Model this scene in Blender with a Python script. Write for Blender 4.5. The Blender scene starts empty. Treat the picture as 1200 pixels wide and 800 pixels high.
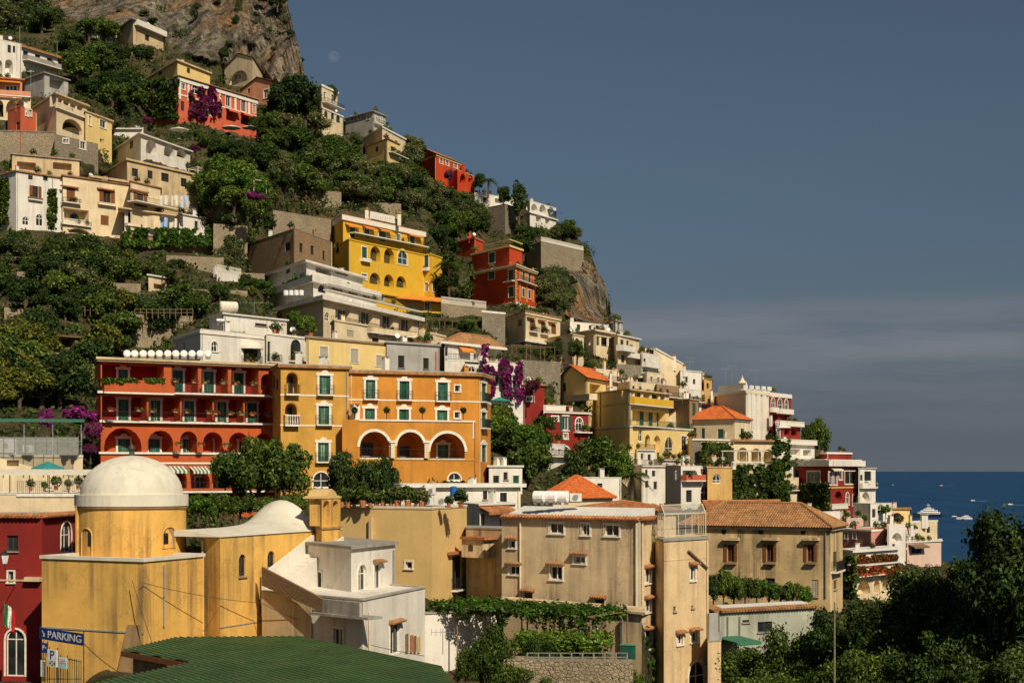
import bpy, bmesh, math, random
import numpy as np
from mathutils import Vector, noise as mnoise
R = math.radians
random.seed(7); RNG = np.random.default_rng(7)
SC = bpy.context.scene
COL = SC.collection
# ---------------------------------------------------------------- camera
F, CX, HY, ZC = 1850.0, 600.0, 551.0, 60.0      # focal length and horizon row in photo pixels, eye height over the sea
cam = bpy.data.cameras.new('camera'); camo = bpy.data.objects.new('camera', cam); COL.objects.link(camo)
camo.location = (0, 0, ZC); camo.rotation_euler = (R(90), 0, 0)
cam.sensor_width = 36.0; cam.lens = F / 1200 * 36.0; cam.shift_y = (HY - 400) / 1200
cam.clip_start = 0.5; cam.clip_end = 200000.0
SC.camera = camo
# ---------------------------------------------------------------- sky and sun
SUN_AZ, SUN_EL = 153.0, 40.0                     # compass bearing (from +Y, clockwise) and height of the sun
wd = bpy.data.worlds.new('World'); SC.world = wd; wd.use_nodes = True
wn, wl = wd.node_tree.nodes, wd.node_tree.links
bg = wn['Background']; bg.inputs['Strength'].default_value = 0.05
sky = wn.new('ShaderNodeTexSky'); sky.sky_type = 'NISHITA'; sky.sun_disc = False
sky.sun_elevation = R(SUN_EL); sky.sun_rotation = R(SUN_AZ); sky.altitude = 60; sky.air_density = 1.0; sky.dust_density = 2.0; sky.ozone_density = 2.0
hs = wn.new('ShaderNodeHueSaturation'); hs.inputs['Saturation'].default_value = 0.62
wl.new(sky.outputs[0], hs.inputs['Color'])
tint = wn.new('ShaderNodeMix'); tint.data_type = 'RGBA'; tint.blend_type = 'MULTIPLY'; tint.inputs[0].default_value = 1.0
wl.new(hs.outputs[0], tint.inputs[6]); tint.inputs[7].default_value = (0.48, 0.61, 0.73, 1)
CLOUD_Z = 4.1
# thin stretched cloud veil low over the sea
tc = wn.new('ShaderNodeTexCoord'); mp = wn.new('ShaderNodeMapping'); mp.inputs['Scale'].default_value = (3.0, 3.0, 26); mp.inputs['Location'].default_value = (0.0, 0.0, CLOUD_Z)
wl.new(tc.outputs['Generated'], mp.inputs[0])
nz = wn.new('ShaderNodeTexNoise'); nz.inputs['Scale'].default_value = 1.3; nz.inputs['Detail'].default_value = 6; nz.inputs['Roughness'].default_value = 0.55
wl.new(mp.outputs[0], nz.inputs['Vector'])
rmp = wn.new('ShaderNodeMapRange'); rmp.inputs[1].default_value = 0.40; rmp.inputs[2].default_value = 0.64; wl.new(nz.outputs[0], rmp.inputs[0])
sx = wn.new('ShaderNodeSeparateXYZ'); wl.new(tc.outputs['Generated'], sx.inputs[0])
lo = wn.new('ShaderNodeMapRange'); lo.inputs[1].default_value = 0.0; lo.inputs[2].default_value = 0.088; wl.new(sx.outputs[2], lo.inputs[0])
hi = wn.new('ShaderNodeMapRange'); hi.inputs[1].default_value = 0.112; hi.inputs[2].default_value = 0.088; wl.new(sx.outputs[2], hi.inputs[0])
m1 = wn.new('ShaderNodeMath'); m1.operation = 'MULTIPLY'; wl.new(lo.outputs[0], m1.inputs[0]); wl.new(hi.outputs[0], m1.inputs[1])
m2 = wn.new('ShaderNodeMath'); m2.operation = 'MULTIPLY'; wl.new(m1.outputs[0], m2.inputs[0]); wl.new(rmp.outputs[0], m2.inputs[1])
m3 = wn.new('ShaderNodeMath'); m3.operation = 'MULTIPLY'; wl.new(m2.outputs[0], m3.inputs[0]); m3.inputs[1].default_value = 0.80
hf = wn.new('ShaderNodeMapRange'); hf.inputs[1].default_value = -0.01; hf.inputs[2].default_value = 0.14; hf.inputs[3].default_value = 0.92; hf.inputs[4].default_value = 0.0; wl.new(sx.outputs[2], hf.inputs[0])
hz = wn.new('ShaderNodeMix'); hz.data_type = 'RGBA'; wl.new(hf.outputs[0], hz.inputs[0]); wl.new(tint.outputs[2], hz.inputs[6]); hz.inputs[7].default_value = (2.5, 2.8, 3.35, 1)   # sea haze along the horizon
cl = wn.new('ShaderNodeMix'); cl.data_type = 'RGBA'; wl.new(m3.outputs[0], cl.inputs[0]); wl.new(hz.outputs[2], cl.inputs[6]); cl.inputs[7].default_value = (4.2, 4.4, 5.0, 1)
wl.new(cl.outputs[2], bg.inputs['Color'])
sl = bpy.data.lights.new('sun', 'SUN'); sl.energy = 4.9; sl.angle = R(0.5); sl.color = (1.0, 0.88, 0.70)
so = bpy.data.objects.new('sun', sl); COL.objects.link(so)
SUND = Vector((math.sin(R(SUN_AZ)) * math.cos(R(SUN_EL)), math.cos(R(SUN_AZ)) * math.cos(R(SUN_EL)), math.sin(R(SUN_EL))))
so.rotation_euler = SUND.to_track_quat('Z', 'Y').to_euler()
SC.view_settings.view_transform = 'Standard'; SC.view_settings.look = 'None'; SC.view_settings.gamma = 1.0
SC.view_settings.exposure = 0.0; SC.view_settings.use_curve_mapping = False
SC.render.engine = 'CYCLES'; SC.cycles.use_denoising = True
SC.cycles.max_bounces = 5; SC.cycles.diffuse_bounces = 3; SC.cycles.glossy_bounces = 2; SC.cycles.transparent_max_bounces = 6
SC.cycles.caustics_reflective = False; SC.cycles.caustics_refractive = False
# ---------------------------------------------------------------- helpers
def P(px, py, D): return Vector(((px - CX) / F * D, D, ZC - (py - HY) / F * D))
def zat(py, D): return ZC - (py - HY) / F * D
def link(o, parent=None):
    COL.objects.link(o)
    if parent is not None: o.parent = parent
    return o
def tag(o, label=None, cat=None, group=None, kind=None):
    if label: o['label'] = label
    if cat: o['category'] = cat
    if group: o['group'] = group
    if kind: o['kind'] = kind
    return o
def empty(name, loc, label=None, cat=None, group=None):
    o = bpy.data.objects.new(name, None); o.location = loc; o.empty_display_size = 0.5
    COL.objects.link(o); return tag(o, label, cat, group)
def copy_tree(o, parent=None):
    c = o.copy(); COL.objects.link(c); c.parent = parent
    for ch in o.children: copy_tree(ch, c)
    return c
class MB:
    """collects polygons in world space; build() links them as one mesh object"""
    def __init__(s): s.v = []; s.f = []
    def poly(s, pts):
        i = len(s.v); s.v.extend([tuple(p) for p in pts]); s.f.append(tuple(range(i, i + len(pts))))
    def hexa(s, p):                                  # 8 corners: bottom ring 0-3, top ring 4-7
        i = len(s.v); s.v.extend([tuple(q) for q in p])
        for a in ((0,3,2,1),(4,5,6,7),(0,1,5,4),(1,2,6,5),(2,3,7,6),(3,0,4,7)): s.f.append(tuple(i + k for k in a))
    def fbox(s, fr, u0, u1, v0, v1, w0, w1):
        q = fr.pt
        s.hexa([q(u0,v0,w0), q(u1,v0,w0), q(u1,v0,w1), q(u0,v0,w1), q(u0,v1,w0), q(u1,v1,w0), q(u1,v1,w1), q(u0,v1,w1)])
    def box(s, c, sx, sy, sz, rz=0):
        ca, sa = math.cos(rz), math.sin(rz); p = []
        for z in (-sz/2, sz/2):
            for x, y in ((-sx/2,-sy/2),(sx/2,-sy/2),(sx/2,sy/2),(-sx/2,sy/2)):
                p.append((c[0]+x*ca-y*sa, c[1]+x*sa+y*ca, c[2]+z))
        s.hexa(p)
    def tube(s, pts, rad, n=6, cap=True):
        if not hasattr(rad, '__len__'): rad = [rad] * len(pts)
        pts = [Vector(p) for p in pts]; base = len(s.v)
        for k, p in enumerate(pts):
            t = (pts[min(k+1, len(pts)-1)] - pts[max(k-1, 0)]).normalized()
            a = t.orthogonal().normalized(); b = t.cross(a)
            for j in range(n):
                th = 2*math.pi*j/n; q = p + (a*math.cos(th) + b*math.sin(th)) * rad[k]; s.v.append(tuple(q))
        for k in range(len(pts)-1):
            for j in range(n):
                s.f.append((base+k*n+j, base+k*n+(j+1)%n, base+(k+1)*n+(j+1)%n, base+(k+1)*n+j))
        if cap:
            s.f.append(tuple(base+j for j in reversed(range(n)))); s.f.append(tuple(base+(len(pts)-1)*n+j for j in range(n)))
    def lathe(s, c, prof, n=24, a0=0.0, a1=2*math.pi):
        base = len(s.v); full = abs(a1-a0-2*math.pi) < 1e-6; m = n if full else n+1
        for r, z in prof:
            for j in range(m):
                th = a0 + (a1-a0)*j/n; s.v.append((c[0]+r*math.cos(th), c[1]+r*math.sin(th), c[2]+z))
        for k in range(len(prof)-1):
            for j in range(n):
                j2 = (j+1) % m
                s.f.append((base+k*m+j, base+k*m+j2, base+(k+1)*m+j2, base+(k+1)*m+j))
    def blob(s, c, rx, ry, rz, n=10, m=6, rot=0):
        ca, sa = math.cos(rot), math.sin(rot); base = len(s.v)
        for k in range(m+1):
            ph = math.pi*k/m
            for j in range(n):
                th = 2*math.pi*j/n; x = rx*math.sin(ph)*math.cos(th); y = ry*math.sin(ph)*math.sin(th)
                s.v.append((c[0]+x*ca-y*sa, c[1]+x*sa+y*ca, c[2]+rz*math.cos(ph)))
        for k in range(m):
            for j in range(n): s.f.append((base+k*n+j, base+(k+1)*n+j, base+(k+1)*n+(j+1)%n, base+k*n+(j+1)%n))
    def build(s, name, mat, parent=None, org=None, smooth=False):
        o3 = Vector(org) if org is not None else (Vector((0,0,0)) if parent is None else world_org(parent))
        me = bpy.data.meshes.new(name)
        me.from_pydata([(x-o3.x, y-o3.y, z-o3.z) for x, y, z in s.v], [], s.f)
        if smooth: me.polygons.foreach_set('use_smooth', [True]*len(me.polygons))
        me.materials.append(mat)
        o = bpy.data.objects.new(name, me)
        if parent is None and org is not None: o.location = o3
        return link(o, parent)
def world_org(o):
    v = Vector((0,0,0))
    while o is not None: v += o.location; o = o.parent
    return v
def np_mesh(name, verts, faces, mat, k=None):
    """fast mesh from numpy arrays, all faces with the same corner count"""
    me = bpy.data.meshes.new(name); nv, nf, c = len(verts), len(faces), faces.shape[1]
    me.vertices.add(nv); me.vertices.foreach_set('co', np.ascontiguousarray(verts, dtype=np.float32).ravel())
    me.loops.add(nf*c); me.loops.foreach_set('vertex_index', np.ascontiguousarray(faces, dtype=np.int32).ravel())
    me.polygons.add(nf); me.polygons.foreach_set('loop_start', np.arange(0, nf*c, c, dtype=np.int32))
    me.update(calc_edges=True); me.validate()
    if mat is not None: me.materials.append(mat)
    return me
class Face:
    """vertical plane: O at its lower corner, d along it (to the viewer's far side), n outwards"""
    def __init__(s, A, B, z0):
        s.O = Vector((A[0], A[1], z0)); dd = Vector((B[0]-A[0], B[1]-A[1], 0)); s.W = dd.length; s.d = dd.normalized()
        s.n = Vector((s.d.y, -s.d.x, 0))
    def pt(s, u, v, w=0): return s.O + s.d*u + s.n*w + Vector((0,0,v))
    def uv(s, px, py, w=0):
        r = Vector(((px-CX)/F, 1.0, -(py-HY)/F)); c = Vector((0,0,ZC)); o = s.O + s.n*w
        t = (o - c).dot(s.n) / r.dot(s.n); h = c + r*t
        return (h - s.O).dot(s.d), h.z - s.O.z
# ---------------------------------------------------------------- materials
_M = {}
def _new(name):
    m = bpy.data.materials.new(name); m.use_nodes = True
    return m, m.node_tree.nodes, m.node_tree.links, m.node_tree.nodes['Principled BSDF']
def _noise(n, l, scale, detail=4, rough=0.55, vec=None, stretch=None):
    t = n.new('ShaderNodeTexNoise'); t.inputs['Scale'].default_value = scale; t.inputs['Detail'].default_value = detail; t.inputs['Roughness'].default_value = rough
    g = n.new('ShaderNodeNewGeometry')
    if stretch:
        mp = n.new('ShaderNodeMapping'); mp.inputs['Scale'].default_value = stretch; l.new(g.outputs['Position'], mp.inputs[0]); l.new(mp.outputs[0], t.inputs['Vector'])
    else: l.new(g.outputs['Position'], t.inputs['Vector'])
    return t
def _ramp(n, l, src, a, b, c0=0.0, c1=1.0):
    r = n.new('ShaderNodeMapRange'); r.inputs[1].default_value = a; r.inputs[2].default_value = b; r.inputs[3].default_value = c0; r.inputs[4].default_value = c1
    l.new(src, r.inputs[0]); return r.outputs[0]
def _mix(n, l, fac, a, b, blend='MIX'):
    m = n.new('ShaderNodeMix'); m.data_type = 'RGBA'; m.blend_type = blend
    for sock, v in ((0, fac), (6, a), (7, b)):
        if isinstance(v, bpy.types.NodeSocket): l.new(v, m.inputs[sock])
        elif sock == 0: m.inputs[0].default_value = v
        else: m.inputs[sock].default_value = tuple(v)[:3] + (1,)
    return m.outputs[2]
def srgb(r, g, b):
    f = lambda c: (c/255/12.92 if c <= 10 else ((c/255+0.055)/1.055)**2.4)
    return (f(r), f(g), f(b))
def plaster(name, col, stain=0.35, dirt=(0.10, 0.08, 0.055), patch=0.25, rough=0.9):
    """painted render: patchy tone, rain streaks, a little relief"""
    if name in _M: return _M[name]
    m, n, l, b = _new(name)
    big = _noise(n, l, 0.35, 5, 0.6); c = _mix(n, l, _ramp(n, l, big.outputs[0], 0.35, 0.7), [x*(1-patch) for x in col], [min(1, x*(1+patch*0.5)) for x in col])
    fine = _noise(n, l, 3.0, 6, 0.65); c = _mix(n, l, _ramp(n, l, fine.outputs[0], 0.3, 0.75, 0.0, 0.35), c, [x*0.72 for x in col])
    st = _noise(n, l, 1.0, 6, 0.65, stretch=(1.5, 1.5, 0.07)); s2 = _noise(n, l, 0.22, 3, 0.5)
    a = _ramp(n, l, st.outputs[0], 0.44, 0.70); q = _ramp(n, l, s2.outputs[0], 0.38, 0.60)
    mm = n.new('ShaderNodeMath'); mm.operation = 'MULTIPLY'; l.new(a, mm.inputs[0]); l.new(q, mm.inputs[1])
    m2 = n.new('ShaderNodeMath'); m2.operation = 'MULTIPLY'; l.new(mm.outputs[0], m2.inputs[0]); m2.inputs[1].default_value = stain
    c = _mix(n, l, m2.outputs[0], c, dirt)
    wv = n.new('ShaderNodeTexVoronoi'); wv.feature = 'DISTANCE_TO_EDGE'; wv.inputs['Scale'].default_value = 0.55; wg = n.new('ShaderNodeNewGeometry'); wx = n.new('ShaderNodeVectorMath'); wx.operation = 'MULTIPLY_ADD'; l.new(fine.outputs['Color'], wx.inputs[0]); wx.inputs[1].default_value = (1.2, 1.2, 1.2); l.new(wg.outputs['Position'], wx.inputs[2]); l.new(wx.outputs[0], wv.inputs['Vector'])
    cm = n.new('ShaderNodeMath'); cm.operation = 'MULTIPLY'; l.new(_ramp(n, l, wv.outputs['Distance'], 0.004, 0.016, min(0.7, stain*0.6), 0), cm.inputs[0]); l.new(q, cm.inputs[1]); c = _mix(n, l, cm.outputs[0], c, dirt)
    bl = _noise(n, l, 0.55, 8, 0.72); bm = n.new('ShaderNodeMath'); bm.operation = 'MULTIPLY'; l.new(_ramp(n, l, bl.outputs[0], 0.52, 0.66), bm.inputs[0]); bm.inputs[1].default_value = min(0.85, stain*0.55)
    c = _mix(n, l, bm.outputs[0], c, [x*0.55+y*0.45 for x, y in zip(dirt, col)])
    l.new(c, b.inputs['Base Color']); b.inputs['Roughness'].default_value = rough; b.inputs['Specular IOR Level'].default_value = 0.25
    bp = n.new('ShaderNodeBump'); bp.inputs['Strength'].default_value = 0.25; bp.inputs['Distance'].default_value = 0.03; l.new(fine.outputs[0], bp.inputs['Height']); l.new(bp.outputs[0], b.inputs['Normal'])
    _M[name] = m; return m
def paint(name, col, rough=0.55, metal=0.0, var=0.15, scale=4.0):
    if name in _M: return _M[name]
    m, n, l, b = _new(name); t = _noise(n, l, scale, 4)
    l.new(_mix(n, l, _ramp(n, l, t.outputs[0], 0.35, 0.7), [x*(1-var) for x in col], [min(1, x*(1+var)) for x in col]), b.inputs['Base Color'])
    b.inputs['Roughness'].default_value = rough; b.inputs['Metallic'].default_value = metal; b.inputs['Specular IOR Level'].default_value = 0.3
    _M[name] = m; return m
def glass_mat(name, col, rough=0.08):
    if name in _M: return _M[name]
    m, n, l, b = _new(name); t = _noise(n, l, 0.8, 2)
    l.new(_mix(n, l, _ramp(n, l, t.outputs[0], 0.35, 0.7), [x*0.4 for x in col], col), b.inputs['Base Color'])
    b.inputs['Roughness'].default_value = rough; b.inputs['Specular IOR Level'].default_value = 0.35
    _M[name] = m; return m
def stone(name, c0, c1, scale=1.6, bump=0.6, mortar=(0.09, 0.075, 0.05)):
    """rubble masonry: voronoi stones with recessed joints"""
    if name in _M: return _M[name]
    m, n, l, b = _new(name)
    g = n.new('ShaderNodeNewGeometry'); mp = n.new('ShaderNodeMapping'); mp.inputs['Scale'].default_value = (1, 1, 1.5); l.new(g.outputs['Position'], mp.inputs[0])
    v = n.new('ShaderNodeTexVoronoi'); v.inputs['Scale'].default_value = scale; l.new(mp.outputs[0], v.inputs['Vector'])
    e = n.new('ShaderNodeTexVoronoi'); e.feature = 'DISTANCE_TO_EDGE'; e.inputs['Scale'].default_value = scale; l.new(mp.outputs[0], e.inputs['Vector'])
    sp = n.new('ShaderNodeSeparateColor'); l.new(v.outputs['Color'], sp.inputs[0])
    c = _mix(n, l, sp.outputs[0], c0, c1); t = _noise(n, l, 0.3, 5); c = _mix(n, l, _ramp(n, l, t.outputs[0], 0.4, 0.7, 0, 0.5), c, [x*0.45 for x in c0])
    j = _ramp(n, l, e.outputs['Distance'], 0.02, 0.09, 1, 0); c = _mix(n, l, j, c, mortar); l.new(c, b.inputs['Base Color'])
    bp = n.new('ShaderNodeBump'); bp.inputs['Strength'].default_value = bump; bp.inputs['Distance'].default_value = 0.12; l.new(_ramp(n, l, e.outputs['Distance'], 0.0, 0.12), bp.inputs['Height']); l.new(bp.outputs[0], b.inputs['Normal'])
    b.inputs['Roughness'].default_value = 0.95; _M[name] = m; return m
def tile_mat(name, c0, c1, c2=(0.10, 0.06, 0.04)):
    if name in _M: return _M[name]
    m, n, l, b = _new(name)
    g = n.new('ShaderNodeNewGeometry'); v = n.new('ShaderNodeTexVoronoi'); v.inputs['Scale'].default_value = 3.2; l.new(g.outputs['Position'], v.inputs['Vector'])
    sp = n.new('ShaderNodeSeparateColor'); l.new(v.outputs['Color'], sp.inputs[0]); c = _mix(n, l, sp.outputs[1], c0, c1)
    t = _noise(n, l, 0.6, 6, 0.7); c = _mix(n, l, _ramp(n, l, t.outputs[0], 0.48, 0.75, 0, 0.75), c, c2); l.new(c, b.inputs['Base Color']); b.inputs['Roughness'].default_value = 0.9
    b.inputs['Specular IOR Level'].default_value = 0.2; _M[name] = m; return m
def leaf_mat(name, c0, c1, trans=0.25, c2=None, green=0.0):
    """leaves: tone varies leaf by leaf and plant by plant"""
    if name in _M: return _M[name]
    m, n, l, b = _new(name); g = n.new('ShaderNodeNewGeometry'); oi = n.new('ShaderNodeObjectInfo')
    c = _mix(n, l, g.outputs['Random Per Island'], c0, c1)
    t = _noise(n, l, 0.25, 3); c = _mix(n, l, _ramp(n, l, t.outputs[0], 0.4, 0.65, 0, 0.45), c, c2 or [c0[0]*0.6, c0[1]*0.55, c0[2]*0.6])
    tip = _ramp(n, l, g.outputs['Random Per Island'], 0.80, 0.82); c = _mix(n, l, tip, c, [min(1, x*1.75) for x in c1]); t9 = _noise(n, l, 1.1, 3); c = _mix(n, l, _ramp(n, l, t9.outputs[0], 0.52, 0.68, 0, 0.35), c, [c1[0]*1.25, c1[1]*1.0, c1[2]*1.0])
    if green: c = _mix(n, l, _ramp(n, l, g.outputs['Random Per Island'], green, green+0.01, 1, 0), c, (0.045, 0.085, 0.015))
    hv = n.new('ShaderNodeHueSaturation'); l.new(c, hv.inputs['Color']); l.new(_ramp(n, l, oi.outputs['Random'], 0, 1, 0.70, 1.25), hv.inputs['Value']); l.new(_ramp(n, l, oi.outputs['Random'], 0, 1, 0.515, 0.485), hv.inputs['Hue'])
    l.new(hv.outputs[0], b.inputs['Base Color']); b.inputs['Roughness'].default_value = 0.6; b.inputs['Specular IOR Level'].default_value = 0.12
    tr = n.new('ShaderNodeBsdfTranslucent'); l.new(hv.outputs[0], tr.inputs['Color']); ms = n.new('ShaderNodeMixShader'); ms.inputs[0].default_value = trans
    l.new(b.outputs[0], ms.inputs[1]); l.new(tr.outputs[0], ms.inputs[2]); l.new(ms.outputs[0], n['Material Output'].inputs[0]); _M[name] = m; return m
# wall paints
WHITE = plaster('white_plaster', (0.76, 0.71, 0.61), 0.5, (0.25, 0.21, 0.16), 0.10)
CREAM = plaster('cream_plaster', (0.76, 0.61, 0.38), 0.4, (0.2, 0.15, 0.09), 0.18)
CREAM2 = plaster('aged_cream_plaster', (0.64, 0.48, 0.27), 0.7, (0.14, 0.10, 0.06), 0.25)
PALEY = plaster('pale_yellow_plaster', (0.78, 0.57, 0.22), 0.25, (0.3, 0.2, 0.08), 0.1)
OCHRE = plaster('ochre_plaster', (0.66, 0.40, 0.13), 0.45, (0.2, 0.12, 0.05), 0.15)
TANY = plaster('tan_yellow_plaster', (0.68, 0.46, 0.18), 0.2, (0.25, 0.16, 0.06), 0.10)
CHURCH = plaster('church_yellow_plaster', (0.78, 0.45, 0.105), 0.95, (0.17, 0.11, 0.05), 0.16)
YELLOW = plaster('bright_yellow_plaster', (0.72, 0.42, 0.03), 0.2, (0.3, 0.17, 0.03), 0.1)
ORANGE = plaster('orange_plaster', (0.58, 0.245, 0.035), 0.5, (0.24, 0.10, 0.03), 0.22)
AMBER = plaster('amber_plaster', (0.60, 0.325, 0.06), 0.5, (0.26, 0.13, 0.04), 0.22)
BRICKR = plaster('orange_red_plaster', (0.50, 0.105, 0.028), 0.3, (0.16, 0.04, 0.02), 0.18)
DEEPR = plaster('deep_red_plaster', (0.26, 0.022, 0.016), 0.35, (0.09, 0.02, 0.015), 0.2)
SCARLET = plaster('scarlet_plaster', (0.56, 0.06, 0.014), 0.3, (0.14, 0.02, 0.01), 0.15)
CORAL = plaster('coral_plaster', (0.62, 0.13, 0.06), 0.3, (0.2, 0.06, 0.03), 0.2)
SALMON = plaster('salmon_plaster', (0.66, 0.29, 0.16), 0.4, (0.2, 0.10, 0.05), 0.2)
PINK = plaster('pink_plaster', (0.58, 0.27, 0.21), 0.35, (0.22, 0.11, 0.08), 0.2)
GREYP = plaster('grey_plaster', (0.42, 0.40, 0.35), 0.5, (0.14, 0.12, 0.1), 0.2)
TAN = plaster('stained_tan_plaster', (0.73, 0.55, 0.32), 0.95, (0.13, 0.09, 0.055), 0.22)
TAN2 = plaster('weathered_tan_plaster', (0.66, 0.47, 0.23), 1.2, (0.07, 0.055, 0.035), 0.28)
SANDT = plaster('sandy_tower_plaster', (0.70, 0.51, 0.28), 0.9, (0.22, 0.14, 0.07), 0.18)
ROUGHB = plaster('bare_brown_plaster', (0.36, 0.23, 0.11), 0.7, (0.10, 0.07, 0.04), 0.3)
STONE = stone('rubble_stone', (0.42, 0.33, 0.20), (0.27, 0.21, 0.13), 3.2, 0.6, (0.19, 0.15, 0.095))
STONE3 = stone('brown_rubble_stone', (0.36, 0.23, 0.11), (0.25, 0.15, 0.07), 2.2, 0.5, (0.20, 0.13, 0.065))
PALEPINK = plaster('pale_pink_plaster', (0.66, 0.47, 0.38), 0.3, (0.3, 0.2, 0.15), 0.12)
STONE2 = stone('grey_rubble_stone', (0.35, 0.29, 0.20), (0.22, 0.18, 0.125), 3.0, 0.6, (0.15, 0.125, 0.09))
CONC = plaster('concrete', (0.36, 0.33, 0.28), 0.7, (0.1, 0.09, 0.07), 0.25)
ROOFG = plaster('flat_roof_screed', (0.44, 0.40, 0.34), 0.4, (0.15, 0.13, 0.1), 0.3)
ROOFW = plaster('whitewashed_roof', (0.72, 0.69, 0.61), 0.3, (0.3, 0.26, 0.2), 0.12)
DOMEW = plaster('dome_whitewash', (0.71, 0.66, 0.53), 0.42, (0.30, 0.26, 0.18), 0.14)
TILE = tile_mat('terracotta_tile', (0.46, 0.19, 0.07), (0.30, 0.11, 0.045))
TILEB = tile_mat('aged_brown_tile', (0.42, 0.22, 0.09), (0.27, 0.13, 0.055))
TILEO = tile_mat('orange_tile', (0.60, 0.17, 0.04), (0.44, 0.10, 0.025), (0.28, 0.08, 0.03))
# joinery and metal
FRAMEW = paint('white_paint', (0.72, 0.68, 0.60), 0.5)
STUCCO = paint('white_stucco_trim', (0.72, 0.67, 0.56), 0.8)
FRAMEB = paint('dark_frame_paint', (0.06, 0.05, 0.04), 0.5)
GREENS = paint('green_shutter_paint', (0.015, 0.085, 0.055), 0.5)
GREENL = paint('light_green_shutter_paint', (0.10, 0.28, 0.16), 0.5)
BROWNS = paint('brown_shutter_paint', (0.19, 0.065, 0.022), 0.55)
GREYS = paint('grey_shutter_paint', (0.42, 0.37, 0.28), 0.6)
WOODM = paint('weathered_wood', (0.20, 0.13, 0.07), 0.8, 0, 0.35, 8)
IRON = paint('black_iron', (0.02, 0.02, 0.02), 0.5)
STEEL = paint('galvanised_steel', (0.35, 0.34, 0.31), 0.45, 0.6)
GLASS = glass_mat('window_glass', (0.035, 0.04, 0.04))
GLASSB = glass_mat('bluish_window_glass', (0.05, 0.10, 0.11))
DARK = paint('dark_interior', (0.02, 0.016, 0.012), 0.9)
GREENG = glass_mat('green_curtained_glass', (0.10, 0.24, 0.14), 0.2)
GREENG2 = glass_mat('dark_green_glass', (0.03, 0.10, 0.06), 0.15)
GREENG3 = glass_mat('pale_curtained_glass', (0.26, 0.36, 0.22), 0.25)
CANVASW = paint('cream_canvas', (0.66, 0.60, 0.48), 0.85)
CANVASO = paint('orange_canvas', (0.62, 0.22, 0.03), 0.85)
CANVASG = paint('green_canvas', (0.04, 0.16, 0.09), 0.85)
CANVAST = paint('teal_canvas', (0.03, 0.22, 0.20), 0.8)
CANVASB = paint('blue_canvas', (0.03, 0.10, 0.30), 0.8)
BLUEP = paint('blue_sign_paint', (0.012, 0.04, 0.17), 0.4)
WHITEP = paint('white_enamel', (0.78, 0.76, 0.72), 0.35)
TERRA = paint('terracotta_pot', (0.40, 0.15, 0.06), 0.85)
BLUEPL = paint('blue_plastic', (0.02, 0.12, 0.40), 0.4)
# foliage
L_DARK = leaf_mat('dark_evergreen_leaves', (0.022, 0.045, 0.010), (0.055, 0.088, 0.020))
L_MID = leaf_mat('green_leaves', (0.034, 0.066, 0.010), (0.088, 0.130, 0.022))
L_OLIVE = leaf_mat('olive_leaves', (0.060, 0.080, 0.025), (0.130, 0.140, 0.050))
L_YEL = leaf_mat('yellow_green_leaves', (0.070, 0.088, 0.012), (0.130, 0.140, 0.024))
L_VINE = leaf_mat('vine_leaves', (0.048, 0.105, 0.012), (0.120, 0.200, 0.028), 0.35)
L_DRY = leaf_mat('dry_brush_leaves', (0.13, 0.10, 0.04), (0.20, 0.15, 0.06))
L_BOUG = leaf_mat('bougainvillea_bracts', (0.15, 0.009, 0.085), (0.25, 0.016, 0.155), 0.3, (0.12, 0.007, 0.07), 0.24)
L_BOUGD = leaf_mat('dark_bougainvillea_bracts', (0.09, 0.007, 0.04), (0.15, 0.010, 0.075), 0.3, (0.06, 0.005, 0.03), 0.24)
L_RED = leaf_mat('red_geranium_bracts', (0.22, 0.045, 0.02), (0.32, 0.06, 0.025), 0.3, None, 0.45)
BARK = paint('bark', (0.10, 0.07, 0.045), 0.95, 0, 0.4, 6)
# ---------------------------------------------------------------- buildings
BLDS = []
CTRL = []                                            # (px, py, depth) samples of the hillside, gathered from what stands on it
def offset_poly(pts, o):
    n = len(pts); out = []
    for i in range(n):
        p0, p1, p2 = pts[i-1], pts[i], pts[(i+1) % n]
        a = Vector((p1[0]-p0[0], p1[1]-p0[1])).normalized(); b = Vector((p2[0]-p1[0], p2[1]-p1[1])).normalized()
        na, nb = Vector((a.y, -a.x)), Vector((b.y, -b.x)); k = max(0.35, 1 + na.dot(nb))
        q = (na + nb) * (o / k); out.append((p1[0]+q.x, p1[1]+q.y))
    return out
def prism(mb, pts, z0, z1):
    n = len(pts); i = len(mb.v)
    mb.v.extend([(p[0], p[1], z0) for p in pts]); mb.v.extend([(p[0], p[1], z1) for p in pts])
    mb.f.append(tuple(i+k for k in reversed(range(n)))); mb.f.append(tuple(i+n+k for k in range(n)))
    for k in range(n): mb.f.append((i+k, i+(k+1)%n, i+n+(k+1)%n, i+n+k))
def ring(mb, pin, pout, z0, z1):
    n = len(pin)
    for k in range(n):
        j = (k+1) % n; a, b, c, d = pout[k], pout[j], pin[j], pin[k]
        mb.poly([(a[0],a[1],z0),(b[0],b[1],z0),(b[0],b[1],z1),(a[0],a[1],z1)])
        mb.poly([(a[0],a[1],z1),(b[0],b[1],z1),(c[0],c[1],z1),(d[0],d[1],z1)])
        mb.poly([(d[0],d[1],z0),(c[0],c[1],z0),(b[0],b[1],z0),(a[0],a[1],z0)])
        mb.poly([(c[0],c[1],z0),(d[0],d[1],z0),(d[0],d[1],z1),(c[0],c[1],z1)])
def arch_pts(u0, u1, v1, rise, n=8):
    um, r = (u0+u1)/2, (u1-u0)/2
    return [(um - r*math.cos(math.pi*k/n), v1 - rise + rise*math.sin(math.pi*k/n)) for k in range(n+1)]
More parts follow.
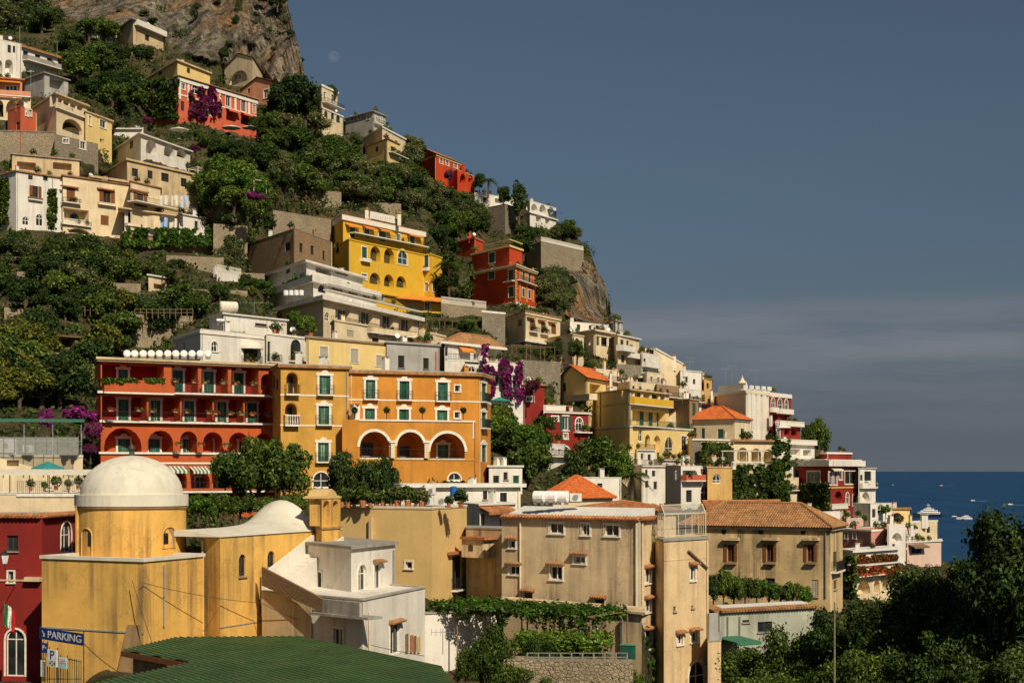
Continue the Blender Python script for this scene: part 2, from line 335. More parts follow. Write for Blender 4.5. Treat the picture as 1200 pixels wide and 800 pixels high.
def tile_plane(mb, e0, e1, r1, r0, pitch=0.30, row=0.42, amp=0.055, sub=4):
    """barrel tiles between eave e0-e1 and ridge r0-r1 (hip edges are followed)"""
    e0, e1, r0, r1 = map(Vector, (e0, e1, r0, r1)); du = (e1-e0); L = du.length; du.normalize()
    up = (r0+r1)/2 - (e0+e1)/2; up = up - du*up.dot(du); H = up.length; up.normalize(); nn = du.cross(up)
    if nn.z < 0: nn = -nn
    ncol = max(2, int(L/pitch))*sub; nrow = max(2, int(H/row))
    ul, ur = (r0-e0).dot(du), (r1-e0).dot(du); base = len(mb.v); rows = []
    for k in range(nrow):
        for t, lift in ((k/nrow, 0.045), ((k+1)/nrow, 0.0)): rows.append((t, lift))
    for t, lift in rows:
        a, b = ul*t, L + (ur-L)*t
        for j in range(ncol+1):
            u = min(max(L*j/ncol, a), b); ph = 2*math.pi*j/sub
            mb.v.append(tuple(e0 + du*u + up*(H*t) + nn*(amp*math.cos(ph) + lift + 0.06)))
    m = ncol+1
    for k in range(len(rows)-1):
        for j in range(ncol): mb.f.append((base+k*m+j, base+k*m+j+1, base+(k+1)*m+j+1, base+(k+1)*m+j))
MERGE = {'yellow_hotel_attic': 'yellow_hotel', 'hotel_base': 'yellow_hotel', 'white_hotel_storey': 'white_hotel', 'white_hotel_top': 'white_hotel', 'scarlet_attic': 'scarlet_house', 'scarlet_wing': 'scarlet_house',
    'yellow_house_base': 'yellow_house', 'villa_attic': 'villa', 'villa_wing': 'villa', 'white_house_terrace': 'white_house', 'wing': 'ridge_villa', 'penthouse': 'white_house', 'hotel_terrace': 'orange_hotel', 'red_penthouse': 'red_hotel', 'white_arch': 'pink_house', 'nave': 'church', 'belfry': 'church'}
ROOTS = {}                                           # a block listed in MERGE is built into the building named there
class Bld:
    def __init__(s, name, label, cat, mat, chain, top, bot, T=8.0, k=0, group=None, found=4.0, ctrl=True, close=None):
        """chain: (photo x, depth) of each visible vertical edge; top/bot: photo rows read at edge k"""
        BLDS.append(s); s.mat = mat; s.D = chain[k][1]; s.chain = chain
        pts = [((px-CX)/F*D, D) for px, D in chain]
        z1 = zat(top, s.D); zb = zat(bot, s.D); s.z0 = zb - found; s.H = z1 - s.z0; s.zb = zb; s.z1 = z1
        s.nv = len(pts) - 1
        if close is not None: back = [((px-CX)/F*D, D) for px, D in close]
        elif len(pts) == 3: back = [(pts[0][0]+pts[2][0]-pts[1][0], pts[0][1]+pts[2][1]-pts[1][1])]
        else:
            nn = Vector((0,0))
            for a, b in zip(pts, pts[1:]):
                dd = Vector((b[0]-a[0], b[1]-a[1])); nn += Vector((dd.y, -dd.x))
            nn.normalize(); back = [(pts[-1][0]-nn.x*T, pts[-1][1]-nn.y*T), (pts[0][0]-nn.x*T, pts[0][1]-nn.y*T)]
            if len(pts) == 2:                            # party walls run straight back, so that no blank side wall shows
                (xa, Da), (xb, Db) = chain; back = [((xb-CX)/F*(Db+T), Db+T), ((xa+0.5-CX)/F*(Da+T), Da+T)]
        s.poly = pts + back; n = len(s.poly)
        s.faces = [Face(s.poly[i], s.poly[(i+1) % n], s.z0) for i in range(n)]
        s.holes = [[] for _ in range(n)]
        cx = sum(p[0] for p in s.poly)/n; cy = sum(p[1] for p in s.poly)/n
        if name in MERGE: s.root = ROOTS[MERGE[name]]
        else: s.root = ROOTS[name] = tag(empty(name, (cx, cy, zb), label, cat, group), kind='thing')
        s.roofdone = False; s.simple = s.D > 230
        if ctrl:
            for px, D in chain: CTRL.append((px, bot+1, D+0.5))
            for a, b in zip(chain, chain[1:]): CTRL.append(((a[0]+b[0])/2, bot+1, (a[1]+b[1])/2+0.5))
    # --- face lookup
    def face(s, px):
        for i, (a, b) in enumerate(zip(s.chain, s.chain[1:])):
            if a[0] <= px <= b[0]: return i
        return 0 if px < s.chain[0][0] else s.nv-1
    def rect(s, x0, y0, x1, y1, fi=None, w=0):
        fi = s.face((x0+x1)/2) if fi is None else fi; f = s.faces[fi]
        ua, va = f.uv(x0, y1, w); ub, vb = f.uv(x1, y1, w); _, vt = f.uv((x0+x1)/2, y0, w); _, vb2 = f.uv((x0+x1)/2, y1, w)
        return fi, f, max(ua, 0.05) if w == 0 else ua, min(ub, f.W-0.05) if w == 0 else ub, vb2, vt
    def hole(s, fi, u0, u1, v0, v1, depth, rise=0, back=True):
        v1 = min(v1, s.H-0.03); v0 = max(v0, 0.02)
        if u1-u0 < 0.1 or v1-v0 < 0.1: return False
        for h in s.holes[fi]:
            if u0 < h[1] and u1 > h[0] and v0 < h[3] and v1 > h[2]: return False
        s.holes[fi].append((u0, u1, v0, v1, depth, min(rise, (v1-v0)*0.9), back)); return True
    def loggia(s, rects, depth=2.0, arch=True, rise=None, fi=None, backm=None):
        for r in rects:
            i, f, u0, u1, v0, v1 = s.rect(*r, fi=fi); s.hole(i, u0, u1, v0, v1, depth, ((u1-u0)/2 if rise is None else rise) if arch else 0)
            if backm: mb = MB(); mb.fbox(f, u0, u1, v0, v1, -depth+0.004, -depth+0.03); mb.build('back_wall', backm, s.root)  # panel over the recess back, its colour standing in for shade
    def top_rail(s, fi, h=1.0, style='iron', mat=None, out=0.12):
        return s.balcony_uv(fi, 0.05, s.faces[fi].W-0.05, s.H+0.12, out, h, style, mat, -0.1, mat or STUCCO, 0.1)
    def wins(s, kind, rects, **kw):
        for r in rects: s.win(kind, *r, **kw)
    def win(s, kind, x0, y0, x1, y1, w=0.0, fi=None, rail=False, shut=None, hood=None, sill=True, name=None):
        fi, f, u0, u1, v0, v1 = s.rect(x0, y0, x1, y1, fi, w)
        if u1-u0 < 0.15: return
        arch = kind.startswith('arch'); rise = (u1-u0)/2 if arch else 0; dep = 0.22
        wb = w
        if w == 0.0:
            if not s.hole(fi, u0, u1, v0, v1, dep, rise, False): return
            wb = -dep
        q = f.pt; W, Hh = u1-u0, v1-v0; bw = min(0.09, W*0.12) if not s.simple else min(0.13, W*0.15)
        name = name or ('door' if Hh > 1.75*W and Hh > 1.9 else 'window')
        fm = {'dark': FRAMEB, 'hole': FRAMEB, 'archd': FRAMEB, 'ornate': GREENS, 'brown': BROWNS, 'green': FRAMEW, 'archg': FRAMEW}.get(kind, FRAMEW)
        fb = MB(); g0, g1 = wb + 0.02, wb + 0.09
        fb.fbox(f, u0, u0+bw, v0, v1-rise, g0, g1); fb.fbox(f, u1-bw, u1, v0, v1-rise, g0, g1); fb.fbox(f, u0+bw, u1-bw, v0, v0+bw, g0, g1)
        if not arch: fb.fbox(f, u0+bw, u1-bw, v1-bw, v1, g0, g1)
        else:
            ap = arch_pts(u0, u1, v1, rise); ai = arch_pts(u0+bw, u1-bw, v1-bw, rise-bw if rise > bw else rise)
            for k in range(len(ap)-1):
                (a, b), (c, d) = (ap[k], ap[k+1]), (ai[k], ai[k+1])
                fb.hexa([q(*a, g0), q(*b, g0), q(*b, g1), q(*a, g1), q(*c, g0), q(*d, g0), q(*d, g1), q(*c, g1)])
        um = (u0+u1)/2
        if W > 0.7 and kind not in ('hole', 'greenc', 'brownc', 'greyc'): fb.fbox(f, um-bw*0.4, um+bw*0.4, v0+bw, v1-(bw if not arch else rise*0.1), g0, g1-0.01)
        if arch and kind != 'archd': fb.fbox(f, u0+bw, u1-bw, v1-rise-bw*0.4, v1-rise+bw*0.4, g0+0.005, g1-0.015)
        wo = fb.build(name, fm, s.root)
        pane = {'hole': DARK, 'ornate': (GREENG, GREENG2, GREENG3)[len(BLDS[0].poly)*0 + int(abs(x0*7+y0*3)) % 3], 'archb': GLASSB, 'blue': GLASSB}.get(kind, GLASS)
        pb = MB()
        if arch: pb.poly([q(u0, v0, wb+0.04), q(u1, v0, wb+0.04)] + [q(a, b, wb+0.04) for a, b in reversed(arch_pts(u0, u1, v1, rise))])
        else: pb.poly([q(u0, v0, wb+0.04), q(u1, v0, wb+0.04), q(u1, v1, wb+0.04), q(u0, v1, wb+0.04)])
        pb.build('pane', pane, wo)
        # surrounds
        if kind in ('white', 'archw', 'green', 'blue', 'archb', 'whitec', 'brownw'):
            t = 0.14 if not s.simple else 0.2; a0, a1 = w-0.01, w+0.05; sb = MB()
            sb.fbox(f, u0-t, u0, v0, v1-rise, a0, a1); sb.fbox(f, u1, u1+t, v0, v1-rise, a0, a1)
            if arch:
                ai = arch_pts(u0, u1, v1, rise); ap = arch_pts(u0-t, u1+t, v1+t, rise+t)
                for k in range(len(ap)-1):
                    (a, b), (c, d) = (ai[k], ai[k+1]), (ap[k], ap[k+1])
                    sb.hexa([q(*a, a0), q(*b, a0), q(*b, a1), q(*a, a1), q(*c, a0), q(*d, a0), q(*d, a1), q(*c, a1)])
            else: sb.fbox(f, u0-t, u1+t, v1, v1+t, a0, a1+0.02)
            if name == 'window': sb.fbox(f, u0-t*1.2, u1+t*1.2, v0-t*0.7, v0, a0, a1+0.08)
            sb.build('surround', STUCCO, wo)
        elif kind == 'ornate':
            t = 0.24; a0, a1 = w-0.01, w+0.08; sb = MB()
            sb.fbox(f, u0-t, u0, v0, v1, a0, a1); sb.fbox(f, u1, u1+t, v0, v1, a0, a1)
            top = [(u0-t*1.5, v1), (u1+t*1.5, v1), (u1+t*1.5, v1+0.28), (um+W*0.36, v1+0.30), (um+W*0.22, v1+0.52), (um, v1+0.62), (um-W*0.22, v1+0.52), (um-W*0.36, v1+0.30), (u0-t*1.5, v1+0.28)]
            n0 = len(top); i = len(sb.v); sb.v.extend([tuple(q(a, b, a0)) for a, b in top] + [tuple(q(a, b, a1+0.03)) for a, b in top])
            sb.f.append(tuple(i+n0+k for k in range(n0)))
            for k in range(n0): sb.f.append((i+k, i+(k+1) % n0, i+n0+(k+1) % n0, i+n0+k))
            sb.build('surround', STUCCO, wo)
            for a, b in ((u0+bw, u0+W*0.30), (u1-W*0.30, u1-bw)):
                lb = MB(); lb.fbox(f, a, b, v0+bw, v1-bw, wb+0.06, wb+0.12)
                for k in range(3): lb.fbox(f, a+0.05, b-0.05, v0+bw+0.1+k*(Hh-0.3)/3, v0+bw+(k+1)*(Hh-0.3)/3, wb+0.12, wb+0.135)
                lb.build('door_leaf', GREENS, wo)
        elif sill and name == 'window' and not s.simple:
            sb = MB(); sb.fbox(f, u0-0.1, u1+0.1, v0-0.09, v0-0.005, w+0.002, w+0.14); sb.build('sill', CONC, wo)
        if kind in ('green', 'greenc', 'brownc', 'greyc', 'brownw'):           # closed shutters
            sm = {'g': GREENS, 'b': BROWNS}[kind[0]] if kind != 'greyc' else GREYS
            for a, b in ((u0+bw*0.3, um-0.01), (um+0.01, u1-bw*0.3)):
                lb = MB(); lb.fbox(f, a, b, v0+0.03, v1-0.03, wb+0.10, wb+0.14)
                ns = 3 if s.simple else 8
                for k in range(ns):
                    c0 = v0+0.1+(Hh-0.2)*k/ns; lb.fbox(f, a+0.06, b-0.06, c0, c0+(Hh-0.2)/ns*0.6, wb+0.14, wb+0.165)
                lb.build('shutter', sm, wo)
        if kind == 'brown' or shut:
            sm = shut or BROWNS; sw = W*0.5
            for a, b in ((u0-sw, u0-0.02), (u1+0.02, u1+sw)):
                lb = MB(); lb.fbox(f, a, b, v0, v1, w+0.012, w+0.06)
                for k in range(4): lb.fbox(f, a+0.05, b-0.05, v0+0.08+(Hh-0.1)*k/4, v0+0.08+(Hh-0.1)*(k+0.7)/4, w+0.06, w+0.075)
                lb.build('shutter', sm, wo)
        if hood:                                                                # little tiled canopy over the opening
            hb = MB(); a, b = u0-0.25, u1+0.25; nn = max(3, int((b-a)/0.22))
            hb.hexa([q(a,v1+0.12,w), q(b,v1+0.12,w), q(b,v1+0.10,w+0.42), q(a,v1+0.10,w+0.42), q(a,v1+0.30,w), q(b,v1+0.30,w), q(b,v1+0.16,w+0.42), q(a,v1+0.16,w+0.42)])
            for k in range(nn):
                c = a + (b-a)*(k+0.5)/nn; hb.tube([q(c, v1+0.33, w-0.02), q(c, v1+0.18, w+0.46)], 0.07, 5)
            hb.build('hood', TILEB, wo)
        if rail: s.balcony_uv(fi, u0-0.35, u1+0.35, v0-0.02, 0.55, 1.0, w=w)
        return wo
    def balcony_uv(s, fi, u0, u1, v, out, h, style='iron', mat=None, w=0.0, slabm=None, th=0.14):
        f = s.faces[fi]; mb = MB(); mb.fbox(f, u0, u1, v-th, v, w-0.02, w+out); so_ = mb.build('balcony', slabm or STUCCO, s.root)
        rb = MB(); o = w+out-0.06
        runs = [((u0+0.04, o), (u1-0.04, o)), ((u0+0.04, w+0.02), (u0+0.04, o)), ((u1-0.04, w+0.02), (u1-0.04, o))]
        if style == 'solid':
            rb.fbox(f, u0, u1, v+0.001, v+h, o-0.06, o+0.06); rb.fbox(f, u0, u0+0.12, v+0.001, v+h, w, o-0.06); rb.fbox(f, u1-0.12, u1, v+0.001, v+h, w, o-0.06)
            rb.build('parapet', mat or s.mat, so_); return so_
        th_, step = (0.018, 0.16) if style == 'iron' else (0.07, 0.24)
        if s.simple and style == 'iron': th_, step = 0.03, 0.32
        for (ua, wa), (ub, wc) in runs:
            pa, pb_ = f.pt(ua, v, wa), f.pt(ub, v, wc); L = (pb_-pa).length; n = max(1, int(L/step))
            up = Vector((0,0,1)); r = th_ * (1.3 if style == 'iron' else 1.1)
            rb.tube([pa+up*h, pb_+up*h], r, 4)
            if style == 'iron': rb.tube([pa+up*0.08, pb_+up*0.08], th_, 4)
            for k in range(n+1):
                p = pa.lerp(pb_, k/n)
                if style == 'iron': rb.tube([p, p+up*h], th_, 3, False)
                else: rb.tube([p, p+up*h*0.3, p+up*h*0.6, p+up*h], [th_*0.7, th_*1.1, th_*0.6, th_*0.9], 5, False)
        rb.build('railing', mat or (IRON if style == 'iron' else STUCCO), so_); return so_
    def balcony(s, x0, x1, y, out=1.2, h=1.0, style='iron', mat=None, fi=None, slabm=None, th=0.18):
        fi = s.face((x0+x1)/2) if fi is None else fi; f = s.faces[fi]
        u0, _ = f.uv(x0, y); u1, _ = f.uv(x1, y); _, v = f.uv((x0+x1)/2, y)
        return s.balcony_uv(fi, u0, u1, v, out, h, style, mat, 0.0, slabm, th)
    def awning(s, x0, x1, y, out=1.5, drop=0.7, mat=CANVASO, fi=None, w=0, stripe=False):
        fi = s.face((x0+x1)/2) if fi is None else fi; f = s.faces[fi]
        u0, _ = f.uv(x0, y, w); u1, _ = f.uv(x1, y, w); _, v = f.uv((x0+x1)/2, y, w); q = f.pt; mb = MB()
        n = 10 if stripe else 1; root = None
        for k in range(n):
            a, b = u0+(u1-u0)*k/n, u0+(u1-u0)*(k+1)/n; mb = MB()
            mb.hexa([q(a,v-0.03,w+0.01), q(b,v-0.03,w+0.01), q(b,v-drop-0.03,w+out), q(a,v-drop-0.03,w+out), q(a,v,w+0.01), q(b,v,w+0.01), q(b,v-drop,w+out), q(a,v-drop,w+out)])
            mb.hexa([q(a,v-drop-0.28,w+out), q(b,v-drop-0.28,w+out), q(b,v-drop-0.28,w+out+0.02), q(a,v-drop-0.28,w+out+0.02), q(a,v-drop-0.001,w+out), q(b,v-drop-0.001,w+out), q(b,v-drop-0.001,w+out+0.02), q(a,v-drop-0.001,w+out+0.02)])
            m_ = mat if (not stripe or k % 2) else CANVASW
            if root is None: root = mb.build('awning', m_, s.root)
            else: mb.build('stripe', m_, root)
        return root
    def strip(s, y, h=0.2, out=0.1, mat=STUCCO, name='string_course', faces=None, at=None):
        """moulding that follows the visible walls, its middle at photo row y"""
        v = s.faces[s.face(at) if at else 0].uv(at if at else s.chain[0][0], y)[1] if y is not None else s.H - h/2
        fs = list(range(s.nv)) if faces is None else faces; full = offset_poly(s.poly, out); mb = MB(); n = len(s.poly)
        for k in fs:
            j = (k+1) % n; a, b, c, d = s.poly[k], s.poly[j], full[j], full[k]; z0, z1 = s.z0+v-h/2, s.z0+v+h/2
            mb.hexa([(a[0],a[1],z0),(b[0],b[1],z0),(c[0],c[1],z0),(d[0],d[1],z0),(a[0],a[1],z1),(b[0],b[1],z1),(c[0],c[1],z1),(d[0],d[1],z1)])
        return mb.build(name, mat, s.root)
    def slab(s, out=0.3, th=0.25, mat=ROOFG, lift=0.0, name='roof'):
        mb = MB(); prism(mb, offset_poly(s.poly, out), s.z1+lift, s.z1+lift+th); s.roofdone = True; return mb.build(name, mat, s.root)
    def parapet(s, h=0.6, mat=None, coping=STUCCO, out=0.05):
        mb = MB(); z = s.z1; prism(mb, offset_poly(s.poly, -0.3), z-h-0.2, z-h); mb.build('roof', ROOFG, s.root)
        mb = MB(); ring(mb, offset_poly(s.poly, -0.3), offset_poly(s.poly, out), z, z+0.1); mb.build('coping', coping or mat or s.mat, s.root)
        mb = MB(); a, b = offset_poly(s.poly, -0.26), s.poly; n = len(a)
        for k in range(n): j = (k+1) % n; mb.poly([(a[k][0],a[k][1],z-h),(a[k][0],a[k][1],z+0.01),(a[j][0],a[j][1],z+0.01),(a[j][0],a[j][1],z-h)])
        mb.build('parapet', mat or s.mat, s.root); s.roofdone = True
    def tile_eave(s, mat=TILE, out=0.35, faces=None, drop=0.0):
        """row of barrel tiles along the wall head"""
        fs = list(range(s.nv)) if faces is None else faces; mb = MB()
        for k in fs:
            f = s.faces[k]; n = max(2, int(f.W/0.3))
            mb.fbox(f, 0, f.W, s.H-0.02-drop, s.H+0.08-drop, -0.3, out*0.8)
            for j in range(n): c = f.W*(j+0.5)/n; mb.tube([f.pt(c, s.H+0.22-drop, -0.35), f.pt(c, s.H+0.06-drop, out)], 0.12, 5)
        return mb.build('tile_eave', mat, s.root)
    def hip(s, rise, mat=TILE, out=0.45, gable=False, inset=None, pitch=0.3, row=0.42, gmat=None):
        """tiled roof on a four-cornered plan; ridge runs along the longer side of the first visible edge pair"""
        p = offset_poly(s.poly[:4], out); z = s.z1; c = [Vector((a[0], a[1], z)) for a in p]
        la, lb = (c[1]-c[0]).length, (c[2]-c[1]).length
        if lb > la: c = c[1:] + c[:1]; la, lb = lb, la
        ins = (0 if gable else lb/2) if inset is None else inset; e = (c[1]-c[0]).normalized(); up = Vector((0,0,rise))
        m0, m1 = (c[0]+c[3])/2 + e*ins + up, (c[1]+c[2])/2 - e*ins + up; mb = MB()
        tile_plane(mb, c[0], c[1], m1, m0, pitch, row); tile_plane(mb, c[2], c[3], m0, m1, pitch, row)
        if not gable: tile_plane(mb, c[1], c[2], m1, m1, pitch, row); tile_plane(mb, c[3], c[0], m0, m0, pitch, row)
        ro = mb.build('roof', mat, s.root); ub = MB(); ub.poly([c[0], c[1], m1, m0]); ub.poly([c[2], c[3], m0, m1])
        ub.poly([c[1], c[2], m1]); ub.poly([c[3], c[0], m0]); ub.poly([c[0]-up*0.001, c[3]-up*0.001, c[2]-up*0.001, c[1]-up*0.001])
        if gable:
            ub = MB(); ub.poly([c[0], c[1], m1, m0]); ub.poly([c[2], c[3], m0, m1]); gb = MB(); w4 = [Vector((a[0], a[1], z)) for a in s.poly[:4]]
            la2 = (w4[1]-w4[0]).length; lb2 = (w4[2]-w4[1]).length
            if lb2 > la2: w4 = w4[1:] + w4[:1]
            gb.poly([w4[1], w4[2], (w4[1]+w4[2])/2 + up*0.93]); gb.build('gable', gmat or s.mat, s.root); gb = MB(); gb.poly([w4[3], w4[0], (w4[3]+w4[0])/2 + up*0.93]); gb.build('gable', gmat or s.mat, s.root)
        ub.build('roof_deck', WOODM, ro)
        cb = MB(); cb.tube([m0+Vector((0,0,0.1)), m1+Vector((0,0,0.1))], 0.16, 6)
        if not gable:
            for a, b in ((c[0], m0), (c[3], m0), (c[1], m1), (c[2], m1)): cb.tube([a+Vector((0,0,0.1)), b+Vector((0,0,0.1))], 0.14, 6)
        cb.build('ridge_tiles', mat, ro); s.roofdone = True; return ro
    def chimney(s, px, py0, py1, wpx=6, D=None, mat=None, pot=True):
        D = D or s.D + 3; c = P(px, py1, D); h = (py1-py0)/F*D; w = wpx/F*D; mb = MB(); mb.box((c.x, c.y, c.z+h/2-0.6), w, w, h+1.2); o = mb.build('chimney', mat or s.mat, s.root)
        cb = MB(); cb.box((c.x, c.y, c.z+h+0.08), w*1.3, w*1.3, 0.16); 
        if pot: cb.tube([(c.x, c.y, c.z+h+0.16), (c.x, c.y, c.z+h+0.5)], w*0.3, 6)
        cb.build('cap', TILE if pot else CONC, o); return o
    def pipe(s, px, y0, y1, r=0.06, mat=STEEL, fi=None):
        fi = s.face(px) if fi is None else fi; f = s.faces[fi]; u, v1 = f.uv(px, y0); _, v0 = f.uv(px, y1); mb = MB()
        mb.tube([f.pt(u, v0, 0.1), f.pt(u, v1, 0.1)], r, 6); return mb.build('downpipe', mat, s.root)
    def part_box(s, name, x0, x1, y0, y1, w0, w1, mat, fi=None, parent=None):
        fi = s.face((x0+x1)/2) if fi is None else fi; f = s.faces[fi]; w = max(w0, w1)
        ua, _ = f.uv(x0, y1, w); ub, _ = f.uv(x1, y1, w); _, vt = f.uv((x0+x1)/2, y0, w); _, vb = f.uv((x0+x1)/2, y1, w)
        mb = MB(); mb.fbox(f, ua, ub, vb, vt, w0, w1); return mb.build(name, mat, parent or s.root)
    def done(s):
        mb = MB()
        for f, hs_ in zip(s.faces, s.holes):
            us = sorted({0.0, f.W} | {h[0] for h in hs_} | {h[1] for h in hs_}); vs = sorted({0.0, s.H} | {h[2] for h in hs_} | {h[3] for h in hs_}); q = f.pt
            idx = {}
            def vi(a, b):
                if (a, b) not in idx: idx[(a, b)] = len(mb.v); mb.v.append(tuple(q(a, b, 0)))
                return idx[(a, b)]
            for a, b in zip(us, us[1:]):
                for c, d in zip(vs, vs[1:]):
                    if b-a < 1e-6 or d-c < 1e-6: continue
                    m_, k_ = (a+b)/2, (c+d)/2
                    if any(h[0] < m_ < h[1] and h[2] < k_ < h[3] for h in hs_): continue
                    mb.f.append((vi(a, c), vi(b, c), vi(b, d), vi(a, d)))
            for u0, u1, v0, v1, dep, rise, back in hs_:
                if rise > 0:
                    ap = arch_pts(u0, u1, v1, rise); m = len(ap)//2
                    for k in range(m): mb.poly([q(u0, v1), q(*ap[k+1]), q(*ap[k])][::-1])
                    for k in range(m, len(ap)-1): mb.poly([q(u1, v1), q(*ap[k+1]), q(*ap[k])][::-1])
                    outl = [(u0, v0), (u1, v0)] + ap[::-1]
                else: outl = [(u0, v0), (u1, v0), (u1, v1), (u0, v1)]
                for k in range(len(outl)):
                    a, b = outl[k], outl[(k+1) % len(outl)]
                    mb.poly([q(*a, 0), q(*b, 0), q(*b, -dep), q(*a, -dep)])
                if back: mb.poly([q(a, b, -dep) for a, b in outl])
        if not s.roofdone:
            mb.poly([(p[0], p[1], s.z1) for p in s.poly])
        s.wall = mb.build('wall', s.mat, s.root); return s
# ================================================================ houses high under the cliff
b = Bld('white_house', 'white plastered house with arched terrace openings, highest above the coral terrace', 'house', WHITE, [(-30, 326), (25, 334)], 40, 88, T=9, k=0)
b.wins('dark', [(9, 53, 13, 62), (15, 54, 18, 62)]); b.loggia([(-6, 70, 3, 86), (6, 70, 15, 86)], 1.6); b.parapet(0.5); b.strip(83, 0.3, 0.5, STUCCO, 'ledge'); b.done()
b = Bld('house_wing', 'low bluish white house with sloping brown roof strip under dark trees', 'house', WHITE, [(25, 337), (68, 346)], 56, 82, T=8)
b.wins('dark', [(27, 60, 33, 70), (41, 64, 47, 75), (55, 68, 61, 76)], sill=False); b.slab(0.7, 0.5, TILEB); b.balcony(26, 66, 76, 1.6, 0.9, 'solid', CONC); b.done()
b = Bld('terrace_house', 'salmon house with green shuttered door above cream arches', 'house', SALMON, [(-30, 306), (26, 309)], 90, 113, T=8)
b.wins('green', [(7, 101, 11, 110), (12, 101, 15, 110), (16, 101, 19.5, 110)]); b.slab(0.5, 0.25, TILE); b.awning(-20, 24, 94, 1.6, 0.4, CANVASO); b.done()
b = Bld('arched_terrace', 'cream arched terrace base beneath the salmon house', 'terrace', CREAM, [(-30, 303), (36, 306)], 112, 140, T=6)
b.loggia([(-8, 117, 4, 137), (7, 115, 32, 139)], 2.0); b.balcony(-30, 36, 112, 0.8, 0.9, 'solid', SALMON); b.done()
b = Bld('small_house', 'small pink house with a pair of white windows above rubble wall', 'house', CORAL, [(9, 302), (24, 298), (43, 303)], 125, 152, k=1)
b.wins('white', [(30, 129, 33, 136), (34, 129, 37, 136)]); b.wins('dark', [(19, 143, 23, 152)]); b.parapet(0.4, coping=CORAL); b.done()
b = Bld('villa', 'cream villa with recessed upper balcony and wide arch below', 'villa', CREAM, [(38, 312), (66, 299), (102, 309)], 111, 160, k=1)
b.loggia([(68, 118, 97, 130)], 1.8, False); b.loggia([(73, 140, 97, 156)], 2.2); b.slab(0.5, 0.3, CREAM2); b.balcony(65, 100, 132, 0.5, 0.9, 'solid')
for x in (73, 81, 89): b.part_box('column', x, x+1.2, 118, 131, -0.3, -0.05, STUCCO)
b.wins('dark', [(71, 122, 74, 130), (78, 123, 81, 131)], w=-1.75); b.done()
b = Bld('villa_wing', 'pale yellow villa wing with one white double window', 'house', PALEY, [(100, 307), (131, 316)], 131, 158, T=7)
b.wins('white', [(117, 141, 124, 150), (104, 136, 107, 147)]); b.slab(0.4, 0.25, CREAM2); b.done()
b = Bld('cottage', 'shabby grey lean-to with dark porch between salmon house and trees', 'house', GREYP, [(28, 322), (52, 316), (80, 322)], 86, 112, k=1)
b.loggia([(58, 92, 75, 105)], 1.5, False); b.slab(0.4, 0.2, CONC); b.done()
b = Bld('retaining_wall', 'long rubble stone wall below the small pink house', 'wall', STONE, [(-30, 297), (65, 299)], 153, 190, T=3); b.slab(0.1, 0.2, STONE2); b.done()
b = Bld('stone_basement', 'rubble stone basement with white framed windows under the cream villa', 'wall', STONE2, [(64, 296), (115, 305)], 157, 186, T=3)
b.wins('white', [(74, 163, 77, 168), (78, 163, 80, 168), (94, 166, 100, 175)]); b.done()
b = Bld('terrace_wall', 'long beige parapet building above the white house with brown shutters', 'terrace', CREAM2, [(14, 290), (93, 296)], 181, 202, T=6)
b.loggia([(20, 190, 42, 199), (62, 191, 84, 199)], 1.5, False); b.slab(0.3, 0.2, CONC); b.done()
b = Bld('arched_villa', 'white villa with two round arches and flat roofs amid greenery', 'villa', WHITE, [(133, 326), (165, 309), (223, 326)], 158, 186, k=1)
b.loggia([(171, 164, 184, 181), (192, 169, 204, 184), (207, 171, 219, 185)], 1.8); b.wins('dark', [(176, 168, 180, 180), (196, 172, 200, 183)], w=-1.7); b.slab(0.6, 0.25, ROOFW); b.wins('dark', [(140, 164, 144, 172), (152, 165, 156, 174)]); b.done()
b = Bld('roof_terrace', 'small white roof terrace with railings above the arched white villa', 'terrace', WHITE, [(133, 330), (168, 330)], 150, 160, T=6); b.parapet(0.5); b.balcony(134, 167, 151, 0.6, 1.0); b.done()
# coral palazzo
b = Bld('palazzo', 'coral red palazzo with white pilasters, ivy on one side and bougainvillea', 'palazzo', CORAL, [(177, 357), (209, 345), (301, 367)], 90, 142, k=1, found=6)
b.wins('white', [(212.5, 98, 217, 105), (264.5, 112, 270, 125), (282.5, 118, 288, 131), (296.5, 123, 299.5, 133)]); b.wins('archw', [(225, 99, 232, 110), (245, 103, 251.5, 113), (244, 116, 251, 136)])
b.wins('dark', [(212, 119, 216, 130)]); b.loggia([(265, 128, 277, 142), (282, 133, 296, 147)], 1.5); b.wins('dark', [(183, 101, 187, 109), (184, 118, 188, 128)])
b.strip(None, 0.9, 0.25, STUCCO, 'cornice'); b.strip(128, 0.3, 0.12, STUCCO, at=270, faces=[1])
for x in (210, 220, 238, 257, 275, 291): b.part_box('pilaster', x, x+2.2, 94 + (x-209)*0.3, 116 + (x-209)*0.22, 0.01, 0.10, STUCCO, fi=1)
b.awning(264, 278, 128, 1.2, 0.6, CORAL); b.awning(281, 298, 133, 1.2, 0.6, CORAL); b.hip(2.6, TILEB, 0.5, pitch=0.5, row=0.7); b.done()
b = Bld('house', 'yellow house with bare grey side and flat roof behind the coral palazzo', 'house', PALEY, [(171, 392), (208, 374), (246, 386)], 72, 96, k=1)
b.wins('dark', [(177, 81, 182, 90), (186, 80, 190, 88)]); b.wins('dark', [(219, 80, 223, 86)]); b.slab(0.5, 0.35, CREAM2); b.done()
b = Bld('chapel', 'cream gabled building with big shell niche below the cliff', 'chapel', CREAM, [(263, 398), (296, 388), (308, 404)], 80, 100, k=0)
b.loggia([(269, 83, 290, 98)], 0.8); b.wins('white', [(280, 87, 283, 93)], w=-0.75); b.hip(2.4, TILEB, 0.3, gable=True, pitch=0.6, row=0.9); b.done()
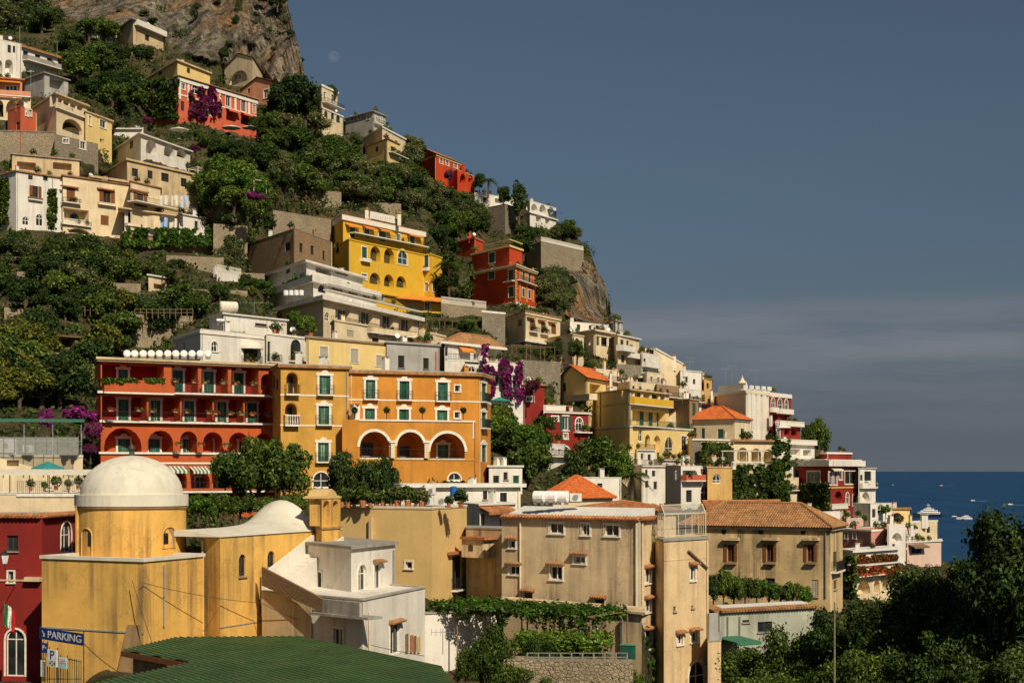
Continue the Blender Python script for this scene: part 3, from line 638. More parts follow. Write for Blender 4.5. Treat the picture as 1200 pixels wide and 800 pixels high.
b = Bld('gabled_house', 'salmon gabled house with one tall white window beside big pine', 'house', SALMON, [(283, 380), (319, 372), (331, 386)], 96, 118, k=1)
b.wins('white', [(309, 105, 315, 115)]); b.wins('dark', [(290, 104, 293, 109)]); b.hip(2.0, TILE, 0.4, gable=True, pitch=0.6, row=0.9); b.done()
b = Bld('cliff_house', 'pale house with white balcony tucked right under the rock face', 'house', CREAM2, [(136, 407), (156, 396), (192, 408)], 24, 48, k=1)
b.loggia([(160, 28, 186, 35)], 1.5, False); b.balcony(157, 191, 36, 1.2, 1.2, 'solid', WHITE); b.slab(0.8, 0.25, CONC); b.wins('dark', [(170, 41, 175, 48)]); b.done()
b = Bld('ledge_wall', 'long concrete terrace wall leading to the house under the cliff', 'wall', CONC, [(103, 398), (137, 402)], 36, 42, T=2); b.done()
b = Bld('villa', 'tall beige villa of two stepped storeys on the ridge beside the pine', 'villa', CREAM, [(371, 400), (378, 394), (402, 404)], 126, 156, k=1)
b.wins('archd', [(380, 130, 384, 138), (388, 132, 391.5, 140), (394, 135, 398.5, 144)]); b.strip(None, 0.3, 0.2, STUCCO, 'cornice'); b.parapet(0.4); b.done()
b = Bld('villa_attic', 'narrow beige top storey crowned by a green roof garden', 'house', CREAM, [(371, 402), (377, 397), (396, 405)], 99, 125, k=1)
b.wins('white', [(379, 108, 382, 117), (388, 111, 391, 120)]); b.balcony(377, 398, 124, 1.5, 0.9); b.strip(None, 0.5, 0.25, STUCCO, 'cornice'); b.parapet(0.4); b.done()
b = Bld('ridge_house', 'greyish white house with thin flat roof on the skyline', 'house', GREYP, [(405, 424), (437, 415), (452, 421)], 131, 152, k=1)
b.wins('white', [(411, 136, 414, 142), (419, 135, 422, 140), (430, 134, 433, 140), (440, 137, 442, 142), (446, 138, 448, 143)]); b.balcony(437, 452, 146, 1.0, 0.9); b.slab(0.5, 0.2, CONC); b.done()
b = Bld('ridge_villa', 'long cream villa with yellow end wing stepping down the ridge', 'villa', CREAM, [(428, 418), (448, 405), (475, 420)], 150, 178, k=1)
b.wins('dark', [(454, 161, 457, 167), (463, 165, 466, 170)]); b.slab(0.3, 0.4, STUCCO); b.done()
b = Bld('wing', 'yellow ochre annex below the long cream ridge villa', 'house', PALEY, [(430, 408), (454, 398), (468, 405)], 163, 188, k=1); b.wins('dark', [(440, 172, 443, 178), (458, 172, 462, 180)]); b.slab(0.3, 0.2, TILEB); b.balcony(455, 474, 182, 1.2, 0.9); b.done()
b = Bld('ridge_palazzo', 'red gabled villa with yellow trimmed windows on the skyline', 'villa', SCARLET, [(488, 440), (511, 428), (542, 442)], 181, 206, k=1)
b.wins('archw', [(515, 185, 519, 192), (522, 187, 526, 194), (532, 189, 536, 197), (499, 176.8, 502, 180.5)]); b.strip(None, 0.4, 0.2, PALEY, 'cornice'); b.hip(2.6, TILE, 0.4, gable=True, pitch=0.7, row=1.0); b.done()
b = Bld('annex', 'red terrace annex with yellow arches beside the red gabled villa', 'house', SCARLET, [(524, 434), (536, 428), (556, 438)], 199, 222, k=1); b.loggia([(539, 204, 546, 216), (549, 205, 554, 216)], 1.2); b.parapet(0.5, coping=PALEY); b.done()
b = Bld('terrace', 'white stepped garden terraces below the red gabled villa', 'terrace', WHITE, [(556, 432), (606, 442)], 226, 240, T=6); b.parapet(0.6); b.loggia([(566, 231, 572, 238), (580, 233, 590, 239)], 1.2, False); b.done()
b = Bld('stone_tower', 'blunt rubble stone tower under the white garden terraces', 'tower', STONE2, [(572, 430), (592, 424), (608, 432)], 239, 272, k=1); b.parapet(0.4, coping=STONE2); b.done()
b = Bld('arcaded_villa', 'white villa with two tiers of arches at the end of the ridge', 'villa', WHITE, [(611, 434), (621, 427), (652, 440)], 235, 264, k=1)
b.loggia([(622.5, 239, 630, 247), (632, 240, 640, 249), (642, 241, 649.5, 251), (628, 250, 634, 260), (639, 253, 644, 262)], 1.6); b.strip(249, 0.3, 0.5, STUCCO, 'ledge', at=621); b.parapet(0.4); b.awning(641, 654, 247, 1.6, 0.3, CANVASB); b.done()
b = Bld('bastion', 'broad rubble bastion carrying a garden terrace over the rocky headland', 'wall', STONE, [(616, 417), (634, 406), (684, 424)], 283, 312, k=1, found=8); b.parapet(0.5, coping=STONE2); b.top_rail(1, 1.1, 'bal', STUCCO); b.done()
# scarlet house on the slope
b = Bld('scarlet_house', 'scarlet house with orange quoins and green shutters below the bastion', 'house', SCARLET, [(553, 356), (604, 340), (627, 353)], 311, 356, k=1, found=6)
b.wins('green', [(572.5, 317, 579.5, 327), (596, 316, 602, 329), (596, 336, 602, 348), (612, 318, 615, 329), (612, 338, 615, 348), (619, 320, 622, 331), (619, 340, 622, 350)])
b.strip(None, 0.35, 0.5, PALEY, 'cornice')
for k in range(12): b.part_box('quoin', 602.6 - (k % 2)*1.2, 604, 313+k*3.4, 315.4+k*3.4, 0.01, 0.08, AMBER, fi=0); b.part_box('quoin', 604, 605.4 + (k % 2), 313+k*3.4, 315.4+k*3.4, 0.01, 0.08, AMBER, fi=1)
for x in (609, 617, 624.5): b.part_box('pilaster', x, x+1.3, 314, 354, 0.01, 0.08, AMBER, fi=1)
b.balcony(593, 604, 329.5, 0.9, 0.9); b.balcony(606, 626, 331, 0.8, 0.9); b.strip(355, 0.5, 0.35, STUCCO, 'ledge', at=604); b.slab(0.7, 0.2, STUCCO); b.done()
b = Bld('scarlet_attic', 'scarlet top storey with yellow moulding set back over the quoined house', 'house', SCARLET, [(553, 360), (597, 346), (612, 353)], 287, 311, k=1)
b.win('green', 573, 296, 580, 308); b.strip(None, 0.4, 0.3, PALEY, 'cornice'); b.strip(291, 0.2, 0.12, PALEY); b.parapet(0.5, coping=SCARLET); b.done()
b = Bld('scarlet_wing', 'low scarlet block with chimney stub behind the scarlet top storey', 'house', SCARLET, [(533, 372), (556, 364), (566, 370)], 278, 297, k=1); b.strip(None, 0.3, 0.2, CORAL, 'cornice'); b.parapet(0.4, coping=CORAL); b.chimney(551, 274, 279, 3, 366); b.done()
# yellow hotel
b = Bld('yellow_hotel', 'tall bright yellow hotel with arched loggias on the green slope', 'hotel', YELLOW, [(381, 338), (409, 317), (497, 340), (505, 339), (518, 345)], 281, 354, k=1, found=6, close=[(500, 355), (390, 345)])
b.wins('green', [(424, 289.5, 430, 305), (496.8, 299.5, 502, 315)]); b.wins('blue', [(424, 321, 430, 327.5), (497.5, 331, 501.5, 341.5)])
b.loggia([(434, 288.5, 446, 306), (450, 290.5, 462, 309), (433, 319.5, 446, 333), (450, 321.5, 461.5, 336), (464.5, 323.5, 476, 337)], 1.8); b.wins('dark', [(436, 294, 440, 305), (452, 297, 456, 308), (437, 324, 441, 332), (466, 328, 470, 336)], w=-1.75)
b.win('archb', 466, 292.5, 477.5, 310); b.win('archb', 507, 328.5, 512, 342); b.win('dark', 393, 291, 397.5, 297)
b.balcony(422, 432, 306, 0.8, 0.5, 'solid', WHITE); b.balcony(495.5, 503.5, 316.5, 0.8, 0.5, 'solid', WHITE); b.slab(0.15, 0.25, YELLOW); b.strip(338, 0.35, 0.5, YELLOW, 'ledge', at=409)
b.wins('blue', [(430, 347, 435, 353), (446, 347, 450, 353)]); b.done()
bu = Bld('yellow_hotel_attic', 'set-back yellow top storey with orange awnings and white cornice', 'hotel storey', YELLOW, [(381, 340), (402, 322.5), (497, 346)], 252, 281, k=1)
bu.wins('green', [(410, 266.5, 416, 278.5), (427, 268, 433, 279), (444, 271, 452, 283), (480.5, 276, 486, 289.5)]); bu.win('white', 464.5, 274.5, 469.5, 282)
for x0, x1, y in ((404, 419, 263), (424, 437, 265), (442, 456, 268), (476, 492, 274)): bu.awning(x0, x1, y, 1.1, 0.5, CANVASO)
bu.strip(None, 1.0, 0.4, STUCCO, 'cornice'); bu.slab(0.4, 0.15, TILE); bu.balcony(409, 496, 281.0, 1.6, 0.9)
bu.part_box('sign_board', 434, 463, 250.5, 259, 0.05, 0.2, STUCCO, fi=1); bu.chimney(430, 246, 253, 4, 330, STUCCO); bu.chimney(468, 251, 258, 4, 336, STUCCO); bu.done()
b = Bld('hotel_base', 'yellow ground storey with long orange awning band below the loggias', 'hotel storey', YELLOW, [(440, 330), (521, 341)], 349, 364, T=4); b.awning(444, 520, 346, 2.2, 0.9, CANVASO)
b.wins('blue', [(448, 352, 453, 357), (478, 352, 483, 362), (498, 354, 504, 363)]); b.done()
# white hotel, three stepped blocks
b = Bld('white_hotel', 'lowest terrace storey of the stepped white hotel, dark doors and flower boxes', 'hotel storey', CREAM, [(328, 272), (379, 254), (491, 290)], 352, 396, k=1, found=6)
b.win('archd', 335, 366, 340, 374); b.loggia([(393, 361, 410, 384), (420, 364, 437, 386), (445, 368, 461, 390), (467, 372, 483, 393)], 1.0, False); b.win('arch', 380.5, 366, 386, 376)
b.wins('blue', [(394.5, 363, 407, 383), (422, 366, 434, 385), (447, 370, 458, 389), (469, 374, 480, 392)], w=-0.95); b.balcony(388, 490, 386, 0.9, 0.8, 'iron', slabm=CREAM); b.slab(1.0, 0.7, WHITE); b.balcony(379, 490, 352, 0.9, 0.9)
b.done()
b = Bld('white_hotel_storey', 'middle storey of the stepped white hotel with long white slab', 'hotel storey', WHITE, [(314, 283), (367, 261), (441, 285)], 331, 352, k=1)
b.win('archd', 372.5, 333, 382, 343); b.wins('brown', [(392, 337, 398, 344), (411, 339, 416, 346), (427, 341, 431, 349)]); b.win('dark', 333, 338, 336.5, 347); b.slab(0.9, 1.1, WHITE); b.done()
b = Bld('white_hotel_top', 'top storey of the stepped white hotel with thin sunroof', 'hotel storey', WHITE, [(314, 286), (359, 268), (425, 290)], 308, 322, k=1)
b.loggia([(370, 311, 388, 321), (393, 313, 408, 322)], 1.5, False); b.slab(0.9, 0.35, WHITE); b.wins('dark', [(335, 312, 340, 320)]); b.done()
b = Bld('rough_house', 'roofless brown rough masonry house with small dark windows', 'house', STONE3, [(291, 302), (345, 283), (389, 300)], 268, 314, k=1)
b.wins('hole', [(334, 284, 340, 294), (351, 285, 355, 296), (364, 288, 368, 299), (378, 294, 381, 305)]); b.parapet(0.5, coping=STONE); b.done()
# long row of old houses above the orchard
b = Bld('row_house', 'white house with brown shuttered window box and two tiny square windows', 'house', WHITE, [(1, 285), (19, 281), (75, 288)], 201, 268, k=1, found=6)
b.wins('dark', [(33, 205.5, 38.5, 210.5), (50.5, 206.5, 56, 212)]); b.win('brown', 38, 218, 45, 233); b.balcony(32.5, 49, 234, 0.5, 0.35, 'solid', WOODM); b.win('arch', 42, 251, 50.5, 265); b.win('arch', 26, 254, 34, 264); b.slab(0.3, 0.25, TILEB); b.pipe(61, 203, 262); b.done()
b = Bld('row_house', 'cream house with closed brown shutters above a white balustraded loggia', 'house', CREAM, [(73.5, 287), (153, 297)], 206, 274, T=9, found=6)
b.win('brownc', 78, 220, 88, 237); b.balcony(72, 93, 237.5, 0.8, 0.7); b.win('brown', 121, 223, 130, 239.5); b.balcony(114, 135, 240, 0.7, 0.3, 'solid', CREAM); b.win('brownc', 118, 252.5, 127.5, 264)
b.loggia([(74, 245, 104, 263)], 2.0, False); b.win('archd', 82, 250, 92, 258, w=-1.9); b.balcony(72, 106, 263.5, 0.5, 0.9, 'bal'); b.part_box('hood', 72, 93, 218, 219.5, 0.01, 0.5, TILE); b.part_box('hood', 115, 135, 221, 222.5, 0.01, 0.5, TILE); b.slab(0.3, 0.25, TILEB)
b.loggia([(80, 268, 105, 273.5)], 1.4, True, 1.0); b.part_box('canopy', 106, 154, 208.5, 211, 0.01, 0.6, CREAM2); b.done()
b = Bld('row_house', 'small cream house with brown shuttered door onto a shared balcony', 'house', CREAM, [(153, 292), (188, 299)], 213, 244, T=8)
b.win('brown', 160.5, 227, 168.5, 242); b.balcony(149, 222, 243, 2.2, 0.9, 'iron', STEEL); b.slab(0.3, 0.2, TILEB); b.part_box('hood', 154, 175, 223, 224.5, 0.01, 0.5, TILE); b.done()
b = Bld('beige_house', 'long beige house with four square windows and curved flat roof', 'house', CREAM2, [(118, 313), (149, 297), (232, 313)], 188, 250, k=1)
b.wins('dark', [(154.5, 197.5, 162, 207), (173, 200, 179, 209.5), (189, 203, 198, 213), (212, 209, 219, 219), (226, 213, 229, 222)]); b.slab(0.35, 0.35, CREAM2); b.done()
b = Bld('laundry_gallery', 'open gallery floor with washing hung out beneath the beige house', 'house', WHITE, [(146, 292), (210, 301)], 246, 270, T=7)
b.loggia([(164, 250, 209, 267)], 2.2, False); b.wins('dark', [(150, 250, 157, 262)]); b.part_box('pillar', 186, 188, 249, 268, -0.4, -0.02, STUCCO); b.balcony(146, 243, 270, 1.0, 0.3, 'solid', CREAM); b.slab(1.2, 0.25, CREAM2); b.done()
b = Bld('white_annex', 'low white annex at the end of the laundry gallery', 'house', WHITE, [(210, 298), (243, 304)], 251, 274, T=6); b.wins('dark', [(228, 259, 232, 270)]); b.slab(0.3, 0.2, ROOFW); b.done()
b = Bld('orchard_wall', 'brown plastered terrace wall with dark doorways under climbing vines', 'wall', ROUGHB, [(145, 283), (255, 296)], 273, 292, T=4); b.win('archd', 192, 279, 202, 289); b.win('archd', 219, 281, 226, 290); b.slab(0.2, 0.2, CREAM2); b.done()
b = Bld('garden_hut', 'small cream garden hut with open porch among the orchard trees', 'hut', CREAM, [(174, 262), (200, 267)], 323, 340, T=4); b.loggia([(180, 333, 194, 339)], 1.0, False); b.slab(0.4, 0.25, ROOFW); b.done()
b = Bld('garden_terrace', 'white balustraded terrace above the stepped orchard', 'terrace', WHITE, [(254, 262), (283, 268)], 318, 328, T=4); b.top_rail(0, 1.0, 'bal'); b.done()
b = Bld('shed', 'tiny yellow shed with a green shutter on the orchard terrace', 'shed', PALEY, [(20, 214), (44, 217)], 382, 402, T=3); b.win('green', 29, 390.5, 36.5, 400, sill=False); b.slab(0.5, 0.12, WOODM); b.done()
b = Bld('porch_shed', 'open wooden lean-to with sagging roof next to the tiny yellow shed', 'shed', WOODM, [(53, 212), (112, 218)], 393, 408, T=3); b.loggia([(57, 396, 88, 407), (91, 397, 110, 407)], 2.0, False); b.slab(0.4, 0.15, WOODM); b.done()
# ================================================================ hotels in the middle of the picture
# --- red hotel: slabs, recessed galleries, arcade
RX = [(116, 171), (118, 167.5), (322, 178.5)]
b = Bld('red_hotel', 'orange-red hotel with recessed balcony floors and a ground arcade', 'hotel', BRICKR, RX, 421, 592, k=1, T=11, found=3)
f = b.faces[1]
def rrow(px): return (px-118)/204.0
# upper gallery
b.loggia([(119.5, 427, 192, 446)], 2.2, False, backm=DEEPR); b.loggia([(201, 428, 232, 460), (236, 429, 267, 461), (271, 430, 303, 462)], 2.0, False, backm=DEEPR)  # deep red backs put the gallery shade into the wall colour
b.loggia([(306, 438, 320, 464)], 2.0)
b.wins('ornate', [(138.5, 433, 149.5, 445), (202.5, 434, 214, 459), (239, 435.5, 250, 460), (274, 437, 285, 461)], w=-1.95)
b.balcony(119, 201, 460, 0.9, 1.3, 'solid'); b.balcony(201, 312, 461.5, 0.9, 1.0); b.strip(462, 0.25, 0.35, STUCCO, at=220, faces=[1])
# second gallery
b.loggia([(119.5, 464, 172, 493), (174, 465, 211, 494), (213, 466, 249, 495), (251, 467, 285, 496), (287, 468, 320, 497)], 2.0, False, backm=DEEPR)  # same darkened backs, shade painted as deep red
b.wins('ornate', [(138.5, 468, 150.5, 493), (176.5, 469, 187.5, 493.5), (216, 470, 227, 494.5), (254.5, 471, 265, 495), (290, 472.5, 300.5, 495.5)], w=-1.95)
b.balcony(119, 321, 494.5, 0.5, 1.0); b.strip(495, 0.25, 0.12, STUCCO, at=220, faces=[1])
# arcade
b.loggia([(122, 501, 166, 530), (173, 504, 203, 530), (211, 505, 231, 531), (238, 506, 261, 531.5), (268, 506.5, 292, 532), (299, 507, 319, 532)], 2.4)
b.wins('ornate', [(138, 514, 152, 529.5), (174, 514, 187, 530), (214, 514.5, 225, 530.5), (252, 516, 261, 531), (280, 517, 289, 531)], w=-2.3)
b.strip(531, 0.22, 0.2, STUCCO, at=220, faces=[1])
b.balcony(118, 321, 541.5, 0.12, 0.1, 'solid'); b.loggia([(203, 552, 219, 572), (224, 553, 246, 572), (250, 553, 271, 572), (276, 553, 300, 573)], 2.0, True, 0.9)
b.wins('white', [(228, 558, 240, 572), (254, 558, 266, 572)], w=-1.95)
b.awning(193, 217, 546, 1.2, 0.5, CANVASG, stripe=True); b.awning(222, 243, 546.5, 1.2, 0.5, CANVASG, stripe=True); b.awning(247, 271, 547, 1.2, 0.5, CANVASG, stripe=True)
b.loggia([(128, 553, 148, 572), (154, 553, 176, 572)], 2.0, True, 0.9); b.loggia([(120, 578, 150, 590), (190, 578, 225, 590), (232, 578, 262, 590), (270, 578, 312, 590)], 2.0, False)
b.slab(0.5, 0.25, CREAM2); b.strip(None, 0.25, 0.4, WOODM, 'eave')
b.balcony(119, 321, 575, 2.0, 1.0, 'iron'); b.done()
b = Bld('amber_wing', 'amber hotel wing with arched balconies between red hotel and orange hotel', 'hotel', AMBER, [(317, 180), (329, 171.5), (408.5, 175)], 427, 572, k=1, T=10, found=3)
b.loggia([(335.5, 436.5, 349, 461), (334, 472.5, 348, 497)], 1.3)
b.wins('ornate', [(374, 440, 387, 462), (373, 475.5, 385.5, 497), (372.5, 518.5, 385, 540.5)], rail=True); b.balcony(333, 350, 461.5, 0.7, 1.0); b.balcony(332, 349.5, 497.5, 0.7, 1.0, 'bal')
b.win('archw', 367, 553, 386, 571); b.wins('dark', [(338, 441, 343, 461), (337, 477, 342, 497)], w=-1.25)
for r in ((334.5, 435, 350), (333, 471, 349)):
    fi, f, u0, u1, v0, v1 = b.rect(r[0], r[1], r[2], r[1]+12); mb = MB()
    ap, ai = arch_pts(u0-0.15, u1+0.15, v1+0.12, (u1-u0)/2+0.15), arch_pts(u0, u1, v1-0.05, (u1-u0)/2)
    for k in range(len(ap)-1):
        (a, c), (d, e) = (ap[k], ap[k+1]), (ai[k], ai[k+1]); q = f.pt
        mb.hexa([q(*d, 0), q(*e, 0), q(*e, 0.06), q(*d, 0.06), q(*a, 0), q(*c, 0), q(*c, 0.06), q(*a, 0.06)])
    mb.build('arch_moulding', AMBER, b.root)
b.wins('dark', [(319.5, 440, 322, 455), (323.5, 444, 326, 456)]); b.strip(462.5, 0.16, 0.06, STUCCO, at=330, faces=[1]); b.strip(498, 0.16, 0.06, STUCCO, at=330, faces=[1]); b.strip(None, 0.3, 0.35, TILEB, 'eave'); b.slab(0.3, 0.12, ROOFG); b.wins('ornate', [(372.5, 518.5+60, 385, 540.5+46)], rail=False); b.done()
b = Bld('orange_hotel', 'long orange hotel with white scalloped window surrounds and arched terrace', 'hotel', ORANGE, [(408.5, 176), (561, 182), (575, 189)], 433.5, 566, k=0, found=3)
b.wins('ornate', [(428.5, 445, 439.5, 467), (468, 446.5, 479.5, 468), (513, 448, 524.5, 469.5), (564, 449, 569.5, 470.5), (564, 483, 569.5, 501)], rail=True)
b.wins('ornate', [(427.5, 478.5, 439, 492), (467.5, 479.5, 479, 493), (512, 480.5, 524, 494)]); b.wins('white', [(533, 451.5, 539, 459), (532.5, 482.5, 539, 490)])
b.strip(468, 0.16, 0.06, STUCCO, at=410); b.strip(None, 0.35, 0.4, TILEB, 'eave'); b.slab(0.4, 0.1, ROOFG); b.wins('ornate', [(564, 521, 569.5, 541)]); b.win('dark', 553, 556, 558, 562); b.done()
b = Bld('hotel_terrace', 'orange terrace with three wide white-rimmed arches in front of the orange hotel', 'terrace', ORANGE, [(401, 172.5), (420, 172.5), (555.5, 177.5)], 491.5, 566, k=1, T=5, found=3, close=[(557, 181.5), (409, 176)])
AR = [(421.5, 505.5, 456, 536), (465, 506, 496.5, 536.5), (504, 507.5, 544.5, 537)]
b.loggia(AR, 3.2); b.win('ornate', 513, 521, 525, 536.5, w=-3.1); b.wins('dark', [(424, 519, 437, 534), (468, 523, 480, 535)], w=-3.1)
for x0, y0, x1, y1 in AR:
    fi, f, u0, u1, v0, v1 = b.rect(x0, y0, x1, y1); mb = MB(); r = (u1-u0)/2; ap, ai = arch_pts(u0-0.3, u1+0.3, v1+0.3, r+0.3, 16), arch_pts(u0, u1, v1, r, 16); q = f.pt
    for k in range(16):
        (a, c), (d, e) = (ap[k], ap[k+1]), (ai[k], ai[k+1]); mb.hexa([q(*d, 0), q(*e, 0), q(*e, 0.08), q(*d, 0.08), q(*a, 0), q(*c, 0), q(*c, 0.08), q(*a, 0.08)])
    mb.build('arch_moulding', STUCCO, b.root); b.balcony_uv(fi, u0, u1, v0, 0.08, 1.0)
for x in (460.5, 500): b.part_box('column', x-2.4, x+2.4, 519, 536.5, 0.02, 0.35, CREAM); b.part_box('capital', x-4, x+4, 516, 518.6, 0.02, 0.45, STUCCO)
b.strip(492, 0.18, 0.12, STUCCO, 'coping', at=420, faces=[1]); b.part_box('trim', 554, 555.4, 494, 514, 0.01, 0.08, STUCCO); b.strip(538, 0.15, 0.08, AMBER, at=420, faces=[1]); b.win('archw', 525, 554, 540, 563); b.done()
# --- white house with dome awning, behind the hotels
b = Bld('white_house', 'white house with round striped awning and arched window behind red hotel', 'house', WHITE, [(204, 222), (235, 209), (313, 219)], 386, 432, k=1)
b.win('archw', 247.5, 400, 255, 412, shut=FRAMEW); b.win('dark', 285.5, 409, 302, 421); b.strip(389, 0.35, 0.15, STUCCO, 'cornice', at=235); b.wins('plain', [(206, 402, 208.5, 411), (214, 401, 217, 411)], shut=FRAMEW); b.parapet(0.5)
i, f, u0, u1, v0, v1 = b.rect(282, 399, 305, 409); mb = MB(); q = f.pt; n = 12
for k in range(n):
    a0, a1 = math.pi*k/n, math.pi*(k+1)/n; um, r = (u0+u1)/2, (u1-u0)/2
    for j in range(5):
        t0, t1 = j/5*math.pi/2, (j+1)/5*math.pi/2
        pt = lambda a, t: q(um - r*math.cos(a)*math.cos(t)*1.0, v0 + (v1-v0)*math.sin(t), 0.02 + r*0.9*math.sin(a)*math.cos(t))
        mb.poly([pt(a0, t0), pt(a1, t0), pt(a1, t1), pt(a0, t1)])
mb.build('awning', CANVASW, b.root, smooth=True); b.balcony_uv(1, u0+0.1, u1-0.1, v0-1.9, 0.7, 0.9); b.done()
b = Bld('white_wing', 'white wing with one tall dark arched window beside the pale yellow house', 'house', WHITE, [(312, 218), (358.5, 226)], 390, 430, T=8)
b.win('archd', 340.5, 397.5, 353, 422.5); b.win('dark', 313.5, 400, 317, 424); b.balcony(313, 326, 424, 0.8, 1.0); b.balcony(338, 354, 423, 0.5, 0.6); b.strip(None, 0.2, 0.15, STUCCO, 'cornice'); b.parapet(0.4); b.done()
b = Bld('penthouse', 'white rooftop penthouse with cooling units over the round-awning house', 'house', WHITE, [(245, 226), (262, 220), (336, 230)], 368, 390, k=1); b.win('dark', 299, 379, 313, 382); b.slab(0.3, 0.2, ROOFW); b.done()
b = Bld('pale_yellow_house', 'long pale yellow house with white shuttered windows above orange hotel', 'house', PALEY, [(359, 213), (453, 225)], 394.5, 440, T=9)
b.wins('greyc', [(375, 407, 384, 422), (411, 409.5, 419.5, 423.5), (441, 417, 447, 427.5)])
for r in ((374, 406, 385, 423), (410, 408.5, 420.5, 424.5), (440, 416, 448, 428.5)):
    i, f, u0, u1, v0, v1 = b.rect(*r); mb = MB(); mb.fbox(f, u0-0.05, u0+0.1, v0, v1, 0.01, 0.06); mb.fbox(f, u1-0.1, u1+0.05, v0, v1, 0.01, 0.06); mb.fbox(f, u0-0.05, u1+0.05, v1, v1+0.14, 0.01, 0.06); mb.fbox(f, u0-0.05, u1+0.05, v0-0.14, v0, 0.01, 0.1); mb.build('surround', STUCCO, b.root)
b.pipe(360.5, 396, 438); b.strip(None, 0.2, 0.2, TILEB, 'eave'); b.slab(0.25, 0.12, ROOFG); b.done()
b = Bld('grey_house', 'bare grey plastered house with two doorways next to pale yellow house', 'house', GREYP, [(453, 224.5), (515, 231)], 400, 440, T=9); b.wins('hole', [(466.5, 416.5, 474, 431), (496, 419.5, 502.5, 432.5)]); b.strip(None, 0.2, 0.25, CONC, 'eave'); b.slab(0.25, 0.12, CONC); b.pipe(510.5, 412, 435, 0.08, BRICKR); b.done()
b = Bld('cream_block', 'cream block with shuttered square window below the stepped white hotel', 'house', CREAM, [(388, 247), (392, 241), (430, 250)], 376, 402, k=1); b.win('greyc', 406.5, 387, 415, 394.5); b.slab(0.2, 0.25, CREAM); b.done()
b = Bld('terrace_row', 'cream terrace with balcony boxes below the white hotel front', 'terrace', CREAM, [(430, 252), (486, 263)], 391, 408, T=7); b.wins('dark', [(436, 396, 444, 404), (458, 398, 466, 405)]); b.balcony(430, 485, 392, 0.9, 0.7, 'solid', CREAM); b.slab(0.1, 0.1, ROOFG); b.done()
b = Bld('cream_cube', 'small cream cube house with arched doorway near purple flowered wall', 'house', CREAM, [(484, 262), (504, 249), (522, 256)], 391, 432, k=1); b.win('archd', 511, 401, 517, 412); b.slab(0.15, 0.3, CREAM); b.done()
# --- white house with bougainvillea
b = Bld('white_house', 'white house under brown tiles with purple bougainvillea trained on its walls', 'house', WHITE, [(521, 249), (588, 262)], 401, 436, T=8)
b.win('dark', 521.5, 407, 525, 417); b.loggia([(553, 406, 564, 421), (573, 408, 586, 424)], 1.5, False); b.strip(401.5, 0.4, 0.9, STUCCO, 'eave', at=521); b.hip(2.0, TILEB, 0.6, pitch=0.5, row=0.7); b.awning(536, 552, 405.5, 1.0, 0.8, CANVASO); b.done()
b = Bld('white_wall_house', 'white house front with arched blue windows wreathed in bougainvillea', 'house', WHITE, [(545, 246), (613, 254)], 422, 470, T=7); b.wins('archb', [(577, 437, 585, 453), (597, 439, 605, 458)]); b.win('arch', 526+22, 429, 540+18, 437); b.balcony(522, 560, 422, 0.4, 0.9); b.slab(0.1, 0.1, ROOFW); b.done()
b = Bld('red_shed', 'plain deep red house block below a brown tile lean-to', 'house', DEEPR, [(613, 256), (638, 259)], 451, 478, T=6); b.win('white', 617, 465, 625, 470); b.slab(0.4, 0.25, TILEB); b.done()
b = Bld('red_house', 'deep red house with white framed window and green shutters over trees', 'house', DEEPR, [(640, 244), (691, 251)], 482, 535, T=8)
b.win('white', 646.5, 488, 654, 493); b.win('white', 659.5, 487.5, 666, 504, shut=GREENS); b.win('archw', 674.5, 489.5, 682.5, 505); b.win('white', 660.5, 508, 665, 514); b.win('archw', 657, 523, 668, 540); b.strip(None, 0.2, 0.3, STUCCO, 'cornice'); b.slab(0.3, 0.15, CONC); b.balcony(672, 690, 506, 0.8, 0.9); b.done()
b = Bld('roof_terrace', 'white walled roof terrace with plants behind the deep red house', 'terrace', WHITE, [(637, 252), (666, 255)], 475, 484, T=6); b.parapet(0.5); b.done()
b = Bld('beige_house', 'beige house with three brown shuttered doors on little balconies', 'house', CREAM, [(590, 322), (616, 305), (656.5, 319)], 365, 402, k=1, found=5)
b.wins('brownc', [(621, 374.5, 627.5, 388), (634, 377.5, 640, 390.5), (646, 380, 652, 391.5), (607, 374, 611.5, 382)])
for x0, x1, y in ((619.5, 629, 388.5), (632.5, 641.5, 391)): b.balcony(x0, x1, y, 0.7, 0.9)
for x0, x1, y in ((620, 628.5, 371.5), (633, 641, 374.5), (645, 653, 377)): b.part_box('hood', x0, x1, y, y+1.4, 0.01, 0.6, TILEB)
b.strip(None, 0.5, 0.25, CREAM, 'cornice'); b.slab(0.4, 0.2, TILEB); b.strip(399, 0.4, 0.7, STUCCO, 'ledge', at=616); b.done()
b = Bld('arched_block', 'low cream block with two tall arched openings below the beige house', 'house', CREAM, [(641, 312), (671, 302), (684, 307)], 392, 417, k=1); b.loggia([(647, 395, 661, 412)], 1.2); b.win('archd', 673.5, 396, 679, 411); b.slab(0.15, 0.2, CREAM); b.done()
b = Bld('stone_wall', 'tall rubble wall under hillside gardens left of the gabled yellow house'.replace('left of', 'behind'), 'wall', STONE2, [(606, 282), (657, 290)], 421, 446, T=3); b.done()
b = Bld('garden_wall', 'bent grey stone ramp wall climbing beside the beige house', 'wall', STONE2, [(565, 300), (592, 304)], 366, 388, T=2); b.slab(0.1, 0.4, WHITE); b.done()
b = Bld('rubble_wall', 'pale rubble terrace wall above the roofless brown house', 'wall', STONE, [(320, 318), (388, 330)], 246, 276, T=3); b.done()
b = Bld('hotel_wall', 'rubble wall with white pillars beside the yellow hotel terrace', 'wall', STONE, [(517, 322), (570, 332)], 355, 368, T=3); b.top_rail(0, 1.2, 'bal'); b.done()
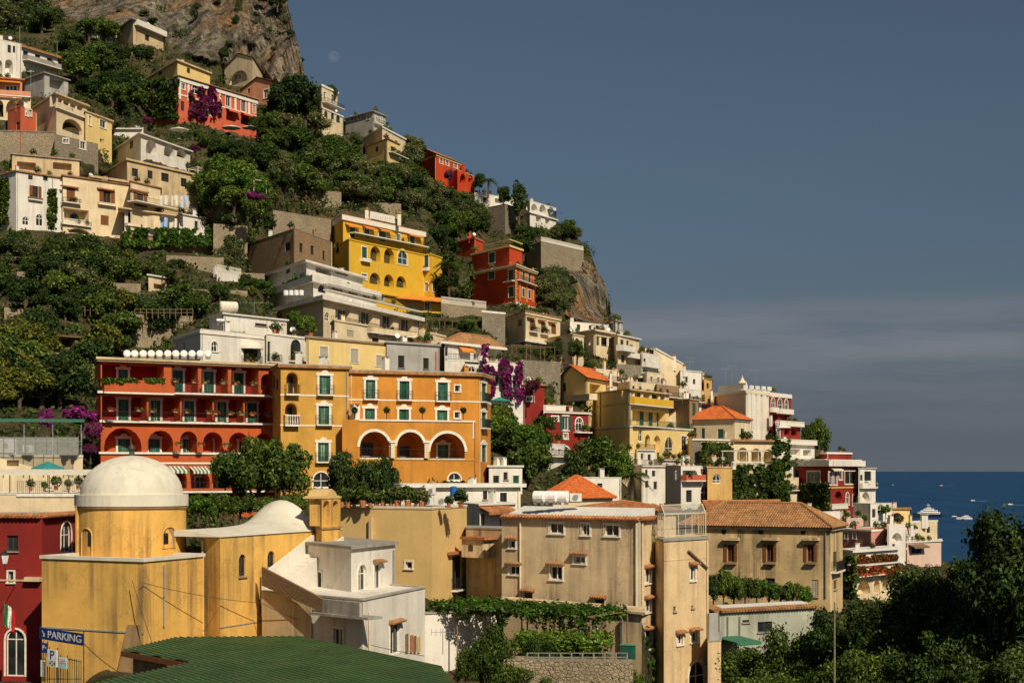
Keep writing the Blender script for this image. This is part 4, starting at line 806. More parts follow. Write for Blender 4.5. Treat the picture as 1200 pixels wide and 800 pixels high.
b = Bld('gabled_house', 'yellow house with low gable and bright orange tile roof', 'house', PALEY, [(653, 293), (687, 282), (716, 296)], 443, 474, k=1)
b.win('archd', 665.5, 435, 668.5, 440) if False else None
b.loggia([(691, 450, 704, 468)], 1.5, False); b.win('dark', 659, 449, 663, 459); b.balcony(671, 700, 468.5, 1.6, 0.9, 'solid', CREAM); b.hip(2.6, TILEO, 0.6, gable=True, pitch=0.4, row=0.6); b.chimney(716, 437, 446, 3, 292, WHITE); b.done()
# ================================================================ houses stepping down to the sea
b = Bld('yellow_house', 'big yellow house upper floors with column loggia and green shuttered doors', 'house', PALEY, [(693, 288), (738, 272), (784, 289)], 457, 505, k=1)
b.loggia([(740, 459, 782, 471)], 1.8, False); b.loggia([(741, 481, 780, 500)], 1.6, False)
for x in (742, 752, 762, 772, 779.5): b.part_box('column', x, x+1.8, 459.5, 471, -0.3, -0.02, STUCCO)
b.wins('greenc', [(749, 482.5, 753.5, 499.5), (759.5, 483.5, 764, 500), (769, 484, 773, 500)], w=-1.55); b.wins('dark', [(733, 460, 736, 470), (747, 461, 751, 470), (764, 462, 768, 471)], w=-1.75 )
b.balcony(738, 784, 475, 0.9, 1.2, 'solid', YELLOW); b.pipe(704, 458, 520, 0.14, STEEL); b.slab(0.5, 0.25, CREAM2); b.balcony(738, 806, 500.5, 1.2, 1.0, 'iron', GREENS); b.strip(476, 0.2, 0.08, CREAM2, at=700); b.done()
b = Bld('yellow_house_base', 'arched lower floor of the big yellow house', 'house', PALEY, [(693, 287), (738, 271), (809, 295)], 501, 546, k=1)
b.win('arch', 748, 503, 753, 517); b.loggia([(756, 509, 762, 524), (766, 510, 774, 527)], 1.2); b.win('arch', 779, 512, 789, 528); b.win('white', 798.5, 511, 805, 528); b.strip(499, 0.2, 0.1, STUCCO, at=738); b.win('dark', 770, 530, 773, 540); b.slab(0.1, 0.1, ROOFG); b.done()
b = Bld('brown_cube', 'brownish cube house with one tall green shutter behind big yellow house', 'house', ROUGHB, [(784, 306), (808, 300), (819, 305)], 468, 490, k=1); b.win('greenc', 811.5, 472, 815.5, 487); b.slab(0.2, 0.2, CREAM2); b.done()
b = Bld('cream_house', 'cream house with hipped orange tile roof and green shutters', 'house', CREAM, [(803, 303), (861, 296), (879, 304)], 491, 520, k=1)
b.wins('greenc', [(812, 501, 816, 513), (822, 501.5, 826, 513.5), (841, 502.5, 848, 514), (868, 502, 872, 517)]); b.strip(None, 0.3, 0.25, STUCCO, 'cornice'); b.hip(2.6, TILEO, 0.5, pitch=0.45, row=0.6); b.balcony(866, 876, 517.5, 0.8, 1.0); b.strip(515, 0.3, 0.15, CREAM2, at=803); b.done()
b = Bld('small_roof_house', 'narrow house with low orange tiles beside the green-railed balcony', 'house', CREAM, [(783, 302), (803, 306)], 489, 512, T=7); b.wins('greenc', [(788, 500, 791, 512)]); b.hip(1.6, TILEO, 0.4, gable=True, pitch=0.45, row=0.6); b.done()
b = Bld('arcade_house', 'cream lower storey with wide ivy-hung archway below the hipped orange roof', 'house', CREAM, [(806, 292), (812, 288), (881, 300)], 514, 546, k=1)
b.loggia([(825, 521, 855, 546), (868, 524, 876, 543)], 2.4); b.part_box('stone_panel', 811, 822, 517, 542, 0.01, 0.06, STONE2); b.strip(None, 0.25, 0.25, STUCCO, 'cornice'); b.slab(0.1, 0.1, ROOFG); b.done()
# tall white apartment block
b = Bld('tall_block', 'tall block, pinkish side wall and white ribbed front, with rooftop turret', 'apartment block', PALEPINK, [(836, 350), (874, 334), (902, 345)], 458, 525, k=1)
f1 = b.faces[1]
for x in (876, 881, 887, 894): b.part_box('rib', x, x+4.2, 456, 517, 0.02, 0.30, WHITE, fi=1)
b.part_box('rib', 900, 902, 456, 517, 0.02, 0.2, WHITE, fi=1); b.part_box('panel', 874, 902, 457, 519, 0.005, 0.015, CREAM, fi=1)
b.strip(None, 0.5, 0.35, CREAM, 'cornice'); b.slab(0.2, 0.3, ROOFW)
for k, x in enumerate((872, 879, 886, 893, 900)): b.part_box('roof_crenel', x, x+4.5, 451 + k*0.5, 457.5, 0.1, 0.3, WHITE, fi=1)
b.part_box('roof_wall', 842, 874, 450.5, 457, -0.6, -0.3, WHITE, fi=0)
p = P(870, 452, 344); mb = MB(); mb.lathe((p.x, p.y, p.z), [(0.62, -1.0), (0.62, 0.55), (0.95, 0.6), (0.95, 0.72), (0.45, 1.2), (0.12, 1.85), (0.05, 2.2), (0, 2.25)], 8); mb.build('turret', CREAM, b.root); b.done()
b = Bld('red_arched_house', 'red house with three white rimmed arched windows stepping down to sea', 'house', DEEPR, [(901, 344), (927, 355)], 461, 496, T=9)
b.wins('archw', [(903.5, 466, 908, 478), (911, 467, 916.5, 479), (919, 468, 923.5, 480)]); b.balcony(902, 909, 482, 0.8, 0.9, 'solid', WHITE); b.balcony(910, 926, 484, 0.9, 0.9, 'solid', WHITE); b.strip(None, 0.6, 0.25, STUCCO, 'cornice'); b.loggia([(903, 485, 912, 493), (914, 486, 925, 494)], 1.0, False); b.slab(0.2, 0.3, ROOFW); b.done()
b = Bld('terrace', 'red terrace with white balustrade and low arches under the arched windows', 'terrace', DEEPR, [(909, 339), (938, 352)], 495, 518, T=9); b.loggia([(919, 501, 925, 509), (927, 502, 934, 510)], 1.4); b.balcony(909, 938, 498.5, 1.0, 0.9, 'bal'); b.slab(0.3, 0.2, ROOFW); b.win('white', 910, 503, 914, 512); b.done()
b = Bld('terrace', 'white balustraded terrace between red terrace and ivy wall', 'terrace', WHITE, [(899, 336), (911, 331), (955, 350)], 519, 540, k=1); b.balcony(911, 954, 520, 0.8, 0.9, 'bal'); b.loggia([(926, 526, 938, 534), (941, 527, 951, 534)], 1.2, False); b.slab(0.3, 0.2, ROOFW); b.done()
b = Bld('red_hotel', 'deep red seaside hotel with white bay windows and layered terraces', 'hotel', DEEPR, [(923, 342), (970, 330), (1008, 345)], 546, 616, k=1, found=6)
b.win('white', 946, 552, 961, 565); b.wins('white', [(971, 553, 975, 568), (977, 553, 981, 568), (983, 551, 987, 562)]); b.wins('white', [(990, 552, 1003, 567)]); b.loggia([(978, 575, 987, 585)], 1.2); b.wins('archw', [(991, 577, 995, 591), (999, 577, 1004, 592), (982, 597, 987, 609), (992, 599, 996, 610), (1000, 600, 1004, 611)])
b.win('plain', 923.5, 549, 936, 560); b.balcony(970, 989, 595, 1.0, 0.9, 'bal'); b.strip(571, 0.3, 0.12, OCHRE, at=985, faces=[1]); b.wins('archw', [(932, 574, 936, 585)]); b.slab(1.0, 1.2, WHITE); b.balcony(924, 969, 543.5, 0.5, 1.0, 'bal'); b.balcony(971, 1007, 543.5, 0.6, 0.9, 'bal'); b.awning(972, 984, 548, 1.0, 0.4, CANVASW); b.done()
b = Bld('red_penthouse', 'dark red windowless attic on top of the seaside hotel terraces', 'house', DEEPR, [(960, 352), (969, 347), (998, 356)], 530, 543, k=1); b.strip(None, 0.3, 0.2, STUCCO, 'cornice'); b.slab(0.1, 0.1, ROOFW); b.done()
b = Bld('white_house', 'narrow white stepped house at the seaward end of the red hotel', 'house', WHITE, [(1006, 340), (1026, 346)], 549, 600, T=8); b.wins('dark', [(1013, 552, 1021, 563), (1008, 556, 1011, 563)]); b.balcony(1007, 1025, 571, 0.8, 1.0, 'solid', WHITE); b.slab(0.3, 0.25, ROOFG); b.loggia([(1010, 576, 1019, 588)], 1.2); b.done()
b = Bld('white_block', 'white cube house with rounded green window near the water', 'house', WHITE, [(1000, 322), (1020, 317), (1045, 322)], 590, 622, k=1); b.win('arch', 1028.5, 590.5, 1036, 601, shut=None); b.win('dark', 1022, 596, 1026, 606); b.parapet(0.4); b.done()
b = Bld('yellow_cube', 'small yellow cube house with brown roof near the water', 'house', PALEY, [(1041, 340), (1066, 344)], 597, 620, T=6); b.slab(0.4, 0.3, TILEB); b.win('dark', 1050, 601, 1054, 607); b.done()
b = Bld('white_block', 'low pale terraced house with tiny roof turret by the water', 'house', CREAM, [(1064, 330), (1099, 338)], 612, 640, T=7); b.wins('dark', [(1072, 617, 1076, 622), (1086, 617, 1090, 624)]); b.parapet(0.4); b.chimney(1083, 603, 612, 7, 334, WHITE, False); b.done()
b = Bld('pink_house', 'rose pink house with flat roofs and a tall white archway', 'house', PINK, [(985, 296), (1021, 289), (1062, 298)], 621, 658, k=1)
b.wins('white', [(990, 623, 993, 631), (999.5, 624, 1003, 631)]); b.loggia([(1045, 624, 1058, 640)], 1.5); b.win('dark', 1046, 637, 1049, 646); b.part_box('panel', 1044, 1061, 619, 648, 0.005, 0.06, WHITE) if False else None; b.parapet(0.5); b.strip(None, 0.25, 0.1, STUCCO, 'cornice'); b.done()
b = Bld('white_arch', 'white arched stair tower joined to the rose pink house', 'house', WHITE, [(1040, 287), (1061, 292)], 615, 652, T=5); b.loggia([(1045, 624, 1057, 634)], 1.2); b.win('dark', 1045.5, 637, 1049, 647); b.parapet(0.3); b.done()
b = Bld('terrace', 'long white roofed terrace with red flower boxes below the rose pink house', 'terrace', WHITE, [(986, 276), (1000, 271), (1052, 282)], 647, 664, k=1); b.slab(0.6, 0.4, ROOFW); b.loggia([(1003, 652, 1014, 661), (1017, 653, 1028, 662), (1031, 654, 1042, 662)], 1.5, False); b.done()
b = Bld('flower_terrace', 'pale terrace with arches under two red flower ledges', 'terrace', CREAM, [(986, 271), (1000, 266), (1052, 279)], 664, 702, k=1, found=6); b.balcony(1000, 1052, 672, 1.2, 0.5, 'solid', BRICKR); b.loggia([(1004, 680, 1020, 696), (1024, 679, 1031, 694), (1034, 678, 1040, 692), (1042, 677, 1049, 690)], 1.5); b.slab(0.5, 0.2, ROOFW); b.done()
b = Bld('beach_house', 'low pale pink house with grey awning beside the dark trees near the water', 'house', PALEPINK, [(1063, 300), (1103, 308)], 636, 662, T=7); b.awning(1064, 1082, 637, 1.5, 0.5, WOODM); b.win('dark', 1068, 640, 1080, 648); b.slab(0.3, 0.2, ROOFW); b.done()
# ivy wall, ochre and white houses below it
b = Bld('ivy_wall', 'tall garden wall hung with thick dark ivy under a pergola terrace', 'wall', CREAM2, [(857, 246), (923, 254)], 549, 592, T=5); b.slab(0.2, 0.25, STUCCO); b.balcony(857, 907, 548.5, 0.2, 1.0, 'bal'); b.done()
b = Bld('ochre_house', 'plain ochre house with one small arched window beside the ivy wall', 'house', OCHRE, [(829, 240), (858, 244)], 548, 594, T=7); b.win('arch', 835, 555, 845, 566); b.slab(0.15, 0.2, CREAM2); b.done()
b = Bld('white_house', 'white house with dark balcony and rounded door beside ochre house', 'house', WHITE, [(780, 245), (798, 237), (833, 243)], 546, 596, k=1); b.loggia([(800, 551, 815, 562)], 1.4, False); b.win('arch', 821, 568, 831, 588); b.win('dark', 804, 574, 811, 588); b.balcony(798, 821, 562.5, 1.0, 0.8, 'solid', CORAL); b.win('white', 821, 549, 828, 556); b.parapet(0.5); b.done()
for i, (x0, xm, x1, D, t, bt, lab) in enumerate((
    (741, 752, 792, 262, 545, 592, 'white stepped cottage with small dark windows above the tile roof'),
    (735, 747, 768, 272, 526, 560, 'small white cube cottage under the arched yellow base'),
    (766, 776, 800, 268, 538, 566, 'white cottage with railed roof next to the dark balcony house'))):
    b = Bld('cottage', lab, 'cottage', WHITE, [(x0, D+7), (xm, D), (x1, D+6)], t, bt, k=1)
    b.wins('dark', [(xm+4, t+5, xm+7, t+12), (xm+12, t+6, xm+16, t+13), (xm+4, t+18, xm+8, t+26), (xm+14, t+19, xm+18, t+28)]); b.parapet(0.4); b.balcony(xm, x1-1, t+0.5, 0.3, 0.9); b.done()
b = Bld('pergola_house', 'low cream house with shady arcade behind the white pergola', 'house', CREAM, [(860, 257), (909, 262)], 517, 550, T=6); b.loggia([(864, 524, 877, 546), (880, 525, 892, 547), (895, 526, 906, 547)], 2.2); b.slab(0.6, 0.3, TILEB); b.done()
b = Bld('beach_terrace', 'cream terrace with low openings glimpsed through the dark trees', 'terrace', CREAM, [(1028, 232), (1110, 240)], 716, 740, T=6); b.loggia([(1034, 721, 1048, 730), (1054, 721, 1070, 730), (1078, 722, 1094, 730)], 1.5, False); b.slab(0.4, 0.3, TILE); b.done()
for i, (x0, xm, x1, D, t, bt, m, lab) in enumerate((
    (846, 852, 872, 318, 517, 545, WHITE, 'small white house wedged between orange roof and ivy wall'), (1024, 1030, 1048, 330, 600, 625, CREAM, 'cream cottage behind the white cube by the water'),
    (940, 950, 985, 318, 600, 625, WHITE, 'white terrace house below the red seaside hotel'), (985, 992, 1012, 312, 608, 630, PALEPINK, 'pale pink cottage above the rose pink house'), (1050, 1056, 1076, 322, 622, 645, WHITE, 'tiny white house between archway and beach house'),
    (1012, 1018, 1034, 300, 626, 648, CREAM, 'cream cottage squeezed beside the white archway'), (905, 912, 936, 330, 560, 590, CREAM, 'cream house peeping over the ivy corner'), (600, 608, 636, 262, 470, 492, CREAM, 'cream garden house beside the deep red block'), (636, 642, 662, 236, 520, 545, WHITE, 'white garden house below the deep red house'), (716, 722, 744, 262, 530, 556, CREAM, 'cream cottage under the blank yellow side wall'), (828, 834, 850, 262, 536, 552, CREAM, 'small cream house over the ochre house roof'),
    (690, 698, 724, 300, 432, 452, CREAM, 'cream hut with small windows below the stone basement'), (640, 648, 668, 296, 424, 446, CREAM2, 'weathered cream hut above the gabled yellow house'), (752, 758, 778, 318, 436, 456, CREAM, 'cream house stepping below the blank gable wall'))):
    b = Bld('small_house', lab, 'house', m, [(x0, D+7), (xm, D), (x1, D+7)], t, bt, k=1); w_ = x1-xm
    b.wins('white', [(xm+w_*0.18, t+5, xm+w_*0.36, t+12), (xm+w_*0.58, t+6, xm+w_*0.76, t+13)]); b.parapet(0.4); b.balcony(xm+1, x1-1, t+14, 0.8, 0.9, 'iron'); b.done()
# cluster on the spur, from the beige house down to the tall block
b = Bld('cream_house', 'pale cream house with dark veranda under slender columns on the spur', 'house', CREAM, [(667, 330), (697, 320), (722, 329)], 388, 420, k=1)
b.loggia([(699, 395, 720, 406)], 1.8, False); b.part_box('column', 703, 704.5, 395, 406, -0.3, -0.05, STUCCO); b.part_box('column', 712, 713.5, 395.5, 406, -0.3, -0.05, STUCCO); b.slab(0.6, 0.35, CREAM); b.win('white', 684, 402, 687, 408); b.done()
b = Bld('white_house', 'white roof pavilion with glazed railing on top of the spur houses', 'house', WHITE, [(656, 342), (668, 334), (729, 345)], 377, 392, k=1); b.wins('dark', [(690, 381, 694, 386), (698, 381, 702, 387), (676, 380, 680, 386)]); b.parapet(0.3); b.done()
b = Bld('glass_pavilion', 'small glazed rooftop pavilion with green panes on the spur', 'house', GREYP, [(705, 346), (721, 340), (730, 344)], 376, 388, k=1); b.wins('blue', [(708, 378, 712, 387), (714, 378, 719, 387), (723, 378, 727, 388)]); b.slab(0.3, 0.15, CONC); b.done()
b = Bld('balcony_house', 'cream house with stacked white balconies dropping below the veranda', 'house', CREAM, [(719, 327), (724, 322), (749, 333)], 393, 440, k=1)
b.wins('dark', [(727, 398, 731, 405), (734, 399, 737, 406), (728, 416, 732, 425), (738, 404, 742, 413)]); b.balcony(722, 736, 411, 1.6, 1.0, 'solid', WHITE); b.balcony(732, 746, 419, 1.4, 0.9, 'solid', WHITE); b.loggia([(725, 419, 732, 426)], 1.0, False); b.slab(0.5, 0.25, ROOFW); b.done()
b = Bld('stone_basement', 'rubble stone basement under the stacked balconies', 'wall', STONE2, [(722, 318), (752, 324)], 426, 448, T=4); b.done()
b = Bld('white_house', 'bright white house with many small terraces on the spur edge', 'house', WHITE, [(748, 335), (752, 329), (772, 338)], 413, 450, k=1); b.wins('dark', [(754, 420, 757, 426), (761, 424, 764, 430), (756, 434, 759, 440)]); b.balcony(752, 770, 430, 1.0, 0.9, 'solid', WHITE); b.balcony(752, 768, 442, 1.4, 0.9, 'solid', WHITE); b.parapet(0.4); b.chimney(757, 408, 413, 2.5, 334, WHITE); b.done()
b = Bld('gabled_white_house', 'cream house with blank sloping gable wall above the white terraces', 'house', CREAM, [(766, 345), (800, 352)], 424, 455, T=9)
f = b.faces[0]; mb = MB(); h2 = 2.6; mb.poly([f.pt(0, b.H), f.pt(f.W, b.H), f.pt(0.6, b.H+h2*1.1), f.pt(0, b.H+h2)]); mb.build('gable', CREAM, b.root)
mb = MB(); q = f.pt; mb.hexa([q(0.5, b.H+h2*1.05, 0.2), q(f.W+0.3, b.H-0.1, 0.2), q(f.W+0.3, b.H-0.1, -9.2), q(0.5, b.H+h2*1.05, -9.2), q(0.5, b.H+h2*1.2, 0.2), q(f.W+0.3, b.H+0.1, 0.2), q(f.W+0.3, b.H+0.1, -9.2), q(0.5, b.H+h2*1.2, -9.2)]); mb.build('roof', ROOFW, b.root); b.chimney(790, 417, 428, 4, 350, WHITE); b.done()
b = Bld('stair_house', 'white house with stepped skyline descending toward the tall block', 'house', WHITE, [(797, 349), (822, 356)], 434, 462, T=8); b.wins('dark', [(803, 441, 806, 448), (812, 444, 815, 450)]); b.slab(0.2, 0.2, ROOFW); b.chimney(802, 429, 435, 3, 350, WHITE); b.done()
b = Bld('yellow_cube', 'small yellow cube with tile roof on the skyline above the white steps', 'house', PALEY, [(805, 362), (826, 369)], 440, 462, T=7); b.wins('dark', [(810, 443, 813, 449), (820, 445, 822, 450)]); b.slab(0.3, 0.25, TILE); b.done()
b = Bld('brown_house', 'narrow brown house end on the skyline beside the small yellow cube', 'house', OCHRE, [(825, 364), (835, 368)], 444, 470, T=7); b.wins('dark', [(828, 449, 831, 455)]); b.slab(0.2, 0.2, TILEB); b.done()
for i, (x0, xm, x1, D, t, bt, m, lab) in enumerate((
    (722, 738, 770, 305, 447, 470, CREAM, 'low cream terrace house with railing above the big yellow house'),
    (760, 770, 796, 312, 450, 478, ROUGHB, 'weathered tan house squeezed behind the column loggia'),
    (788, 796, 822, 326, 455, 480, WHITE, 'white terraced house with round parasols below the skyline steps'),
    (708, 716, 742, 312, 440, 462, WHITE, 'tiny white house with roof chimneys beside the orange gable roof'),
    (818, 826, 838, 340, 462, 492, OCHRE, 'ochre terraced house with hanging plants beside the pinkish tall block'))):
    b = Bld('small_house', lab, 'house', m, [(x0, D+8), (xm, D), (x1, D+9)], t, bt, k=1)
    b.wins('dark', [(xm+3, t+5, xm+6, t+13), (xm+11, t+6, xm+14, t+14)]); b.balcony(xm, x1-1, t+15, 1.0, 0.9, 'iron'); b.parapet(0.4); b.chimney(xm+8, t-4, t+1, 2.5, D+4, WHITE); b.done()
# ================================================================ foreground: church, white house, tower house
# --- church with dome
b = Bld('church', 'yellow church with whitewashed dome, drum and long white vaulted roof', 'church', CHURCH, [(49, 107), (168, 103), (238, 109.5)], 658, 790, k=1, found=4)
mb = MB(); ring(mb, offset_poly(b.poly, -0.45), offset_poly(b.poly, 0.12), b.z1, b.z1+0.22); mb.build('coping', DOMEW, b.root)
b.strip(735, 0.10, 0.06, CONC, 'cable_duct', at=60, faces=[0]); b.pipe(191, 662, 734, 0.07, CONC); b.done()
CH = b.root
f0 = b.faces[0]; mb = MB(); u0, _ = f0.uv(130, 790); u1, v1 = f0.uv(166, 732)                      # leaning buttress against the corner
mb.hexa([f0.pt(u0, 0, 0.02), f0.pt(u1, 0, 0.02), f0.pt(u1, 0, 0.7), f0.pt(u0, 0, 0.7), f0.pt(u1-1.1, v1, 0.02), f0.pt(u1, v1, 0.02), f0.pt(u1, v1, 0.12), f0.pt(u1-1.1, v1, 0.12)]); mb.build('buttress', ROUGHB, CH)
DC = P(154.5, 656, 112.0); RD = 62.5/F*112; zt = zat(593, 112)
mb = MB(); mb.lathe((DC.x, DC.y, 0), [(RD, DC.z-1.0), (RD, zt)], 48); mb.build('drum', CHURCH, CH, smooth=True)
mb = MB(); mb.lathe((DC.x, DC.y, zt), [(RD-0.1, -0.12), (RD+0.12, -0.10), (RD+0.14, 0.0), (RD-0.1, 0.02)], 48); mb.build('drum_moulding', ROUGHB, CH, smooth=False)
k_ = (593-579)/F*112; hd = (579-534)/F*112; prof = [(RD+0.02, 0.02), (RD+0.16, 0.06), (RD+0.16, k_), (RD*0.94, k_+0.02)] + [(RD*0.94*math.cos(t), k_+0.02+hd*math.sin(t)) for t in [math.pi/2*j/14 for j in range(1, 15)]]
mb = MB(); mb.lathe((DC.x, DC.y, zt), prof, 48); mb.build('dome', DOMEW, CH, smooth=False)
dm = [o for o in CH.children if o.name.startswith('dome')][-1]
dm.data.polygons.foreach_set('use_smooth', [i >= 48*4 for i in range(len(dm.data.polygons))])
za = zt + k_ + hd; mb = MB(); mb.lathe((DC.x, DC.y, za), [(0.34, -0.1), (0.34, 0.08), (0.20, 0.12), (0.17, 0.40), (0.25, 0.44), (0.26, 0.58), (0.16, 0.74), (0.05, 0.84), (0.0, 0.9)], 12); mb.build('finial', FRAMEB, dm, smooth=True)
def drum_niche(px0, px1, py0, py1, wx0, wx1, wy0, wy1):
    """arched niche in the drum: raised dark reveal cut and a small window at its back"""
    a0 = math.asin((px0-154.5)/62.5); a1 = math.asin((px1-154.5)/62.5); n = 8; z0, z1 = zat(py1, 108.5), zat(py0, 108.5); rise = min(0.5, (z1-z0)*0.4)
    q = lambda a, z, r: (DC.x + r*math.sin(a), DC.y - r*math.cos(a), z); mb = MB(); out = [(a0, z0), (a1, z0)]
    for j in range(n+1): t = math.pi*j/n; out.append(((a0+a1)/2 + (a1-a0)/2*math.cos(t), z1-rise+rise*math.sin(t)))
    mb.poly([q(a, z, RD+0.012) for a, z in out]); o = mb.build('niche', ROUGHB, CH)
    fr = MB(); m = len(out)
    for j in range(m):
        a, c = out[j], out[(j+1) % m]; fr.poly([q(*a, RD+0.012), q(*c, RD+0.012), q(*c, RD+0.10), q(*a, RD+0.10)])
        mx, mz = (a0+a1)/2, (z0+z1)/2; e = lambda p: (mx+(p[0]-mx)*1.12, mz+(p[1]-mz)*1.05)
        fr.poly([q(*a, RD+0.10), q(*c, RD+0.10), q(*e(c), RD+0.02), q(*e(a), RD+0.02)])
    fr.build('reveal', CHURCH, o); w0, w1 = math.asin((wx0-154.5)/62.5), math.asin((wx1-154.5)/62.5)
    wb = MB(); wb.poly([q(w0, zat(wy1, 108.5), RD+0.03), q(w1, zat(wy1, 108.5), RD+0.03), q(w1, zat(wy0, 108.5), RD+0.03), q(w0, zat(wy0, 108.5), RD+0.03)]); wb.build('pane', GLASS, o)
drum_niche(108, 122.5, 619, 655, 116.5, 122, 624, 640); drum_niche(200, 210.5, 618, 643, 200.5, 205, 625, 638)
mb = MB(); a = math.asin((100.5-154.5)/62.5); p = (DC.x+(RD+0.08)*math.sin(a), DC.y-(RD+0.08)*math.cos(a)); mb.tube([(p[0], p[1], DC.z-0.6), (p[0], p[1], zt+0.1)], 0.14, 8); mb.build('downpipe', CHURCH, CH)
# nave
b = Bld('nave', '', None, CHURCH, [(238, 110.5), (258, 108.7), (401, 124.0)], 630, 770, k=1, found=4, ctrl=False); NV = b
b.wins('archd', [(280, 649, 288, 675), (313.5, 645, 322, 664)]); b.strip(735, 0.08, 0.05, CONC, 'cable_duct', at=258, faces=[1]); b.pipe(236.5+2.5, 633, 757, 0.09, CREAM, fi=0)
mb = MB(); f1, fb = b.faces[1], b.faces[0]; W = f1.W; T = (Vector((b.poly[0][0], b.poly[0][1], 0)) - Vector((b.poly[1][0], b.poly[1][1], 0))).length; T = max(T, 7.0); N = 14; rows = []
for i in range(41):                                                                               # vault that swells into a saddle near the belfry
    u = W*i/40; k = i/40; rise = 0.42 + 1.75*math.exp(-abs(k-0.80)/0.075) + 0.35*max(0, k-0.4); row = []
    for j in range(N+1):
        t = math.pi*j/N; row.append(f1.pt(u, b.H + 0.05 + rise*math.sin(t)**1.0*(1 if j not in (0, N) else 0), 0.1 - (T+0.2)*(j/N)))
    rows.append(row)
base = 0
for r in rows: mb.v.extend([tuple(p) for p in r])
for i in range(40):
    for j in range(N): mb.f.append((i*(N+1)+j, (i+1)*(N+1)+j, (i+1)*(N+1)+j+1, i*(N+1)+j+1))
mb.poly(rows[0]); mb.poly(rows[-1]); mb.build('vault', DOMEW, b.root, smooth=True); b.roofdone = True
b.done()
# belfry gable
b2 = Bld('belfry', '', None, CHURCH, [(362, 121.5), (377, 118.6), (399, 121.2)], 584, 632, k=1, found=1.0, ctrl=False);
b2.loggia([(379, 586, 386.5, 616), (390, 586, 396.5, 616)], 1.2); b2.loggia([(366, 589, 372, 614)], 0.3); b2.strip(619, 0.15, 0.1, ROUGHB, at=377)
f = b2.faces[1]; q = f.pt; mb = MB(); H_ = b2.H; tp = [(-0.06, 0.0), (f.W+0.06, 0.0), (f.W+0.06, 0.12), (f.W*0.78, 0.22), (f.W*0.66, 0.55), (f.W*0.5, 0.72), (f.W*0.34, 0.55), (f.W*0.22, 0.22), (-0.06, 0.12)]; n0 = len(tp)
mb.v.extend([tuple(q(a, H_+c, 0.06)) for a, c in tp] + [tuple(q(a, H_+c, -1.6)) for a, c in tp]); mb.f.append(tuple(range(n0))); mb.f.append(tuple(n0+k for k in reversed(range(n0))))
for k in range(n0): mb.f.append((k, k+n0, (k+1) % n0+n0, (k+1) % n0))
mb.build('gable', TANY, b2.root); b2.roofdone = True; b2.done()
for k, x in enumerate((382.7, 393.2)):
    p = f.uv(x, 600, -0.5); c = f.pt(p[0], p[1], -0.5); mb = MB(); mb.lathe(c, [(0.05, 0.35), (0.14, 0.3), (0.18, 0.0), (0.28, -0.25), (0.3, -0.3)], 10); mb.build('bell', FRAMEB, b2.root, smooth=True)
# --- white stair and white house
b = Bld('white_house', 'white house with tiled window hoods and outside stair beside the church', 'house', WHITE, [(341, 121.5), (411.5, 112), (463, 119)], 643, 712, k=1, found=2)
b.win('archw', 419.5, 661, 429, 692, name='window'); b.win('white', 438.5, 660.5, 446.5, 695, name='door', hood=True); b.wins('white', [(356, 670, 361.5, 689), (366.5, 669.5, 377, 689.5)])
b.slab(0.25, 0.22, CONC); b.pipe(460, 644, 694, 0.07); b.done()
b = Bld('white_house_terrace', 'white lower storey with roof terrace below the hooded windows', 'house', WHITE, [(307, 112), (425, 104.5), (498, 116)], 703.5, 775, k=1, found=3)
b.win('white', 391, 736, 402, 760); b.win('white', 457, 731, 468.5, 766, hood=True, name='door'); mb = MB(); ring(mb, offset_poly(b.poly, -0.35), offset_poly(b.poly, 0.08), b.z1, b.z1+0.12); mb.build('coping', ROOFG, b.root)
b.strip(None, 0.9, 0.06, CREAM2, 'parapet', faces=[0]); b.pipe(431.5, 716, 766, 0.07, CREAM); b.part_box('canopy', 362, 431, 720, 723, 0.02, 1.3, CONC, fi=0); b.part_box('side_wall', 307, 365, 704, 748, 0.07, 0.10, CREAM2, fi=0)
for x, m in ((476.5, WOODM), (482, TERRA), (486, WOODM), (490.5, OCHRE)): b.part_box('plank', x, x+2.2, 742 + (x-476)*0.25, 764, 0.05, 0.12, m, fi=1)
b.done(); WT = b
# outside stair
A_ = P(325, 689, 112.5); B_ = P(396, 632, 121.0); n = 13; st = empty('outside_stair', (A_.x, A_.y, A_.z-2), 'white outside stair climbing along the church nave', 'stair'); dxy = Vector((B_.x-A_.x, B_.y-A_.y, 0)); L = dxy.length; dxy.normalize(); sd = Vector((dxy.y, -dxy.x, 0)); 
class _F: pass
fr = Face((A_.x, A_.y), (B_.x, B_.y), A_.z - 2.0); rise = (B_.z - A_.z)
for k in range(n):
    mb = MB(); mb.fbox(fr, L*k/n, L*(k+1)/n - 0.004, 0, 2.0 + rise*(k+1)/n, -1.1, 0.35); mb.build('step', WHITE, st)
mb = MB(); q = fr.pt; mb.hexa([q(0, 0, 0.36), q(L, 0, 0.36), q(L, 0, 0.52), q(0, 0, 0.52), q(0, 2.25, 0.36), q(L, 2.25+rise, 0.36), q(L, 2.25+rise, 0.52), q(0, 2.25, 0.52)]); mb.build('stringer', WHITE, st)
mb = MB(); mb.hexa([q(0, 0, -1.3), q(L, 0, -1.3), q(L, 0, -1.12), q(0, 0, -1.12), q(0, 3.0, -1.3), q(L, 3.0+rise, -1.3), q(L, 3.0+rise, -1.12), q(0, 3.0, -1.12)]); mb.build('wall_upstand', WHITE, st)
